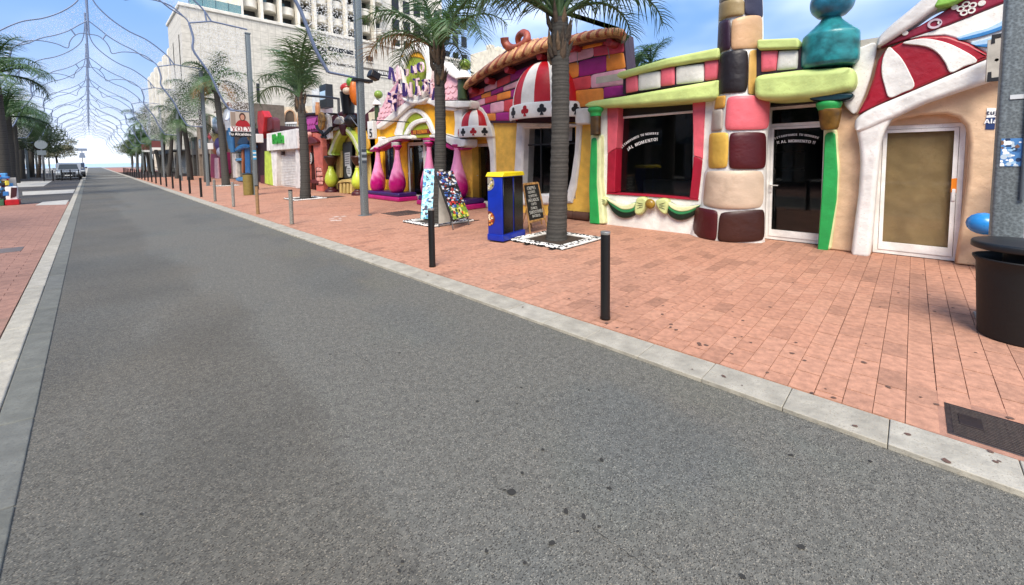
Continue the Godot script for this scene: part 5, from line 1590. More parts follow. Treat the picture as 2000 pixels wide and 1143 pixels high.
func shop_white() -> void:
	thing("white_shop", "white kiosk with a closed roller shutter and green lettering on its fascia", "shop", Vector3(8.5, 0, -29))
	zoom(0.1924, 340, 180)
	var white := paint("e3e2df", 0.6, 0.4, 0.3); var x := 8.45
	S("fascia", white, x - 0.15, 1.2, 0.03, [938, 422, 1237, 370, 1256, 572, 940, 597], 0.01)
	S("jamb", white, x, 0.5, 0.01, [975, 600, 1040, 596, 1040, 958, 1000, 945], 0)
	S("jamb", white, x, 0.5, 0.01, [1230, 575, 1256, 572, 1300, 978, 1235, 975], 0)
	var sh := S("roller_shutter", paint("d6d6d4", 0.5), x + 0.3, 0.1, 0.0, [1036, 600, 1236, 580, 1240, 975, 1036, 955], 0)
	var a := on_x(1040 * zs + zx, 700 * zs + zy, x + 0.3); var b := on_x(1235 * zs + zx, 700 * zs + zy, x + 0.3)
	for k in 26:
		B("shutter_slat", paint("dadad8", 0.5), Vector3(x + 0.27, 0.08 + k * 0.1, a.z), Vector3(x + 0.31, 0.165 + k * 0.1, b.z), 0.012, sh)
	S("side_wall", paint("b7cf4e", 0.55), x - 0.02, 0.5, 0.01, [918, 600, 978, 600, 1002, 948, 985, 945, 920, 925], 0)
	B("body_wall", white, Vector3(9.0, 0, -32.5), Vector3(12.5, 3.3, -27))
	var p := on_x(1054 * zs + zx, 475 * zs + zy, x - 0.2)
	letters("Holla", 0.62, 0.12, Transform3D(STREET, p), "lettering", paint("2f9a33", 0.4))
	S("lamp", plain("3a2a28", 0.5), x + 0.1, 0.15, 0.02, [1080, 602, 1098, 602, 1096, 640, 1082, 640], 0)
	# balustrade and arcaded terrace building behind
	thing("arcade_building", "pale building with tan arches and a white balustrade terrace behind kiosk", "building", Vector3(13, 0, -44))
	var z := -44.0
	var cream := paint("d9c9ae", 0.7, 0.3, 0.3)
	zoom(0.1924, 340, 180)
	SZ("wall", cream, z, 6.0, 0.0, pz([900, 420, 900, 158, 1400, 140, 1400, 420], z))
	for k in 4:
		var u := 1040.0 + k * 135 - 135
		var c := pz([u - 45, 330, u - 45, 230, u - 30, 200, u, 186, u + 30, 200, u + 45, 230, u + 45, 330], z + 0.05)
		SZ("arch_shade_sheet", plain("5a4a3c", 0.8), z + 0.05, 0.05, 0.0, c)  # flat sheet coloured brown for the deep shade within the arch opening
		var o := smooth(pz([u - 52, 330, u - 54, 230, u - 36, 192, u, 176, u + 36, 192, u + 54, 230, u + 52, 330], z + 0.12), 2).slice(0, 13)
		var i := smooth(pz([u - 42, 330, u - 44, 232, u - 29, 202, u, 188, u + 29, 202, u + 44, 232, u + 42, 330], z + 0.12), 2).slice(0, 13)
		var mb := MB.new()
		mb.ring(Transform3D(FRONTAL, Vector3(0, 0, z + 0.12)), o, i, 0.2, false, 0.0)
		put(mb, "arch_trim", paint("c49a76", 0.7))
	SZ("terrace_wall", paint("e6e2da", 0.6), z + 1.2, 0.4, 0.02, pz([985, 325, 1240, 318, 1240, 395, 985, 395], z + 1.2).slice(0, 4))
	SZ("hand_rail", paint("efece6", 0.6), z + 1.6, 0.5, 0.03, pz([980, 310, 1250, 300, 1250, 322, 980, 330], z + 1.6))
	for k in 11:
		var q := pz([1000 + k * 22, 322, 1011 + k * 22, 322, 1011 + k * 22, 392, 1000 + k * 22, 392], z + 1.5)
		SZ("baluster", paint("f2f0ea", 0.6), z + 1.5, 0.15, 0.02, q)

func shop_far() -> void:
	# blue-legged shop behind the second post, magenta one beyond, grey blocks further on
	zoom(0.1836, 400, 180)
	thing("blue_arch_shop", "far sculpted shop with a bright blue arch, white jamb and dark interior", "shop", Vector3(8.8, 0, -38))
	var blue := paint("1f6fae", 0.4, 0.5, 0.2); var x := 8.8
	B("body_wall", paint("3a1f24", 0.7), Vector3(9.3, 0, -42), Vector3(12.5, 4.2, -33.2))
	S("arch_hat", blue, x - 0.3, 0.6, 0.1, [312, 612, 330, 585, 370, 560, 430, 555, 460, 572, 455, 600, 400, 600, 350, 620, 325, 632], -1)
	S("blue_pier", blue, x, 0.4, 0.05, [420, 600, 470, 600, 475, 880, 430, 880], 0.03)
	S("hat_crown", paint("123a5c", 0.5), x - 0.2, 0.5, 0.1, [345, 560, 360, 500, 410, 470, 450, 490, 450, 560], -1)
	S("doorway_shade_slab", plain("17191b", 0.08), x + 0.2, 0.2, 0.0, [325, 620, 420, 600, 420, 900, 335, 900], 0)  # dark slab before the solid wall, coloured as a shaded doorway
	S("white_jamb", paint("dedad2", 0.6), x - 0.05, 0.4, 0.03, [285, 655, 325, 655, 342, 910, 300, 912], 0.02)
	S("tan_jamb", paint("a5623a", 0.6), x - 0.05, 0.4, 0.03, [385, 610, 408, 605, 405, 860, 392, 860], 0.02)
	S("blue_shoe", paint("3d8cc4", 0.4), x - 0.4, 0.5, 0.1, [325, 920, 360, 900, 410, 905, 415, 945, 340, 950], -1)
	S("blue_band", paint("5a9ac8", 0.4), x - 0.05, 0.3, 0.05, [320, 708, 395, 700, 397, 730, 322, 735], 0.03)
	S("red_gable", paint("b0242a", 0.5), x - 0.1, 0.5, 0.05, [560, 200, 600, 195, 630, 260, 620, 420, 600, 495, 565, 420, 555, 300], 0.03)
	S("maroon_barrel", paint("5a1f26", 0.5), x + 0.1, 0.5, 0.12, [628, 285, 680, 262, 712, 290, 716, 400, 690, 420, 632, 430], 0.1)
	S("stone_wall", paint("5e2630", 0.6, 0.8, 0.6, "stone"), x, 0.5, 0.03, [590, 885, 640, 880, 690, 905, 690, 975, 590, 975], 0.02)
	thing("magenta_shop", "far shop with deep magenta walls and a jumble of painted sculpted blocks above", "shop", Vector3(8.9, 0, -46))
	B("body_wall", paint("6d6156", 0.8), Vector3(9.3, 0, -52), Vector3(13, 6.8, -42.3))
	S("wall", paint("7a1247", 0.5), x, 0.5, 0.03, [60, 660, 200, 640, 215, 860, 140, 930, 60, 910], 0.02)
	S("white_leg", paint("d9b7bd", 0.6), x - 0.1, 0.3, 0.04, [100, 700, 135, 700, 148, 930, 105, 930], 0.02)
	S("white_tower", paint("e9e4d6", 0.6), x + 0.1, 0.5, 0.03, [58, 225, 150, 222, 150, 340, 110, 420, 70, 440], 0.02)
	var mb := MB.new()
	var bits := [["9bb4d4", 125, 320, 0.55], ["b7c4da", 128, 372, 0.6], ["6b6f86", 122, 410, 0.35], ["dcc67e", 118, 480, 0.55], ["d7c6c6", 104, 530, 0.5], ["3b2b66", 150, 560, 0.7], ["a5674a", 120, 600, 0.6], ["c24a5a", 75, 470, 0.45], ["8c8fa6", 170, 640, 0.5], ["e6d9c6", 95, 440, 0.4]]
	for b in bits:
		mb = MB.new()
		mb.ball(on_x(b[1] * zs + zx, b[2] * zs + zy, x - 0.05), Vector3(0.35, b[3], b[3] * 1.3), 14)
		put(mb, "sculpted_block", paint(b[0], 0.45))
	# figure-like painted statue high on the facade
	var sp := on_x(245 * zs + zx, 400 * zs + zy, 8.3)
	thing("facade_statue", "painted facade statue in white shirt and blue trousers above blue arch", "statue", Vector3(8.5, sp.y - 2.0, sp.z))
	mb = MB.new()
	var tz := sp.z
	var ty := sp.y
	mb.tube([Vector3(8.5, ty - 0.05, tz), Vector3(8.5, ty + 0.5, tz), Vector3(8.5, ty + 1.2, tz + 0.05), Vector3(8.5, ty + 1.65, tz), Vector3(8.5, ty + 1.8, tz)], [0.36, 0.42, 0.5, 0.36, 0.15], 12)
	mb.tube([Vector3(8.4, ty + 1.5, tz + 0.4), Vector3(8.2, ty + 0.9, tz + 0.75), Vector3(8.0, ty + 0.7, tz + 0.9)], [0.17, 0.14, 0.1], 8)
	mb.tube([Vector3(8.4, ty + 1.5, tz - 0.4), Vector3(8.2, ty + 0.9, tz - 0.7), Vector3(8.0, ty + 0.6, tz - 0.6)], [0.17, 0.14, 0.1], 8)
	put(mb, "shirt", paint("d5dbe4", 0.6))
	mb = MB.new()
	mb.tube([Vector3(8.5, ty + 0.1, tz + 0.2), Vector3(8.45, ty - 0.8, tz + 0.3), Vector3(8.5, ty - 1.9, tz + 0.35)], [0.27, 0.23, 0.18], 10)
	mb.tube([Vector3(8.5, ty + 0.1, tz - 0.2), Vector3(8.45, ty - 0.8, tz - 0.25), Vector3(8.5, ty - 1.6, tz - 0.2)], [0.27, 0.23, 0.18], 10)
	put(mb, "trousers", paint("3e77a8", 0.6))
	mb = MB.new()
	mb.ball(Vector3(8.48, ty + 2.05, tz), Vector3(0.22, 0.28, 0.22), 12)
	put(mb, "head", paint("c99a80", 0.6))
	# further grey-brown blocks along the street
	var k := 0
	for b in [[-59.5, -52.5, 6.5, "8b7f72", "taupe two-storey block with dark doors beside the magenta shop"], [-68.5, -60.5, 4.6, "6f6a63", "low grey shop block with dark open front behind the palms"]]:
		thing("far_block", b[4], "building", Vector3(8.9, 0, b[0]))
		var wm := paint(b[3], 0.8)
		B("upper_wall", wm, Vector3(8.9, 2.5, b[0]), Vector3(13, b[2], b[1]))
		B("back_wall", wm, Vector3(12.4, 0, b[0]), Vector3(13, 2.498, b[1]))
		for j in 4:
			var zp: float = lerpf(b[0], b[1] - 0.5, j / 3.0)
			B("pier", wm, Vector3(8.9, 0, zp), Vector3(12.398, 2.498, zp + 0.5))
			if j < 3:
				B("shop_glass", plain("1e2426", 0.06), Vector3(9.2, 0, zp + 0.52), Vector3(9.23, 2.49, zp + 1.6))
				B("window", plain("39424a", 0.1), Vector3(8.87, 3.2, zp + 0.7), Vector3(8.95, 4.2, zp + 1.9))
	zoom(1, 0, 0)
# ---------------------------------------------------------------- hotel across the far end
func hotel() -> void:
	var z := -70.0
	thing("hotel", "large cream tiled hotel block with curved balconies rising behind the shops", "building", Vector3(30, 0, z))
	zoom(1, 0, 0)
	var wm := paint("cfc9bc", 0.7, 0.12, 0.0, "tilegrid")
	var plainw := paint("dcd7cb", 0.7, 0.2, 0.15)
	var dark := plain("1c1d20", 0.4)
	B("podium_wall", wm, Vector3(9.5, 0, z - 12), Vector3(58, 22.2, z))
	B("podium_coping", plainw, Vector3(9.3, 22.2, z - 12), Vector3(58.2, 22.7, z + 0.2), 0.1)
	var rail := glass("2c7f8c", 0.55)
	SZ("terrace_rail", rail, z - 0.3, 0.06, 0.0, rect(10.5, 22.7, 16.5, 24.0))
	for k in 5:
		B("rail_post", plain("7a8a92", 0.4, 0.5), Vector3(10.5 + k * 1.5, 22.7, z - 0.4), Vector3(10.56 + k * 1.5, 24.05, z - 0.3))
	# string course and windows of the podium
	var lo := on_z(380, 20, z)
	for w in [[500, 163, 508, 200], [619, 93, 638, 118], [577, 92, 616, 96], [641, 95, 690, 104], [715, 110, 728, 120], [742, 138, 768, 150], [623, 171, 640, 199]]:
		var q := pz([w[0], w[1], w[2], w[1], w[2], w[3], w[0], w[3]], z + 0.06)
		var a := Vector2(q[0].x, (q[0].y + q[1].y) * 0.5); var b := Vector2(q[2].x, (q[2].y + q[3].y) * 0.5)
		var fr := SZ("window", dark, z + 0.06, 0.1, 0.0, rect(a.x, b.y, b.x, a.y))
		SZ("window_sill", plainw, z + 0.2, 0.2, 0.02, rect(a.x - 0.1, b.y - 0.2, b.x + 0.1, b.y), fr)
	SZ("string_course", plain("57534c", 0.7), z + 0.08, 0.1, 0.0, rect(24, 17.6, 58, 17.9))
	var sp := on_z(755, 144, z + 0.2)
	letters("ENTRADA", 0.55, 0.05, Transform3D(FRONTAL, sp), "lettering", plain("e8e6e0", 0.5))
	# tower set back, with rounded balconies between fins
	var tz := -76.0
	B("tower_wall", plainw, Vector3(14, 22.2, tz - 16), Vector3(58, 44, tz - 2.2))
	var x0 := on_z(470, 30, tz).x
	var bw := 2.75
	for b in 9:
		var x := x0 + b * bw
		B("fin", plainw, Vector3(x - 0.22, 22.2, tz - 2.2), Vector3(x + 0.22, 42, tz + 0.9), 0.05)
		for fl in 4:
			var y := 23.2 + fl * 3.1
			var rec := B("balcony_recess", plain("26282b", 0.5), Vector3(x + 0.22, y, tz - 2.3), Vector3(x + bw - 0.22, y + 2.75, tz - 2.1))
			B("balcony_glass", plain("56808e", 0.15), Vector3(x + 0.3, y + 0.1, tz - 2.05), Vector3(x + bw * 0.55, y + 2.1, tz - 2.0), 0.0, rec)
			var mb := MB.new()
			mb.lathe(Transform3D(Basis.from_scale(Vector3(bw * 0.5 - 0.24, 1, 1.25)), Vector3(x + bw * 0.5, y, tz - 0.9)), [[0.001, -0.36], [1.0, -0.36], [1.02, -0.3], [1.02, 0.85], [1.0, 0.9], [0.9, 0.9], [0.9, -0.1], [0.001, -0.1]], 14, -PI / 2, PI / 2)
			put(mb, "balcony", plainw)
			B("balcony_slab", plainw, Vector3(x + 0.2, y - 0.36, tz - 2.3), Vector3(x + bw - 0.2, y - 0.1, tz - 0.9))
	for k in 8:
		for fl in 3:
			var xx := x0 + 10 * bw + k * 2.6
			var y := 24.0 + fl * 4.2
			B("tower_window", dark, Vector3(xx, y, tz - 2.25), Vector3(xx + 1.6, y + 2.5, tz - 2.1))
	# street side: a row of rounded fins of one height
	B("side_wall", paint("d6cfc0", 0.7, 0.2, 0.15), Vector3(11.5, 0, -118), Vector3(24, 17.0, z - 12))
	for zf in [-72.0, -77.5, -84.2, -90.6, -97.0, -103.0, -109.0, -115.0]:
		var mb := MB.new()
		mb.slab(Transform3D(FRONTAL, Vector3(0, 0, zf)), fillet(rect(9.5, 0, 12.5, 19.7), 0.7, 4), 0.7, 0.05)
		put(mb, "side_fin", plainw)
	for zf in [-77.5, -84.2, -90.6, -97.0, -103.0]:
		for fl in 4:
			B("side_balcony", plainw, Vector3(9.9, 4.0 + fl * 3.6, zf - 5.6), Vector3(11.6, 5.1 + fl * 3.6, zf - 0.7), 0.05)
			B("side_window", dark, Vector3(11.4, 5.2 + fl * 3.6, zf - 5.4), Vector3(11.52, 7.4 + fl * 3.6, zf - 0.9))

# ---------------------------------------------------------------- street furniture
const ORD := ["nearest", "second", "third", "fourth", "fifth", "sixth", "seventh", "eighth", "ninth", "tenth", "eleventh", "twelfth", "thirteenth", "fourteenth", "fifteenth", "sixteenth", "seventeenth", "eighteenth", "nineteenth", "twentieth", "twenty-first", "twenty-second", "twenty-third", "twenty-fourth", "twenty-fifth", "twenty-sixth", "twenty-seventh", "twenty-eighth"]
func print_img(w: int, h: int, seed_: int, base: Color, cols: Array, n: int, smin: int, smax: int) -> ImageTexture:
	var im := Image.create(w, h, false, Image.FORMAT_RGB8)
	im.fill(base)
	var r := RandomNumberGenerator.new(); r.seed = seed_
	for i in n:
		var s := r.randi_range(smin, smax)
		var c: Color = cols[r.randi() % cols.size()]
		var cx := r.randi_range(0, w - 1); var cy := r.randi_range(0, h - 1)
		var ry := maxi(1, int(s * r.randf_range(0.4, 1.1)))
		for y in range(maxi(0, cy - ry), mini(h, cy + ry)):
			var k := sqrt(maxf(0.0, 1.0 - pow(float(y - cy) / ry, 2)))
			var xa := maxi(0, cx - int(s * k)); var xb := mini(w, cx + int(s * k))
			if xb > xa:
				im.fill_rect(Rect2i(xa, y, xb - xa, 1), c)
	return ImageTexture.create_from_image(im)
func sheet(called: String, t: Transform3D, size: Vector2, im: Texture2D, parent: Node, rough := 0.5) -> MeshInstance3D:
	var q := QuadMesh.new()
	q.size = size
	var m := StandardMaterial3D.new()
	m.albedo_texture = im
	m.roughness = rough
	q.material = m
	var o := MeshInstance3D.new()
	o.name = called
	o.mesh = q
	parent.add_child(o, true)
	o.transform = Transform3D(t.basis, t.origin - origin(parent))
	return o

func bollard_mesh_set(body: Material, cap: Material, h: float) -> Node3D:
	var n := Node3D.new()
	var mb := MB.new()
	mb.lathe(Transform3D(), [[0.001, 0.0], [0.052, 0.0], [0.052, 0.02], [0.048, 0.03], [0.048, h - 0.02], [0.047, h - 0.005]], 18)
	var o := MeshInstance3D.new(); o.name = "post"; o.mesh = mb.mesh(body); n.add_child(o)
	mb = MB.new()
	mb.lathe(Transform3D(), [[0.046, h - 0.03], [0.05, h - 0.028], [0.05, h - 0.004], [0.046, h], [0.001, h + 0.002]], 18)
	o = MeshInstance3D.new(); o.name = "cap"; o.mesh = mb.mesh(cap); n.add_child(o)
	return n

func street_furniture() -> void:
	var black := paint("0b0b0d", 0.5, 1.0, 0.1)
	var steel := plain("a9a9a6", 0.3, 0.7)
	var zlist := [-2.19, -5.22, -11.49, -14.57, -17.66, -20.8]
	for k in 21:
		zlist.append(-23.85 - 3.12 * k)
	var looks := [[black, steel, "black steel bollard with bright steel cap, nearest to the camera"], [black, steel, "black steel bollard with bright steel cap standing before the display stand"], [paint("9a9890", 0.6, 2.0, 0.4, "zinc"), black, "worn grey bollard with a dark top before the leaning palm"], [paint("9a7a55", 0.7, 2.0, 0.4, "stone"), black, "rusty tan bollard with a dark top beside the second galvanised post"], [paint("a5a49e", 0.6, 2.0, 0.4, "zinc"), steel, "bare pale grey bollard before the khaki litter bin"], [paint("8d8c87", 0.6, 2.0, 0.4, "zinc"), steel, "bare grey bollard left of the pale one by the litter bin"]]
	for i in zlist.size():
		var l: Array = looks[i] if i < 6 else [black, black, ""]
		var n := bollard_mesh_set(l[0], l[1], 0.9)
		n.name = numbered("bollard")
		add_child(n)
		n.position = Vector3(3.58, 0, zlist[i])
		tag(n, l[2] if i < 6 else "black bollard, %s of the kerb row counted away from the camera" % ORD[i], "bollard", "bollards along the pavement kerb")
	# litter bin by the thick post
	thing("litter_bin", "black round litter bin with a flat lid by the thick galvanised post", "bin", Vector3(5.63, 0, 0.73))
	var pl := paint("050506", 0.6, 1.0, 0.2)
	var mb := MB.new()
	mb.lathe(Transform3D(Basis(), Vector3(5.63, 0, 0.73)), [[0.001, 0.0], [0.24, 0.0], [0.255, 0.015], [0.285, 0.60], [0.287, 0.66], [0.31, 0.70], [0.312, 0.715], [0.295, 0.715], [0.27, 0.66], [0.24, 0.06], [0.001, 0.05]], 36)
	put(mb, "body", pl)
	mb = MB.new()
	mb.lathe(Transform3D(Basis(), Vector3(5.63, 0, 0.73)), [[0.12, 0.60], [0.13, 0.62], [0.13, 0.80], [0.12, 0.82]], 20)
	put(mb, "neck", pl)
	mb = MB.new()
	mb.lathe(Transform3D(Basis(), Vector3(5.63, 0, 0.73)), [[0.001, 0.79], [0.31, 0.79], [0.325, 0.80], [0.325, 0.84], [0.315, 0.855], [0.001, 0.87]], 36)
	put(mb, "lid", paint("10151a", 0.5, 1.0, 0.2))
	# khaki bin by second post
	thing("litter_bin", "khaki green cylindrical litter bin by the second galvanised post", "bin", Vector3(5.35, 0, -23.2))
	mb = MB.new()
	mb.lathe(Transform3D(Basis(), Vector3(5.35, 0, -23.2)), [[0.001, 0.0], [0.21, 0.0], [0.215, 0.02], [0.215, 0.98], [0.2, 1.0], [0.19, 0.96], [0.001, 0.9]], 24)
	put(mb, "body", paint("80713a", 0.5, 1.5, 0.2))
	mb = MB.new()
	mb.lathe(Transform3D(Basis(), Vector3(5.35, 0, -23.2)), [[0.001, 1.0], [0.21, 1.0], [0.2, 1.05], [0.001, 1.1]], 24)
	put(mb, "lid", plain("1a1a1a", 0.5))
	# blue sweet cabinet
	var a := Vector3(5.51, 0, -5.65); var r := (Vector3(6.28, 0, -5.80) - a).normalized(); var dpt := Vector3(r.z, 0, -r.x)
	thing("vending_cabinet", "blue vending cabinet with yellow lid and two black front panels", "cabinet", a + r * 0.39 + dpt * 0.17)
	var bas := Basis(r, Vector3.UP, -dpt)
	var cobalt := paint("0d2d9e", 0.35, 1.0, 0.05)
	mb = MB.new()
	mb.box(Transform3D(bas, a + r * 0.39 + dpt * 0.17 + Vector3(0, 0.67, 0)), Vector3(0.78, 1.26, 0.34), 0.015)
	put(mb, "case", cobalt)
	mb = MB.new()
	mb.slab(Transform3D(bas, a + Vector3(0, 0.0, 0) - dpt * 0.03), fillet(rect(-0.02, 0.03, 0.80, 0.15), 0.01), 0.38, 0.02)
	put(mb, "base", cobalt)
	for k in 2:
		mb = MB.new()
		mb.slab(Transform3D(bas, a - dpt * 0.014), rect(0.035 + k * 0.38, 0.17, 0.37 + k * 0.375, 1.27), 0.02, 0.006)
		put(mb, "front_panel", plain("060608", 0.25))
	mb = MB.new()
	mb.slab(Transform3D(bas, a + Vector3(0, 1.285, 0) + dpt * -0.03), fillet(PackedVector2Array([Vector2(-0.03, 0), Vector2(0.81, 0), Vector2(0.76, 0.085), Vector2(0.04, 0.085)]), 0.02), 0.40, 0.02)
	put(mb, "lid", paint("e6cf16", 0.4, 1.0, 0.05))
	var sb := Basis(-dpt, Vector3.UP, -r)   # narrow side with round picture labels
	for k in 2:
		var c := a + dpt * 0.26 - r * 0.006 + Vector3(0, 1.16 - k * 0.70, 0)
		mb = MB.new()
		var poly := PackedVector2Array()
		for j in 15:
			var an := -PI / 2 + PI * j / 14
			poly.append(Vector2(cos(an) * 0.16 - 0.075, sin(an) * 0.15))
		mb.slab(Transform3D(sb, c), poly, 0.004)
		var lab := put(mb, "picture_label", plain(["8b8578", "5e2a1c"][k], 0.5))
		for j in 16:
			var an := rng.randf_range(-1.4, 1.4); var rr := rng.randf_range(0.02, 0.13)
			mb = MB.new()
			mb.slab(Transform3D(sb, c - r * 0.003), ell(cos(an) * rr - 0.07, sin(an) * rr, 0.022, 0.022, 8), 0.003)
			put(mb, "print", plain([["d8d4c8", "c9b428", "454540"], ["c9863a", "b03c28", "ead9b8"]][k][rng.randi() % 3], 0.5), lab)
	# chalkboards on easels
	var chalk := ["CREPES", "GOFRES", "TORTITAS", "HELADOS", "CAFES", "ZUMOS", "SMOOTHIES", "BATIDOS"]
	for e in [[Vector3(6.49, 0, -5.80), Vector3(7.17, 0, -5.88), 1.08, "black chalkboard menu in a pale wood easel beside the blue cabinet"], [Vector3(7.15, 0, -6.35), Vector3(7.7, 0, -6.5), 1.0, "smaller black chalkboard easel half hidden behind the nearest palm trunk"]]:
		var p0: Vector3 = e[0]; var p1: Vector3 = e[1]
		var rt := (p1 - p0).normalized(); var bk := Vector3(rt.z, 0, -rt.x)
		var w := (p1 - p0).length()
		thing("chalkboard", e[3], "chalkboard", (p0 + p1) * 0.5, "chalkboards on the pavement")
		var wood := paint("b98b52", 0.6, 1.6, 0.2, "brush")
		var hh: float = e[2]
		var lean := bk * 0.22
		for k in 2:
			var f := p0 if k == 0 else p1
			T("leg", wood, [f, f.lerp((p0 + p1) * 0.5, 0.16) + lean + Vector3(0, hh, 0)], 0.018, 6)
			T("leg", wood, [f.lerp((p0 + p1) * 0.5, 0.2) + bk * 0.5, f.lerp((p0 + p1) * 0.5, 0.16) + lean + Vector3(0, hh - 0.03, 0)], 0.014, 6)
		var up := (Vector3(0, 1, 0) + lean / hh).normalized()
		var bb := Basis(rt, up, rt.cross(up))
		var c := (p0 + p1) * 0.5 + lean * 0.62 + Vector3(0, hh * 0.62, 0)
		mb = MB.new()
		mb.box(Transform3D(bb, c + bb.z * -0.005), Vector3(w * 0.80, hh * 0.72, 0.012), 0.002)
		var bd := put(mb, "board", plain("0e0f10", 0.7))
		for k in 2:
			mb = MB.new()
			mb.box(Transform3D(bb, c + up * hh * 0.38 * (1 if k == 0 else -1)), Vector3(w * (0.78 if k == 0 else 0.9), 0.05, 0.03), 0.006)
			put(mb, "rail", wood)
		for k in 8:
			letters(chalk[k], 0.055 if k % 3 else 0.07, 0.001, Transform3D(bb * Basis(Vector3(0, 0, 1), rng.randf_range(-0.04, 0.04)), c + bb.z * 0.004 + up * hh * (0.29 - 0.082 * k) + rt * rng.randf_range(-0.05, 0.03)), "chalk_line", plain("c8c8c0", 0.9), bd, "Droid Sans", 400)
	# two display stands hung with printed goods at the second tree pit
	var blue_tex := print_img(96, 256, 5, Color("9fd4e6"), [Color("d9eef4"), Color("59b3d4"), Color("2f7fb8"), Color("bfe3ee"), Color("2a2f4a"), Color("6fc7d6")], 240, 2, 11)
	var mix_tex := print_img(96, 256, 9, Color("23242a"), [Color("e8e6e4"), Color("2c4f9e"), Color("111114"), Color("b43a34"), Color("7aa3d8"), Color("f2f2f2"), Color("1a1a1e"), Color("3f3f48")], 420, 2, 8)
	thing("display_stand", "tall display board of pale blue printed goods leaning by second tree pit", "display", Vector3(6.2, 0, -9.2), "display boards at the second tree pit")
	display_panel(on_ground(822, 431) + Vector3(0, 0.05, 0), on_ground(850, 431) + Vector3(0, 0.05, 0), Vector3(0.42, 1.32, -0.15), blue_tex)
	thing("display_stand", "tall display board of black, blue and yellow printed goods on thin legs", "display", Vector3(6.2, 0, -7.9), "display boards at the second tree pit")
	display_panel(on_ground(885, 449) + Vector3(0, 0.22, 0), on_ground(916, 440) + Vector3(0, 0.22, 0), Vector3(0.12, 1.12, -0.52), mix_tex)
	var yel := print_img(64, 32, 19, Color("7fa03c"), [Color("d8cf3a"), Color("3f7a34"), Color("e8e0a0"), Color("c9a52a"), Color("2c5a40")], 60, 2, 7)
	var pa := on_ground(885, 449); var pb := on_ground(916, 440)
	var rt2 := (pb - pa).normalized(); var up2 := Vector3(0.12, 1.12, -0.52).normalized(); up2 = (up2 - rt2 * up2.dot(rt2)).normalized()
	sheet("print_strip", Transform3D(Basis(rt2, up2, rt2.cross(up2)), (pa + pb) * 0.5 + Vector3(0, 0.22, 0) + up2 * 0.18 + rt2.cross(up2) * 0.022), Vector2((pb - pa).length() * 0.98, 0.34), yel, cur)
	for f in [pa, pb]:
		T("leg", plain("9a9c9e", 0.4, 0.6), [f, f + Vector3(0, 0.3, 0) + up2 * 0.1], 0.01, 6)
	thing("display_stand", "plain grey back panel of the display frame between printed boards", "display", Vector3(6.1, 0, -8.3), "display boards at the second tree pit")
	var g0 := on_ground(857, 444); var g1 := on_ground(880, 440)
	mb = MB.new()
	var q0 := g0 + Vector3(0, 0.08, 0); var q1 := g1 + Vector3(0, 0.08, 0)
	var tp := Vector3(0.25, 1.3, -0.45)
	mb.quad(q0, q1, q1.lerp(q0, 0.3) + tp, q0.lerp(q1, 0.3) + tp)
	mb.quad(q0 + Vector3(0.02, 0, -0.02), q0.lerp(q1, 0.3) + tp + Vector3(0.02, 0, -0.02), q1.lerp(q0, 0.3) + tp + Vector3(0.02, 0, -0.02), q1 + Vector3(0.02, 0, -0.02))
	put(mb, "panel", paint("b5b2aa", 0.6, 1.0, 0.1))
	T("edge", plain("3a3b3e", 0.5), [g0, q0.lerp(q1, 0.3) + tp], 0.015, 6)
	T("edge", plain("3a3b3e", 0.5), [g1, q1.lerp(q0, 0.3) + tp], 0.015, 6)
	souvenir_rack()

func display_panel(p0: Vector3, p1: Vector3, rise: Vector3, im: Texture2D) -> void:
	var r := (p1 - p0).normalized()
	var up := (rise - r * rise.dot(r))
	var h := up.length()
	up = up.normalized()
	var n := r.cross(up)
	var c := (p0 + p1) * 0.5 + up * h * 0.5
	var mb := MB.new()
	mb.box(Transform3D(Basis(r, up, n), c - n * 0.01), Vector3((p1 - p0).length() + 0.03, h + 0.02, 0.05), 0.012)
	put(mb, "board", plain("1d1e20", 0.5))
	sheet("printed_goods", Transform3D(Basis(r, up, n), c + n * 0.017), Vector2((p1 - p0).length(), h), im, cur)
	# small hanging packets stand proud of the print
	var rr := RandomNumberGenerator.new(); rr.seed = int(p0.x * 1000)
	for k in 26:
		mb = MB.new()
		mb.box(Transform3D(Basis(r, up, n), c + r * rr.randf_range(-0.42, 0.42) * (p1 - p0).length() + up * rr.randf_range(-0.47, 0.47) * h + n * 0.022), Vector3(rr.randf_range(0.04, 0.08), rr.randf_range(0.05, 0.09), 0.02), 0.004)
		var cols := ["dfe8ec", "6fb9d6", "3b7fb5", "a8d8e6"] if p0.z < -9.0 else ["e4e2de", "22232a", "3a5aa8", "c23d36", "8fb0dd", "1a1a1d"]
		put(mb, "packet", plain(cols[rr.randi() % cols.size()], 0.4))
	T("leg", plain("2a2b2d", 0.5), [Vector3(p0.x, 0, p0.z), p0 + up * 0.2], 0.012, 6)
	T("leg", plain("2a2b2d", 0.5), [Vector3(p1.x, 0, p1.z), p1 + up * 0.2], 0.012, 6)

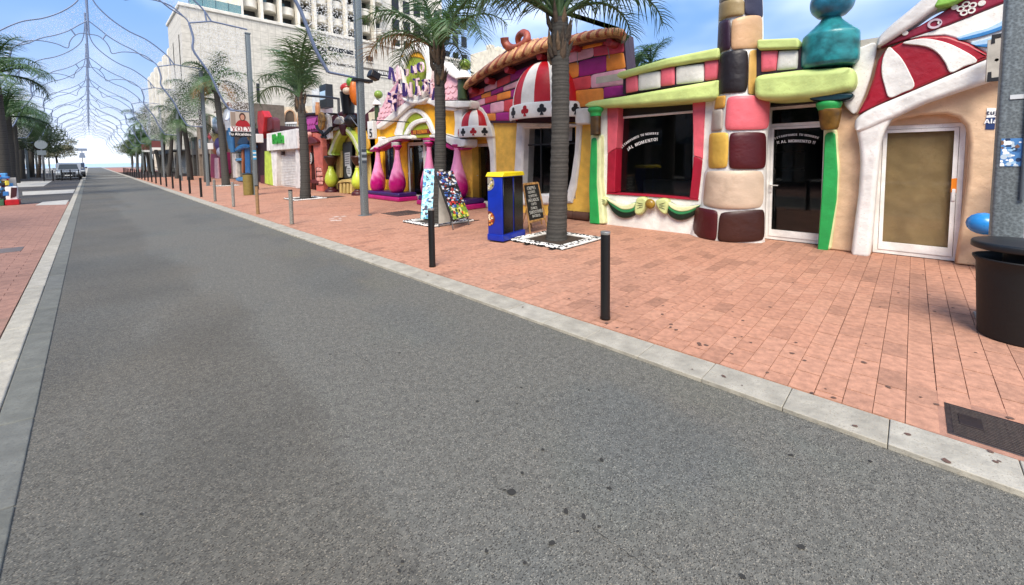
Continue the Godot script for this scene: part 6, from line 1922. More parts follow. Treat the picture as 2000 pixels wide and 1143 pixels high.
func souvenir_rack() -> void:
	thing("souvenir_rack", "low souvenir rack with red base and colourful goods on the far pavement", "rack", Vector3(-2.9, 0, -26.1))
	var z := -26.1
	B("base", paint("b41420", 0.4, 1.0, 0.05), Vector3(-2.45, 0, z - 0.5), Vector3(-2.08, 0.22, z + 0.1), 0.02)
	B("base", paint("3f6a4c", 0.5, 1.0, 0.05), Vector3(-4.4, 0.0, z - 0.5), Vector3(-2.47, 0.24, z + 0.1), 0.02)
	B("back_panel", plain("a9a8a4", 0.5), Vector3(-4.4, 0.2, z - 0.5), Vector3(-2.15, 1.1, z - 0.42), 0.01)
	B("end_panel", plain("e4e4e2", 0.5), Vector3(-2.42, 0.22, z - 0.45), Vector3(-2.12, 0.75, z + 0.02), 0.02)
	var mb := MB.new()
	mb.slab(Transform3D(FRONTAL, Vector3(0, 0, z + 0.04)), PackedVector2Array([Vector2(-2.3, 0.28), Vector2(-2.14, 0.35), Vector2(-2.1, 0.7), Vector2(-2.26, 0.72)]), 0.03)
	put(mb, "dark_print", plain("3a1018", 0.5))
	var rr := RandomNumberGenerator.new(); rr.seed = 5
	for k in 70:
		var c := Vector3(rr.randf_range(-3.4, -2.3), rr.randf_range(0.35, 1.25), z + rr.randf_range(-0.3, 0.05))
		mb = MB.new()
		mb.box(Transform3D(Basis(Vector3.UP, rr.randf_range(-0.4, 0.4)), c), Vector3(rr.randf_range(0.1, 0.24), rr.randf_range(0.08, 0.2), 0.1), 0.02)
		put(mb, "goods", plain(["e8e6e2", "2f6fb0", "7fb3dc", "1d2230", "c83a3a", "d8c84a", "9a6a4a", "4a90c8"][rr.randi() % 8], 0.5))

# ---------------------------------------------------------------- posts and festive light arches
func along(p: Array, n := 3) -> Array:   # open spline through [x, y] points
	var o := []
	for i in p.size() - 1:
		var a: Array = p[maxi(i - 1, 0)]; var b: Array = p[i]; var c: Array = p[i + 1]; var d: Array = p[mini(i + 2, p.size() - 1)]
		for k in n:
			var t := float(k) / n
			o.append(Vector3(cubic_interpolate(b[0], c[0], a[0], d[0], t), cubic_interpolate(b[1], c[1], a[1], d[1], t), 0))
	o.append(Vector3(p[-1][0], p[-1][1], 0))
	return o
func post(at: Vector3, label: String, h := 7.7, w := 0.18) -> Node3D:
	var t := thing("galvanised_post", label, "post", at, "galvanised street posts")
	var zinc := paint("8d979a", 0.5, 2.6, 0.1, "zinc")
	zinc.metallic = 0.35
	var mb := MB.new()
	mb.slab(Transform3D(Basis(Vector3(1, 0, 0), Vector3(0, 0, -1), Vector3(0, 1, 0)), at + Vector3(0, h, 0)), fillet(rect(-w / 2, at.z - at.z - w / 2, w / 2, w / 2), 0.02, 2), h, 0.004)
	put(mb, "shaft", zinc)
	mb = MB.new()
	mb.box(Transform3D(Basis(), at + Vector3(0, 0.008, 0)), Vector3(w + 0.12, 0.016, w + 0.12), 0.003)
	put(mb, "foot_plate", zinc)
	mb = MB.new()
	mb.box(Transform3D(Basis(), at + Vector3(0, h + 0.03, 0)), Vector3(w + 0.06, 0.06, w + 0.06), 0.01)
	put(mb, "top_cap", zinc)
	T("cable_pipe", plain("5c656b", 0.5, 0.3), [at + Vector3(-w * 0.5 - 0.02, 1.2, w * 0.35), at + Vector3(-w * 0.5 - 0.02, h - 0.1, w * 0.35)], 0.018, 6)
	return t

func arches_and_posts() -> void:
	var zs_ := [-11.6, -23.0, -34.7, -46.5, -58.3, -70.2, -82.0, -94.0, -106.0, -118.0, -130.0, -142.0, -154.0]
	var c := 0.42
	var p := post(Vector3(6.1, 0, 0.66), "thick galvanised post rising behind the black bin by the papered door", 7.7, 0.2)
	# stickers on the thick post
	var boat := print_img(96, 128, 4, Color("4a7fb8"), [Color("e8edf2"), Color("2f5f96"), Color("9cc3e0"), Color("1d3558"), Color("f4f6f8"), Color("b9c9d4"), Color("7a5a48")], 46, 4, 14)
	var tp := Transform3D(STREET, Vector3(5.992, 1.64, 0.66))
	sheet("boat_poster", tp, Vector2(0.15, 0.26), boat, p)
	B("tape", plain("c9cdcf", 0.5), Vector3(5.99, 2.13, 0.62), Vector3(6.0, 2.17, 0.74), 0, p)
	for i in zs_.size():
		if i < 9:
			var pr := post(Vector3(5.62, 0, zs_[i]), "galvanised post of the shop side, %s in the row beyond the bin" % ORD[i].replace("nearest", "first"))
			if i == 0:
				sticker(pr, Vector3(5.62, 1.75, zs_[i]), ["9aa4aa", "3d4650"], 0.2)
			if i == 1:
				sticker(pr, Vector3(5.62, 1.95, zs_[i]), ["d8e4ea", "3d9ccc"], 0.22)
			if i >= 3:
				post(Vector3(-4.78, 0, zs_[i]), "galvanised post on the far pavement, %s of that row" % ORD[i - 3].replace("nearest", "first"))
	# one arch, built round x = c, then copied
	var steel := plain("6d7a93", 0.5, 0.3)
	var t := thing("light_arch", "x", "festive arch", Vector3(c, 0, zs_[0]), "festive light arches over the street")
	var outer := [[0.0, 13.2], [0.1, 12.0], [0.27, 11.17], [0.62, 10.61], [1.16, 10.08], [1.78, 9.66], [2.43, 9.38], [2.9, 9.05], [3.33, 8.66], [3.57, 8.38], [3.8, 7.99]]
	var second := [[0.0, 9.95], [0.07, 9.88], [0.43, 9.56], [0.84, 9.17], [1.36, 8.83], [1.91, 8.56], [2.37, 8.2], [2.84, 7.95], [2.98, 7.74]]
	var wave := [[0.0, 9.16], [0.37, 9.14], [0.65, 8.88], [0.81, 8.55], [0.86, 8.29], [0.97, 8.21], [1.33, 8.37], [1.9, 8.43], [2.38, 8.33], [2.66, 8.12], [2.9, 7.88], [2.98, 7.74]]
	var lower := [[2.98, 7.74], [3.1, 7.12], [3.06, 6.62], [3.34, 6.1], [3.66, 5.54], [3.98, 4.64], [4.3, 4.06]]
	for sgn in [1.0, -1.0]:
		var fl := func(a: Array) -> Array:
			var o := []
			for q in along(a):
				o.append(Vector3(q.x * sgn + c, q.y, zs_[0]))
			return o
		T("outer_rail", steel, fl.call(outer), 0.035, 6)
		T("second_rail", steel, fl.call(second), 0.028, 6)
		T("wave_rail", steel, fl.call(wave), 0.026, 6)
		T("lower_rail", steel, fl.call(lower), 0.045, 6)
		for b in [[3.8, 7.99, 5.2, 7.92], [2.98, 7.74, 3.8, 7.99], [4.3, 4.06, 5.2, 4.0], [0.55, 8.98, 0.72, 9.3], [3.57, 8.38, 3.62, 7.97]]:
			T("bracket", steel, [Vector3(b[0] * sgn + c, b[1], zs_[0]), Vector3(b[2] * sgn + c, b[3], zs_[0])], 0.035, 6)
		# sparse net of small lamps on fine wire: outer band, and the hanging side panel
		var lace := MB.new()
		var rr := RandomNumberGenerator.new(); rr.seed = 61
		var y_on := func(path: Array, x: float) -> float:
			for i in path.size() - 1:
				if x >= path[i][0] and x <= path[i + 1][0]:
					return lerpf(path[i][1], path[i + 1][1], (x - path[i][0]) / maxf(0.001, path[i + 1][0] - path[i][0]))
			return path[-1][1]
		var x_on := func(path: Array, y: float) -> float:
			for i in path.size() - 1:
				if y <= path[i][1] and y >= path[i + 1][1]:
					return lerpf(path[i][0], path[i + 1][0], (path[i][1] - y) / maxf(0.001, path[i][1] - path[i + 1][1]))
			return path[-1][0]
		for k in 2300:
			var x := rr.randf_range(0.05, 3.6)
			var ya: float = y_on.call(outer, x); var yb: float = y_on.call(second, minf(x, 2.95))
			curl_wire(lace, Vector3(x * sgn + c, rr.randf_range(minf(yb, ya), ya), zs_[0]), rr, 0.62)
		for k in 250:
			var x := rr.randf_range(0.9, 2.6)
			curl_wire(lace, Vector3(x * sgn + c, rr.randf_range(y_on.call(wave, x), y_on.call(second, x)), zs_[0]), rr, 0.6)
		var band := put(lace, "lamp_net", plain("c3c5c6", 0.6))
		band.set_meta("kind", "stuff")
		lace = MB.new()
		for col in 26:
			var xs := 2.75 + col * 0.095
			var y := 7.9
			while y > 4.05:
				var xl: float = x_on.call(lower, minf(y, 7.73))
				if xs > xl:
					for rep in 2:
						curl_wire(lace, Vector3((xs + rr.randf_range(-0.05, 0.05)) * sgn + c, y + rr.randf_range(-0.05, 0.05), zs_[0] + rr.randf_range(-0.02, 0.02)), rr, 1.25)
				y -= 0.085
		var net := put(lace, "side_net", plain("d3d4d2", 0.6))
		net.set_meta("kind", "stuff")
	T("spine", steel, [Vector3(c, 9.1, zs_[0]), Vector3(c, 11, zs_[0]), Vector3(c, 13.3, zs_[0])], [0.04, 0.07, 0.07], 6)
	for i in zs_.size():
		var o: Node3D = t if i == 0 else t.duplicate()
		if i > 0:
			o.name = numbered("light_arch")
			add_child(o)
			o.position = Vector3(c, 0, zs_[i])
		if i >= 5:
			for ch in o.get_children():
				if String(ch.name).begins_with("side_net"):
					ch.free()
		o.set_meta("label", "steel festive light arch over the street, %s in the row from the camera" % ORD[i])
	# election-style picture board hanging under the second arch
	var bz := -22.93
	var b := thing("hanging_sign", "picture board with red figure and white name strip on second post", "sign", Vector3(5.1, 2.8, bz))
	B("panel", plain("b7aa9c", 0.6), Vector3(4.72, 3.3, bz - 0.04), Vector3(5.52, 3.98, bz), 0.0)
	SZ("portrait_background", plain("8f7f72", 0.7), bz + 0.006, 0.004, 0, rect(4.74, 3.32, 4.92, 3.96))
	SZ("portrait_blouse", plain("9e1420", 0.7), bz + 0.012, 0.004, 0, smooth(PackedVector2Array([Vector2(4.94, 3.31), Vector2(4.97, 3.5), Vector2(5.1, 3.6), Vector2(5.3, 3.6), Vector2(5.42, 3.52), Vector2(5.48, 3.31)]), 3))
	SZ("portrait_hair", plain("4a2c22", 0.7), bz + 0.018, 0.004, 0, ell(5.2, 3.76, 0.13, 0.19, 18))
	SZ("portrait_face", plain("b98570", 0.7), bz + 0.024, 0.004, 0, ell(5.2, 3.73, 0.085, 0.13, 18))
	SZ("name_strip", plain("e6e4e0", 0.6), bz + 0.008, 0.03, 0.0, rect(4.70, 3.06, 5.54, 3.295))
	letters("YOLY", 0.2, 0.006, Transform3D(FRONTAL, Vector3(5.12, 3.18, bz + 0.014)), "lettering", plain("8c2f33", 0.6), null, "Droid Serif")
	SZ("black_strip", plain("151517", 0.6), bz + 0.008, 0.03, 0.0, rect(4.70, 2.80, 5.54, 3.055))
	letters("Tu Alcaldesa", 0.12, 0.006, Transform3D(FRONTAL, Vector3(5.12, 2.93, bz + 0.014)), "lettering", plain("e6e4e0", 0.6))
	for i in [4, 5]:
		var z: float = zs_[i] + 0.07
		thing("hanging_sign", "small red and white picture board, %s from the camera among the distant ones" % ORD[i - 4], "sign", Vector3(5.1, 3.0, z), "distant picture boards on posts")
		B("panel", plain("6d3a38", 0.6), Vector3(4.75, 3.25, z - 0.04), Vector3(5.5, 3.95, z))
		B("name_strip", plain("dddbd6", 0.6), Vector3(4.75, 3.0, z - 0.04), Vector3(5.5, 3.245, z))
	thing("hanging_sign", "red and white picture board on the far pavement beside the dark palms", "sign", Vector3(-4.1, 3.0, -46.4))
	B("panel", plain("8c2a2c", 0.6), Vector3(-4.65, 3.25, -46.44), Vector3(-3.9, 3.95, -46.4))
	B("name_strip", plain("dddbd6", 0.6), Vector3(-4.65, 3.0, -46.44), Vector3(-3.9, 3.245, -46.4))
	# small white plates fixed to the posts
	for q in [[5.62, -23.0, 2.55], [5.62, -34.7, 2.5]]:
		thing("meter_box", "white box fixed high on the %s galvanised post" % ("second" if q[1] > -30 else "third"), "box", Vector3(q[0], q[2], q[1]), "white boxes on posts")
		B("case", plain("dcdad6", 0.5), Vector3(q[0] + 0.1, q[2], q[1] - 0.16), Vector3(q[0] + 0.42, q[2] + 0.42, q[1] + 0.1), 0.02)
	# dark floodlight on the first post
	var fp := Vector3(5.62, 3.95, -11.6)
	thing("floodlight", "black floodlight with angled hood fixed to the first galvanised post", "lamp", fp)
	B("bracket", plain("15161a", 0.5), fp + Vector3(-0.2, -0.04, -0.12), fp + Vector3(0.35, 0.04, 0.12), 0.01)
	var mb := MB.new()
	mb.box(Transform3D(Basis(Vector3(0, 0, 1), -0.4), fp + Vector3(0.45, 0.2, 0)), Vector3(0.3, 0.22, 0.26), 0.03)
	put(mb, "housing", plain("15161a", 0.5))

func sticker(parent: Node, at: Vector3, cols: Array, h: float) -> void:
	var rr := RandomNumberGenerator.new(); rr.seed = 3
	for k in 5:
		B("sticker", plain(cols[k % 2], 0.6), at + Vector3(-0.098, -h + k * h * 0.42, -0.07), at + Vector3(-0.0905, -h + (k + 0.8) * h * 0.42, 0.06), 0, parent)
		B("sticker", plain(cols[(k + 1) % 2], 0.6), at + Vector3(-0.07, -h + k * h * 0.42, 0.0905), at + Vector3(0.07, -h + (k + 0.8) * h * 0.42, 0.097), 0, parent)

func curl_wire(mb: MB, at: Vector3, rr: RandomNumberGenerator, s: float) -> void:
	var a := rr.randf_range(0, TAU)
	var d := Vector3(cos(a), sin(a), rr.randf_range(-0.3, 0.3)) * 0.033 * s
	var e := Vector3(-sin(a), cos(a), 0) * 0.008 * s
	var b := Vector3(cos(a + 1.2), sin(a + 1.2), rr.randf_range(-0.3, 0.3)) * 0.033 * s
	mb.quad(at - d - e, at - e, at + e, at - d + e)
	mb.quad(at - e, at + b - e, at + b + e, at + e)
# ---------------------------------------------------------------- palms and trees
var frond_mesh := {}
func make_frond(elev: float, len: float, seed_: int, m: Material, droop: float) -> ArrayMesh:
	var rr := RandomNumberGenerator.new(); rr.seed = seed_
	var mb := MB.new()
	var path := []; var rad := []
	var p := Vector3.ZERO
	var n := 18
	for i in n + 1:
		var t := float(i) / n
		path.append(p); rad.append(lerpf(0.022, 0.004, t))
		var a := elev - droop * t * t * 1.5 - 0.2 * t
		p += Vector3(0, sin(a), cos(a)) * len / n
	mb.tube(path, rad, 5, false)
	for k in 48:
		var t := 0.14 + 0.85 * k / 48.0
		var f := t * n
		var i := mini(int(f), n - 1)
		var c: Vector3 = path[i].lerp(path[i + 1], f - i)
		var dir: Vector3 = (path[i + 1] - path[i]).normalized()
		for sgn: float in [-1.0, 1.0]:
			var l := len * 0.27 * (0.45 + 0.8 * sin(PI * pow(t, 0.7) * 0.93)) * rr.randf_range(0.75, 1.1)
			var side := Vector3(sgn, 0, 0)
			var up := dir.cross(side).normalized() * sgn
			var d0 := (side * 0.8 + dir * rr.randf_range(0.35, 0.7) + up * rr.randf_range(-0.35, 0.5)).normalized()
			var w := 0.0036 + 0.002 * sin(PI * t)
			var q := c
			var wd := d0.cross(up).normalized() * w
			var prev := q
			for s in 3:
				var d := (d0 + Vector3(0, -0.32 * (s + 0.4) * rr.randf_range(0.6, 1.3), 0)).normalized()
				q = prev + d * l / 3.0
				var w0: Vector3 = wd * [1.0, 1.0, 0.75][s]; var w1: Vector3 = wd * [1.0, 0.75, 0.08][s]
				mb.quad(prev - w0, prev + w0, q + w1, q - w1)
				prev = q
	return mb.mesh(m)

func palm(at: Vector3, top: Vector3, r0: float, r1: float, label: String, fronds: Array, len: float, group: String, far := false) -> Node3D:
	# fronds: [azimuth, elevation class 0..4, dry?]
	var t := thing("palm_tree", label, "palm tree", at, group)
	var path := []; var rad := []
	var n := 54 if not far else 10
	for i in n + 1:
		var f := float(i) / n
		var p := at.lerp(top, f)
		p.x += sin(f * PI) * 0.05; p.z += sin(f * 2.4) * 0.03
		path.append(p)
		rad.append(lerpf(r0, r1, f) * (1.0 + (0.16 * exp(-f * 9.0))) * (1.0 + (rng.randf_range(0.0, 0.05) if i % 2 == 0 else rng.randf_range(-0.04, 0.0))))
	var mb := MB.new()
	mb.tube(path, rad, 14 if not far else 8)
	var bark := paint("504e4b", 0.88, 0.9, 1.0, "bark")
	put(mb, "trunk", bark)
	var crown := Node3D.new(); crown.name = "crown"; t.add_child(crown); crown.position = top - at
	if not far:
		# old leaf bases, ragged, around the top of the trunk
		var rr := RandomNumberGenerator.new(); rr.seed = int(absf(at.z) * 100)
		for k in 26:
			var a := rr.randf_range(0, TAU); var h := rr.randf_range(-0.75, 0.05)
			var o := Vector3(cos(a), 0, sin(a))
			var b := top + o * r1 * 0.8 + Vector3(0, h, 0)
			mb = MB.new()
			mb.tube([b + Vector3(0, -0.12, 0), b + o * 0.06, b + o * rr.randf_range(0.06, 0.15) + Vector3(0, rr.randf_range(0.12, 0.32), 0)], [0.05, 0.05, 0.008], 5)
			put(mb, "leaf_base", paint(["57483a", "6f5a44", "463c33"][k % 3], 0.9, 1.5, 0.6, "brush"), t)
	var green := leafy("36502a", "2a4416"); var green2 := leafy("47603a", "33501c"); var dry := leafy("96754a", "5a431f")
	var el := [1.35, 1.0, 0.6, 0.15, -0.35]
	var dr := [0.9, 1.2, 1.35, 1.2, 0.8]
	for k in fronds.size():
		var f: Array = fronds[k]
		var kind := "%s %s %s %s" % [f[1], f[2], k % 2, far]
		if not frond_mesh.has(kind):
			frond_mesh[kind] = make_frond(el[f[1]], 1.0, f[1] * 7 + (k % 2) * 3 + 1, dry if f[2] else (green if k % 2 == 0 else green2), dr[f[1]])
		var o := MeshInstance3D.new()
		o.name = "frond"
		o.mesh = frond_mesh[kind]
		crown.add_child(o, true)
		var L: float = len * (f[3] if f.size() > 3 else 1.0)
		o.basis = Basis(Vector3.UP, f[0]).scaled(Vector3.ONE * L)
	return t
func ring_of_fronds(rr: RandomNumberGenerator, n: int) -> Array:
	var o := []
	for k in n:
		o.append([TAU * k * 0.382 + rr.randf_range(-0.2, 0.2), [0, 1, 1, 2, 2, 3, 3, 4][k % 8], false, rr.randf_range(0.85, 1.15)])
	return o
func tree_pit(c: Vector3, s: float, label: String) -> void:
	thing("tree_pit", label, "tree pit", c, "tree pits edged with painted pebbles")
	B("soil", paint("3a2d22", 0.95, 1.5, 0.8, "stone"), c + Vector3(-s, -0.05, -s), c + Vector3(s, 0.015, s))
	var w := paint("e9e7e2", 0.6, 1.0, 0.3)
	for k in 4:
		var a := Vector3(cos(PI / 2 * k), 0, sin(PI / 2 * k)); var b := Vector3(-a.z, 0, a.x)
		var lo := c + a * (s - 0.17) - b * s; var hi := c + a * s + b * (s - 0.17 if true else s)
		B("edging", w, Vector3(minf(lo.x, hi.x), -0.03, minf(lo.z, hi.z)), Vector3(maxf(lo.x, hi.x), 0.05, maxf(lo.z, hi.z)), 0.02)
	var rr := RandomNumberGenerator.new(); rr.seed = int(absf(c.z) * 10)
	var mb := MB.new()
	for k in 210:
		var e := k % 4
		var a := Vector3(cos(PI / 2 * e), 0, sin(PI / 2 * e)); var b := Vector3(-a.z, 0, a.x)
		var q := c + a * (s - rr.randf_range(0.02, 0.15)) + b * rr.randf_range(-s + 0.02, s - 0.02)
		mb.box(Transform3D(Basis(Vector3.UP, rr.randf_range(0, 3)), q + Vector3(0, 0.05, 0)), Vector3(rr.randf_range(0.02, 0.06), 0.012, rr.randf_range(0.015, 0.03)))
		if k % 2 == 0:
			q = c + a * s + b * rr.randf_range(-s + 0.02, s - 0.02)
			mb.box(Transform3D(Basis(a, Vector3.UP, b), q + Vector3(0, rr.randf_range(0.008, 0.03), 0)), Vector3(0.01, 0.018, rr.randf_range(0.02, 0.04)))
	var st := put(mb, "black_pebbles", plain("17171a", 0.6))
	st.set_meta("kind", "stuff")

func leaf_cloud(mb: MB, c: Vector3, s: Vector3, n: int, size: float, rr: RandomNumberGenerator) -> void:
	for k in n:
		var d := Vector3(rr.randfn(), rr.randfn(), rr.randfn()).normalized() * pow(rr.randf(), 0.4)
		var p := c + d * s
		var a := Vector3(rr.randfn(), rr.randfn(), rr.randfn()).normalized()
		var b := a.cross(Vector3(rr.randfn(), rr.randfn(), rr.randfn())).normalized()
		var l := size * rr.randf_range(0.6, 1.4)
		mb.quad(p, p + a * l + b * l * 0.35, p + a * l * 1.8, p + a * l - b * l * 0.35)
func bushy_tree(at: Vector3, h: float, w: float, label: String, col: String, group: String, seed_: int) -> void:
	thing("leafy_tree", label, "tree", at, group)
	var rr := RandomNumberGenerator.new(); rr.seed = seed_
	var top := at + Vector3(rr.randf_range(-0.3, 0.3), h * 0.55, 0)
	T("trunk", paint("4a4038", 0.9, 1.0, 0.6, "brush"), [at, at.lerp(top, 0.5) + Vector3(0.1, 0, 0.1), top], [0.2, 0.15, 0.1], 8)
	var mb := MB.new()
	for k in 6:
		var a := k * 1.05
		var tip := at + Vector3(cos(a) * w * 0.6, h * rr.randf_range(0.7, 0.9), sin(a) * w * 0.6)
		T("limb", paint("4a4038", 0.9, 1.0, 0.6, "brush"), [top - Vector3(0, 0.3, 0), top.lerp(tip, 0.5) + Vector3(0, 0.2, 0), tip], [0.09, 0.05, 0.02], 6)
	for k in 22:
		var c := at + Vector3(rr.randf_range(-w, w) * 0.75, h * rr.randf_range(0.55, 0.97), rr.randf_range(-w, w) * 0.75)
		leaf_cloud(mb, c, Vector3(w * 0.36, h * 0.1, w * 0.36), 260, 0.13, rr)
	put(mb, "crown", leafy(col, "1c2a10"))

func greenery() -> void:
	zoom(1, 0, 0)
	var near := "palms along the shop pavement"
	var c1 := Vector3(6.42, 0, -5.05)
	tree_pit(c1, 0.66, "square tree pit with black and white pebble edging under the nearest palm")
	palm(c1, Vector3(6.45, 4.3, -4.98), 0.185, 0.165, "nearest palm with thick grey ringed trunk beside the blue cabinet", [[-2.35, 2, false, 0.95], [-2.7, 1, false, 1.0], [0.75, 2, false, 0.9], [0.45, 1, false, 1.0], [-1.6, 1, false], [-0.8, 0, false], [0.2, 0, false], [2.2, 1, false], [2.9, 1, false], [1.5, 1, false], [-2.1, 0, false], [1.1, 0, false], [3.0, 0, false], [-2.0, 2, false, 0.75], [1.2, 2, false, 0.8]], 2.7, near)
	var c2 := Vector3(6.3, 0, -8.85)
	tree_pit(c2, 0.66, "square tree pit with pebble edging under the palm behind the display boards")
	palm(c2, on_x(855, 98, 6.3), 0.16, 0.125, "slender palm behind the display boards with one dry brown frond", [[-2.6, 2, true, 1.05], [3.2, 2, false, 0.9], [2.6, 1, false], [-2.3, 1, false], [0.2, 1, false, 1.1], [-0.5, 2, false, 0.9], [1.0, 1, false], [-1.4, 0, false], [1.7, 0, false], [-2.8, 0, false], [0.6, 0, false], [-0.1, 2, false, 1.0], [2.0, 2, false, 0.8], [4.0, 1, false, 0.9], [-1.9, 2, false, 0.8]], 2.3, near)
	var c3 := Vector3(6.42, 0, -18.72)
	tree_pit(c3, 0.66, "square tree pit with pebble edging under the leaning palm")
	palm(c3, on_x(586, 190, 6.42), 0.2, 0.15, "leaning palm with upright fan of fronds before the salmon shop", [[3.4, 1, false, 1.0], [3.0, 0, false, 1.1], [2.6, 1, false, 1.0], [-2.8, 0, false, 1.1], [-2.4, 1, false, 0.8], [0.2, 0, false, 1.1], [0.5, 1, false, 0.5], [-0.6, 0, false], [1.2, 0, false], [3.7, 2, false, 0.9], [2.9, 2, false, 0.8], [-0.1, 0, false, 1.2]], 2.9, near)
	var c4 := Vector3(6.42, 0, -33.5)
	tree_pit(c4, 0.66, "square tree pit with pebble edging under the palm by the blue arch shop")
	var rr := RandomNumberGenerator.new(); rr.seed = 12
	palm(c4, Vector3(6.3, 7.2, -34.4), 0.22, 0.16, "tall palm by the blue arch shop with dry skirt under its crown", ring_of_fronds(rr, 16) + [[0.5, 4, true, 0.8], [2.0, 4, true, 0.8], [3.6, 4, true, 0.8], [5.0, 4, true, 0.8]], 2.6, near)
	palm(Vector3(6.6, 0, -27.3), Vector3(6.6, 3.6, -27.3), 0.2, 0.16, "bare palm trunk standing right behind the khaki litter bin", [[0.3, 2, false, 0.4]], 1.2, near)
	var k := 0
	for z in [-41.0, -47.5, -53.0, -60.0, -66.0, -73.0, -80.0, -88.0, -96.0, -105.0]:
		var h := rr.randf_range(4.2, 7.8)
		palm(Vector3(6.3 + rr.randf_range(-0.3, 0.5), 0, z), Vector3(6.3 + rr.randf_range(-0.5, 0.5), h, z + rr.randf_range(-0.3, 0.3)), 0.22, 0.17, "distant dark palm on the shop side, %s beyond the tall one" % ORD[k].replace("nearest", "first"), ring_of_fronds(rr, 18), rr.randf_range(2.4, 3.0), "distant palms of the shop side", true)
		k += 1
	palm(Vector3(-2.95, 0, -31.5), Vector3(-2.95, 5.9, -31.5), 0.24, 0.2, "big dark palm at the picture edge behind the souvenir rack", ring_of_fronds(rr, 22), 2.3, "palms of the far pavement", true)
	palm(Vector3(-3.6, 0, -40.5), Vector3(-3.5, 4.6, -40.5), 0.3, 0.26, "second dark palm of the far pavement with drooping low fronds", ring_of_fronds(rr, 20), 2.6, "palms of the far pavement", true)
	k = 0
	for q in [[-4.8, -50.0, 4.8], [-4.6, -56.0, 5.6], [-5.3, -63.0, 5.0], [-5.4, -72.0, 6.4], [-5.2, -80.0, 5.2], [-5.8, -88.0, 6.0]]:
		palm(Vector3(q[0], 0, q[1]), Vector3(q[0] + 0.2, q[2], q[1]), 0.26, 0.2, "distant dark palm of the far pavement, %s after the two big ones" % ORD[k].replace("nearest", "first"), ring_of_fronds(rr, 18), 2.7, "palms of the far pavement", true)
		k += 1
	bushy_tree(Vector3(-4.4, 0, -76), 6.2, 2.6, "round olive green tree beside the parked van", "3c4a2c", "leafy trees at the far end", 4)
	bushy_tree(Vector3(-3.6, 0, -96), 5.2, 2.4, "pale grey green tree closest to the sea on the far pavement", "6a6a52", "leafy trees at the far end", 5)
	bushy_tree(Vector3(-6.5, 0, -68), 6.5, 2.6, "dense dark tree behind the round traffic sign", "2e3b28", "leafy trees at the far end", 15)
	bushy_tree(Vector3(6.2, 0, -118), 6.4, 3.0, "round yellowish green tree at the seaward end of shop row", "55603a", "leafy trees at the far end", 6)
	bushy_tree(Vector3(7.0, 0, -100), 6.0, 2.8, "olive green tree before the last distant palms of the shops", "4a5836", "leafy trees at the far end", 7)
	# dark evergreen and palm tops behind the shops
	var ev := on_z(905, 200, -26)
	bushy_tree(Vector3(ev.x, 0, -26), 8.6, 2.6, "tall dark evergreen behind the green ball finial", "1f2f1c", "trees behind the shops", 8)
	bushy_tree(Vector3(ev.x - 2.6, 0, -27), 7.6, 2.2, "shorter dark evergreen right behind the pink scale roof", "22331f", "trees behind the shops", 9)
	for q in [[1245, 118, 15.5, "left"], [1272, 112, 16.0, "right"]]:
		var p := on_x(q[0], q[1], q[2])
		palm(Vector3(p.x, 0, p.z), p + Vector3(0, -0.3, 0), 0.2, 0.16, "palm whose top shows above lime coping, the %s of two" % q[3], ring_of_fronds(rr, 16), 1.3, "trees behind the shops", true)

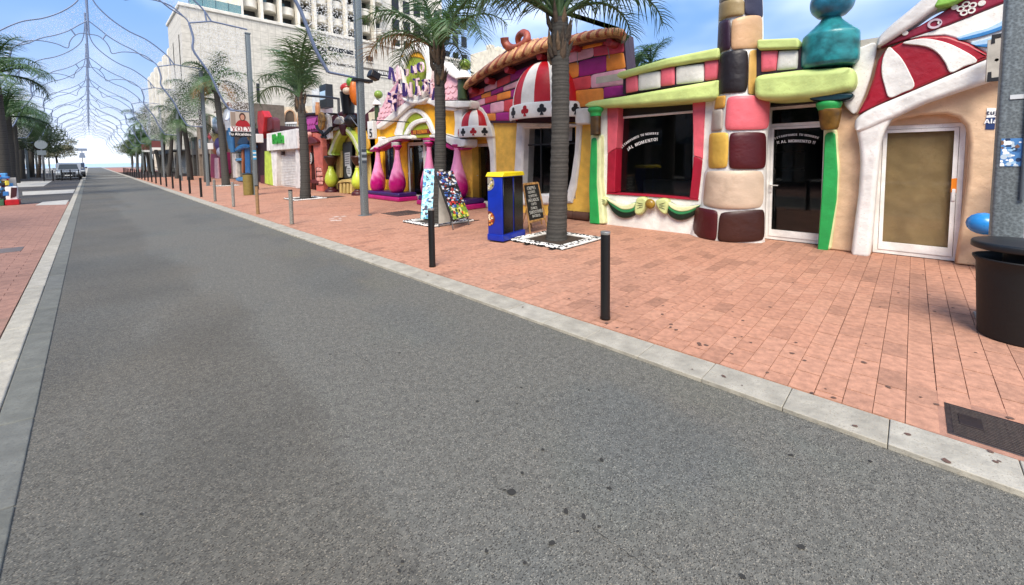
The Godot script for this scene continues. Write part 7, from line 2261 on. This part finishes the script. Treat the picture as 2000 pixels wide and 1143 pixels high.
# ---------------------------------------------------------------- the far end: car, barrier, canopies
func far_street() -> void:
	zoom(1, 0, 0)
	car(Vector3(-1.55, 0, -64.0), "84888b", "grey parked van facing the camera behind the low barrier")
	car(Vector3(-1.3, 0, -74.0), "22252a", "dark parked car half hidden behind the grey van")
	# low pedestrian barrier
	var bz := -59.8
	thing("pedestrian_barrier", "low grey steel barrier closing the loading bay before grey van", "barrier", Vector3(-2.0, 0, bz))
	var st := plain("8b8f92", 0.45, 0.5)
	for y in [0.25, 0.95]:
		T("rail", st, [Vector3(-3.0, y, bz), Vector3(-0.8, y, bz)], 0.03, 6)
	for k in 12:
		T("baluster", st, [Vector3(-3.0 + k * 0.2, 0.25, bz), Vector3(-3.0 + k * 0.2, 0.95, bz)], 0.018, 5)
	for k in 5:
		var bm := bollard_mesh_set(plain("131316", 0.4), plain("131316", 0.4), 1.05)
		bm.name = numbered("bollard")
		add_child(bm)
		bm.position = Vector3(-3.1 + k * 0.58, 0, bz + 0.4)
		tag(bm, "black bollard before the steel barrier, %s of five from the round sign" % ORD[k].replace("nearest", "first"), "bollard", "bollards at the barrier")
	# round traffic sign seen from behind
	thing("traffic_sign", "round grey back of a traffic sign on a thin post", "sign", Vector3(-3.15, 0, -60.4))
	T("pole", st, [Vector3(-3.15, 0, -60.4), Vector3(-3.15, 4.3, -60.4)], 0.05, 8)
	var mb := MB.new()
	mb.slab(Transform3D(FRONTAL, Vector3(0, 0, -60.32)), ell(-3.15, 3.5, 0.42, 0.42, 24), 0.03, 0.005)
	put(mb, "disc", plain("8f989c", 0.5, 0.3))
	mb = MB.new()
	mb.slab(Transform3D(FRONTAL, Vector3(0, 0, -60.32)), rect(-3.45, 2.5, -2.85, 2.95), 0.03, 0.005)
	put(mb, "plate", plain("7d878c", 0.5, 0.3))
	# signpost near the sea
	thing("direction_sign", "thin signpost with flat panels against the bright sea", "sign", Vector3(-0.9, 0, -120))
	T("pole", st, [Vector3(-0.9, 0, -120), Vector3(-0.9, 4.6, -120)], 0.08, 6)
	for q in [[4.4, 1.5], [3.5, 0.7], [3.0, 0.9]]:
		B("panel", plain("7d8aa0", 0.5), Vector3(-0.9 - q[1] * 0.5, q[0] - 0.25, -120.1), Vector3(-0.9 + q[1] * 0.5, q[0] + 0.25, -119.9))
	# terrace canopies in the shade of the far pavement and beyond the shops
	var n := 0
	for q in [[-9.5, -6.3, -60, -70, 2.9, "a grey awning, first past the souvenir rack", "4c4f53"], [-9.5, -6.2, -72, -84, 3.1, "a charcoal awning, second of the far pavement", "45484b"], [-9.5, -6.0, -86, -104, 3.4, "a dark awning, last before the sea on the far pavement", "50545a"], [7.6, 10.5, -72, -84, 3.2, "a black awning, first beyond the grey shop block", "3f4246"], [7.6, 10.5, -86, -108, 3.4, "a brown awning, last before the sea on the shop side", "5a524a"]]:
		thing("terrace_canopy", "dark restaurant terrace under " + q[5], "terrace", Vector3((q[0] + q[1]) * 0.5, 0, q[2]), "restaurant terraces")
		B("awning", paint(q[6], 0.8), Vector3(q[0], q[4], q[3]), Vector3(q[1], q[4] + 0.18, q[2]), 0.03)
		B("valance", paint(q[6], 0.8), Vector3(q[0] if q[0] > 0 else q[1] - 0.06, q[4] - 0.35, q[3]), Vector3((q[0] + 0.06) if q[0] > 0 else q[1], q[4], q[2]))
		B("back_wall", paint("a0958a", 0.8), Vector3(q[1] - 0.2 if q[0] > 0 else q[0], 0, q[3]), Vector3(q[1] if q[0] > 0 else q[0] + 0.2, q[4], q[2]))
		for k in 4:
			var z := lerpf(q[2], q[3], k / 3.0)
			var x: float = q[0] + 0.15 if q[0] > 0 else q[1] - 0.15
			B("support", plain("1d1e20", 0.6), Vector3(x - 0.06, 0, z - 0.06), Vector3(x + 0.06, q[4], z + 0.06))
			B("table", plain("6f6a60", 0.6), Vector3(x - 0.4 + (1.0 if q[0] > 0 else -1.0), 0.7, z - 1.6), Vector3(x + 0.4 + (1.0 if q[0] > 0 else -1.0), 0.75, z - 0.8))
	# cream turret building behind the straw roof
	var tc := on_z(972, 95, -30)
	thing("cream_building", "cream flat-topped building peeping over the straw roof", "building", Vector3(tc.x, 0, -31))
	B("wall", paint("e2d9c4", 0.7, 0.3, 0.3), Vector3(tc.x - 1.0, 0, -33), Vector3(tc.x + 2.2, tc.y - 0.2, -30))
	for k in 3:
		B("merlon", paint("e2d9c4", 0.7, 0.3, 0.3), Vector3(tc.x - 1.0 + k * 1.1, tc.y - 0.2, -30.6), Vector3(tc.x - 0.4 + k * 1.1, tc.y + 0.25, -30), 0.02)
	B("window", plain("4a4438", 0.5), Vector3(tc.x + 0.3, tc.y - 1.4, -29.98), Vector3(tc.x + 0.8, tc.y - 0.7, -29.95))

# the other side of the street, mirrored in the shop glass
func facing_row() -> void:
	var n := 0
	for b in [[6.0, 16.0, 5.6, "cbbfae", "6a2f2c", "first facing shop block, cream with a dark red awning"], [-5.0, 5.9, 6.4, "b9a48e", "2f4a3c", "second facing shop block, tan with a green awning"], [-17.0, -5.1, 5.8, "c9c4ba", "37424f", "third facing shop block, grey white with a slate awning"], [-29.0, -17.1, 6.6, "b3a79a", "5a4632", "fourth facing shop block, taupe with a brown awning"], [-42.0, -29.1, 5.9, "c4b8a6", "3a3f44", "fifth facing shop block, sand with a charcoal awning"]]:
		thing("facing_shop", b[5], "shop", Vector3(-11, 0, b[0]), "shops on the other side of the street")
		var wm := paint(b[3], 0.8)
		B("upper_wall", wm, Vector3(-15, 2.7, b[0]), Vector3(-10.5, b[2], b[1]))
		B("back_wall", paint("5f5850", 0.8), Vector3(-15, 0, b[0]), Vector3(-14.6, 2.698, b[1]))
		for j in 5:
			var z: float = lerpf(b[0], b[1] - 0.5, j / 4.0)
			B("pier", wm, Vector3(-14.598, 0, z), Vector3(-10.5, 2.698, z + 0.5))
			if j < 4:
				B("window", plain("39424a", 0.1), Vector3(-10.56, 3.6, z + 0.8), Vector3(-10.46, 4.9, z + 2.0))
				var mb := MB.new()
				mb.quad(Vector3(-10.45, 2.95, z + 0.3), Vector3(-8.3, 2.4, z + 0.3), Vector3(-8.3, 2.4, z + 2.4), Vector3(-10.45, 2.95, z + 2.4))
				put(mb, "awning", paint(b[4], 0.8))
	bushy_tree(Vector3(-7.6, 0, 3.0), 6.5, 2.4, "leafy street tree before the tan facing shop", "3c4a2c", "leafy trees across the street", 41)
	bushy_tree(Vector3(-7.4, 0, -6.0), 6.2, 2.3, "leafy street tree at the corner of the tan facing shop", "3c4a2c", "leafy trees across the street", 42)
	bushy_tree(Vector3(-7.6, 0, -15.0), 6.8, 2.5, "leafy street tree before the grey white facing shop", "3c4a2c", "leafy trees across the street", 43)

func car(at: Vector3, col: String, label: String) -> void:
	thing("parked_car", label, "car", at, "cars parked in the loading bay")
	var body := plain(col, 0.25, 0.0, 1.0)
	# side profile (length, height) extruded over the width
	var prof := PackedVector2Array([Vector2(2.2, 0.30), Vector2(2.28, 0.55), Vector2(2.2, 0.86), Vector2(1.3, 1.02), Vector2(0.75, 1.62), Vector2(0.4, 1.74), Vector2(-1.7, 1.74), Vector2(-2.1, 1.55), Vector2(-2.25, 0.9), Vector2(-2.2, 0.30)])
	var t := Transform3D(Basis(Vector3(0, 0, 1), Vector3.UP, Vector3(-1, 0, 0)), at + Vector3(-0.88, 0, 0))
	var mb := MB.new()
	mb.slab(t, fillet(prof, 0.1), 1.76, 0.12)
	put(mb, "body", body)
	mb = MB.new()
	mb.quad(at + Vector3(-0.72, 1.06, 1.30), at + Vector3(0.72, 1.06, 1.30), at + Vector3(0.62, 1.58, 0.83), at + Vector3(-0.62, 1.58, 0.83))
	put(mb, "windscreen", plain("2a3236", 0.1))
	B("grille", plain("1a1b1d", 0.5), at + Vector3(-0.5, 0.55, 2.2), at + Vector3(0.5, 0.78, 2.3), 0.01)
	B("bumper", plain("232426", 0.6), at + Vector3(-0.86, 0.3, 2.15), at + Vector3(0.86, 0.52, 2.34), 0.05)
	for s in [-1.0, 1.0]:
		B("headlight", plain("cfd6da", 0.1), at + Vector3(s * 0.7 - 0.16, 0.66, 2.1), at + Vector3(s * 0.7 + 0.16, 0.84, 2.27), 0.03)
		B("mirror", body, at + Vector3(s * 1.0 - 0.1, 1.05, 0.95), at + Vector3(s * 1.0 + 0.1, 1.22, 1.1), 0.03)
		for zz in [-1.4, 1.4]:
			var c := at + Vector3(s * 0.8, 0.32, zz)
			var w := T("wheel", plain("161616", 0.8), [c - Vector3(0.11, 0, 0), c + Vector3(0.11, 0, 0)], 0.32, 20)
			T("rim", plain("9a9c9e", 0.3, 0.7), [c + Vector3(s * 0.08, 0, 0), c + Vector3(s * 0.12, 0, 0)], 0.2, 14, w)
	B("number_plate", plain("e4e4e0", 0.5), at + Vector3(-0.26, 0.4, 2.33), at + Vector3(0.26, 0.5, 2.36))
	B("underbody", plain("101011", 0.9), at + Vector3(-0.8, 0.15, -2.1), at + Vector3(0.8, 0.45, 2.1))
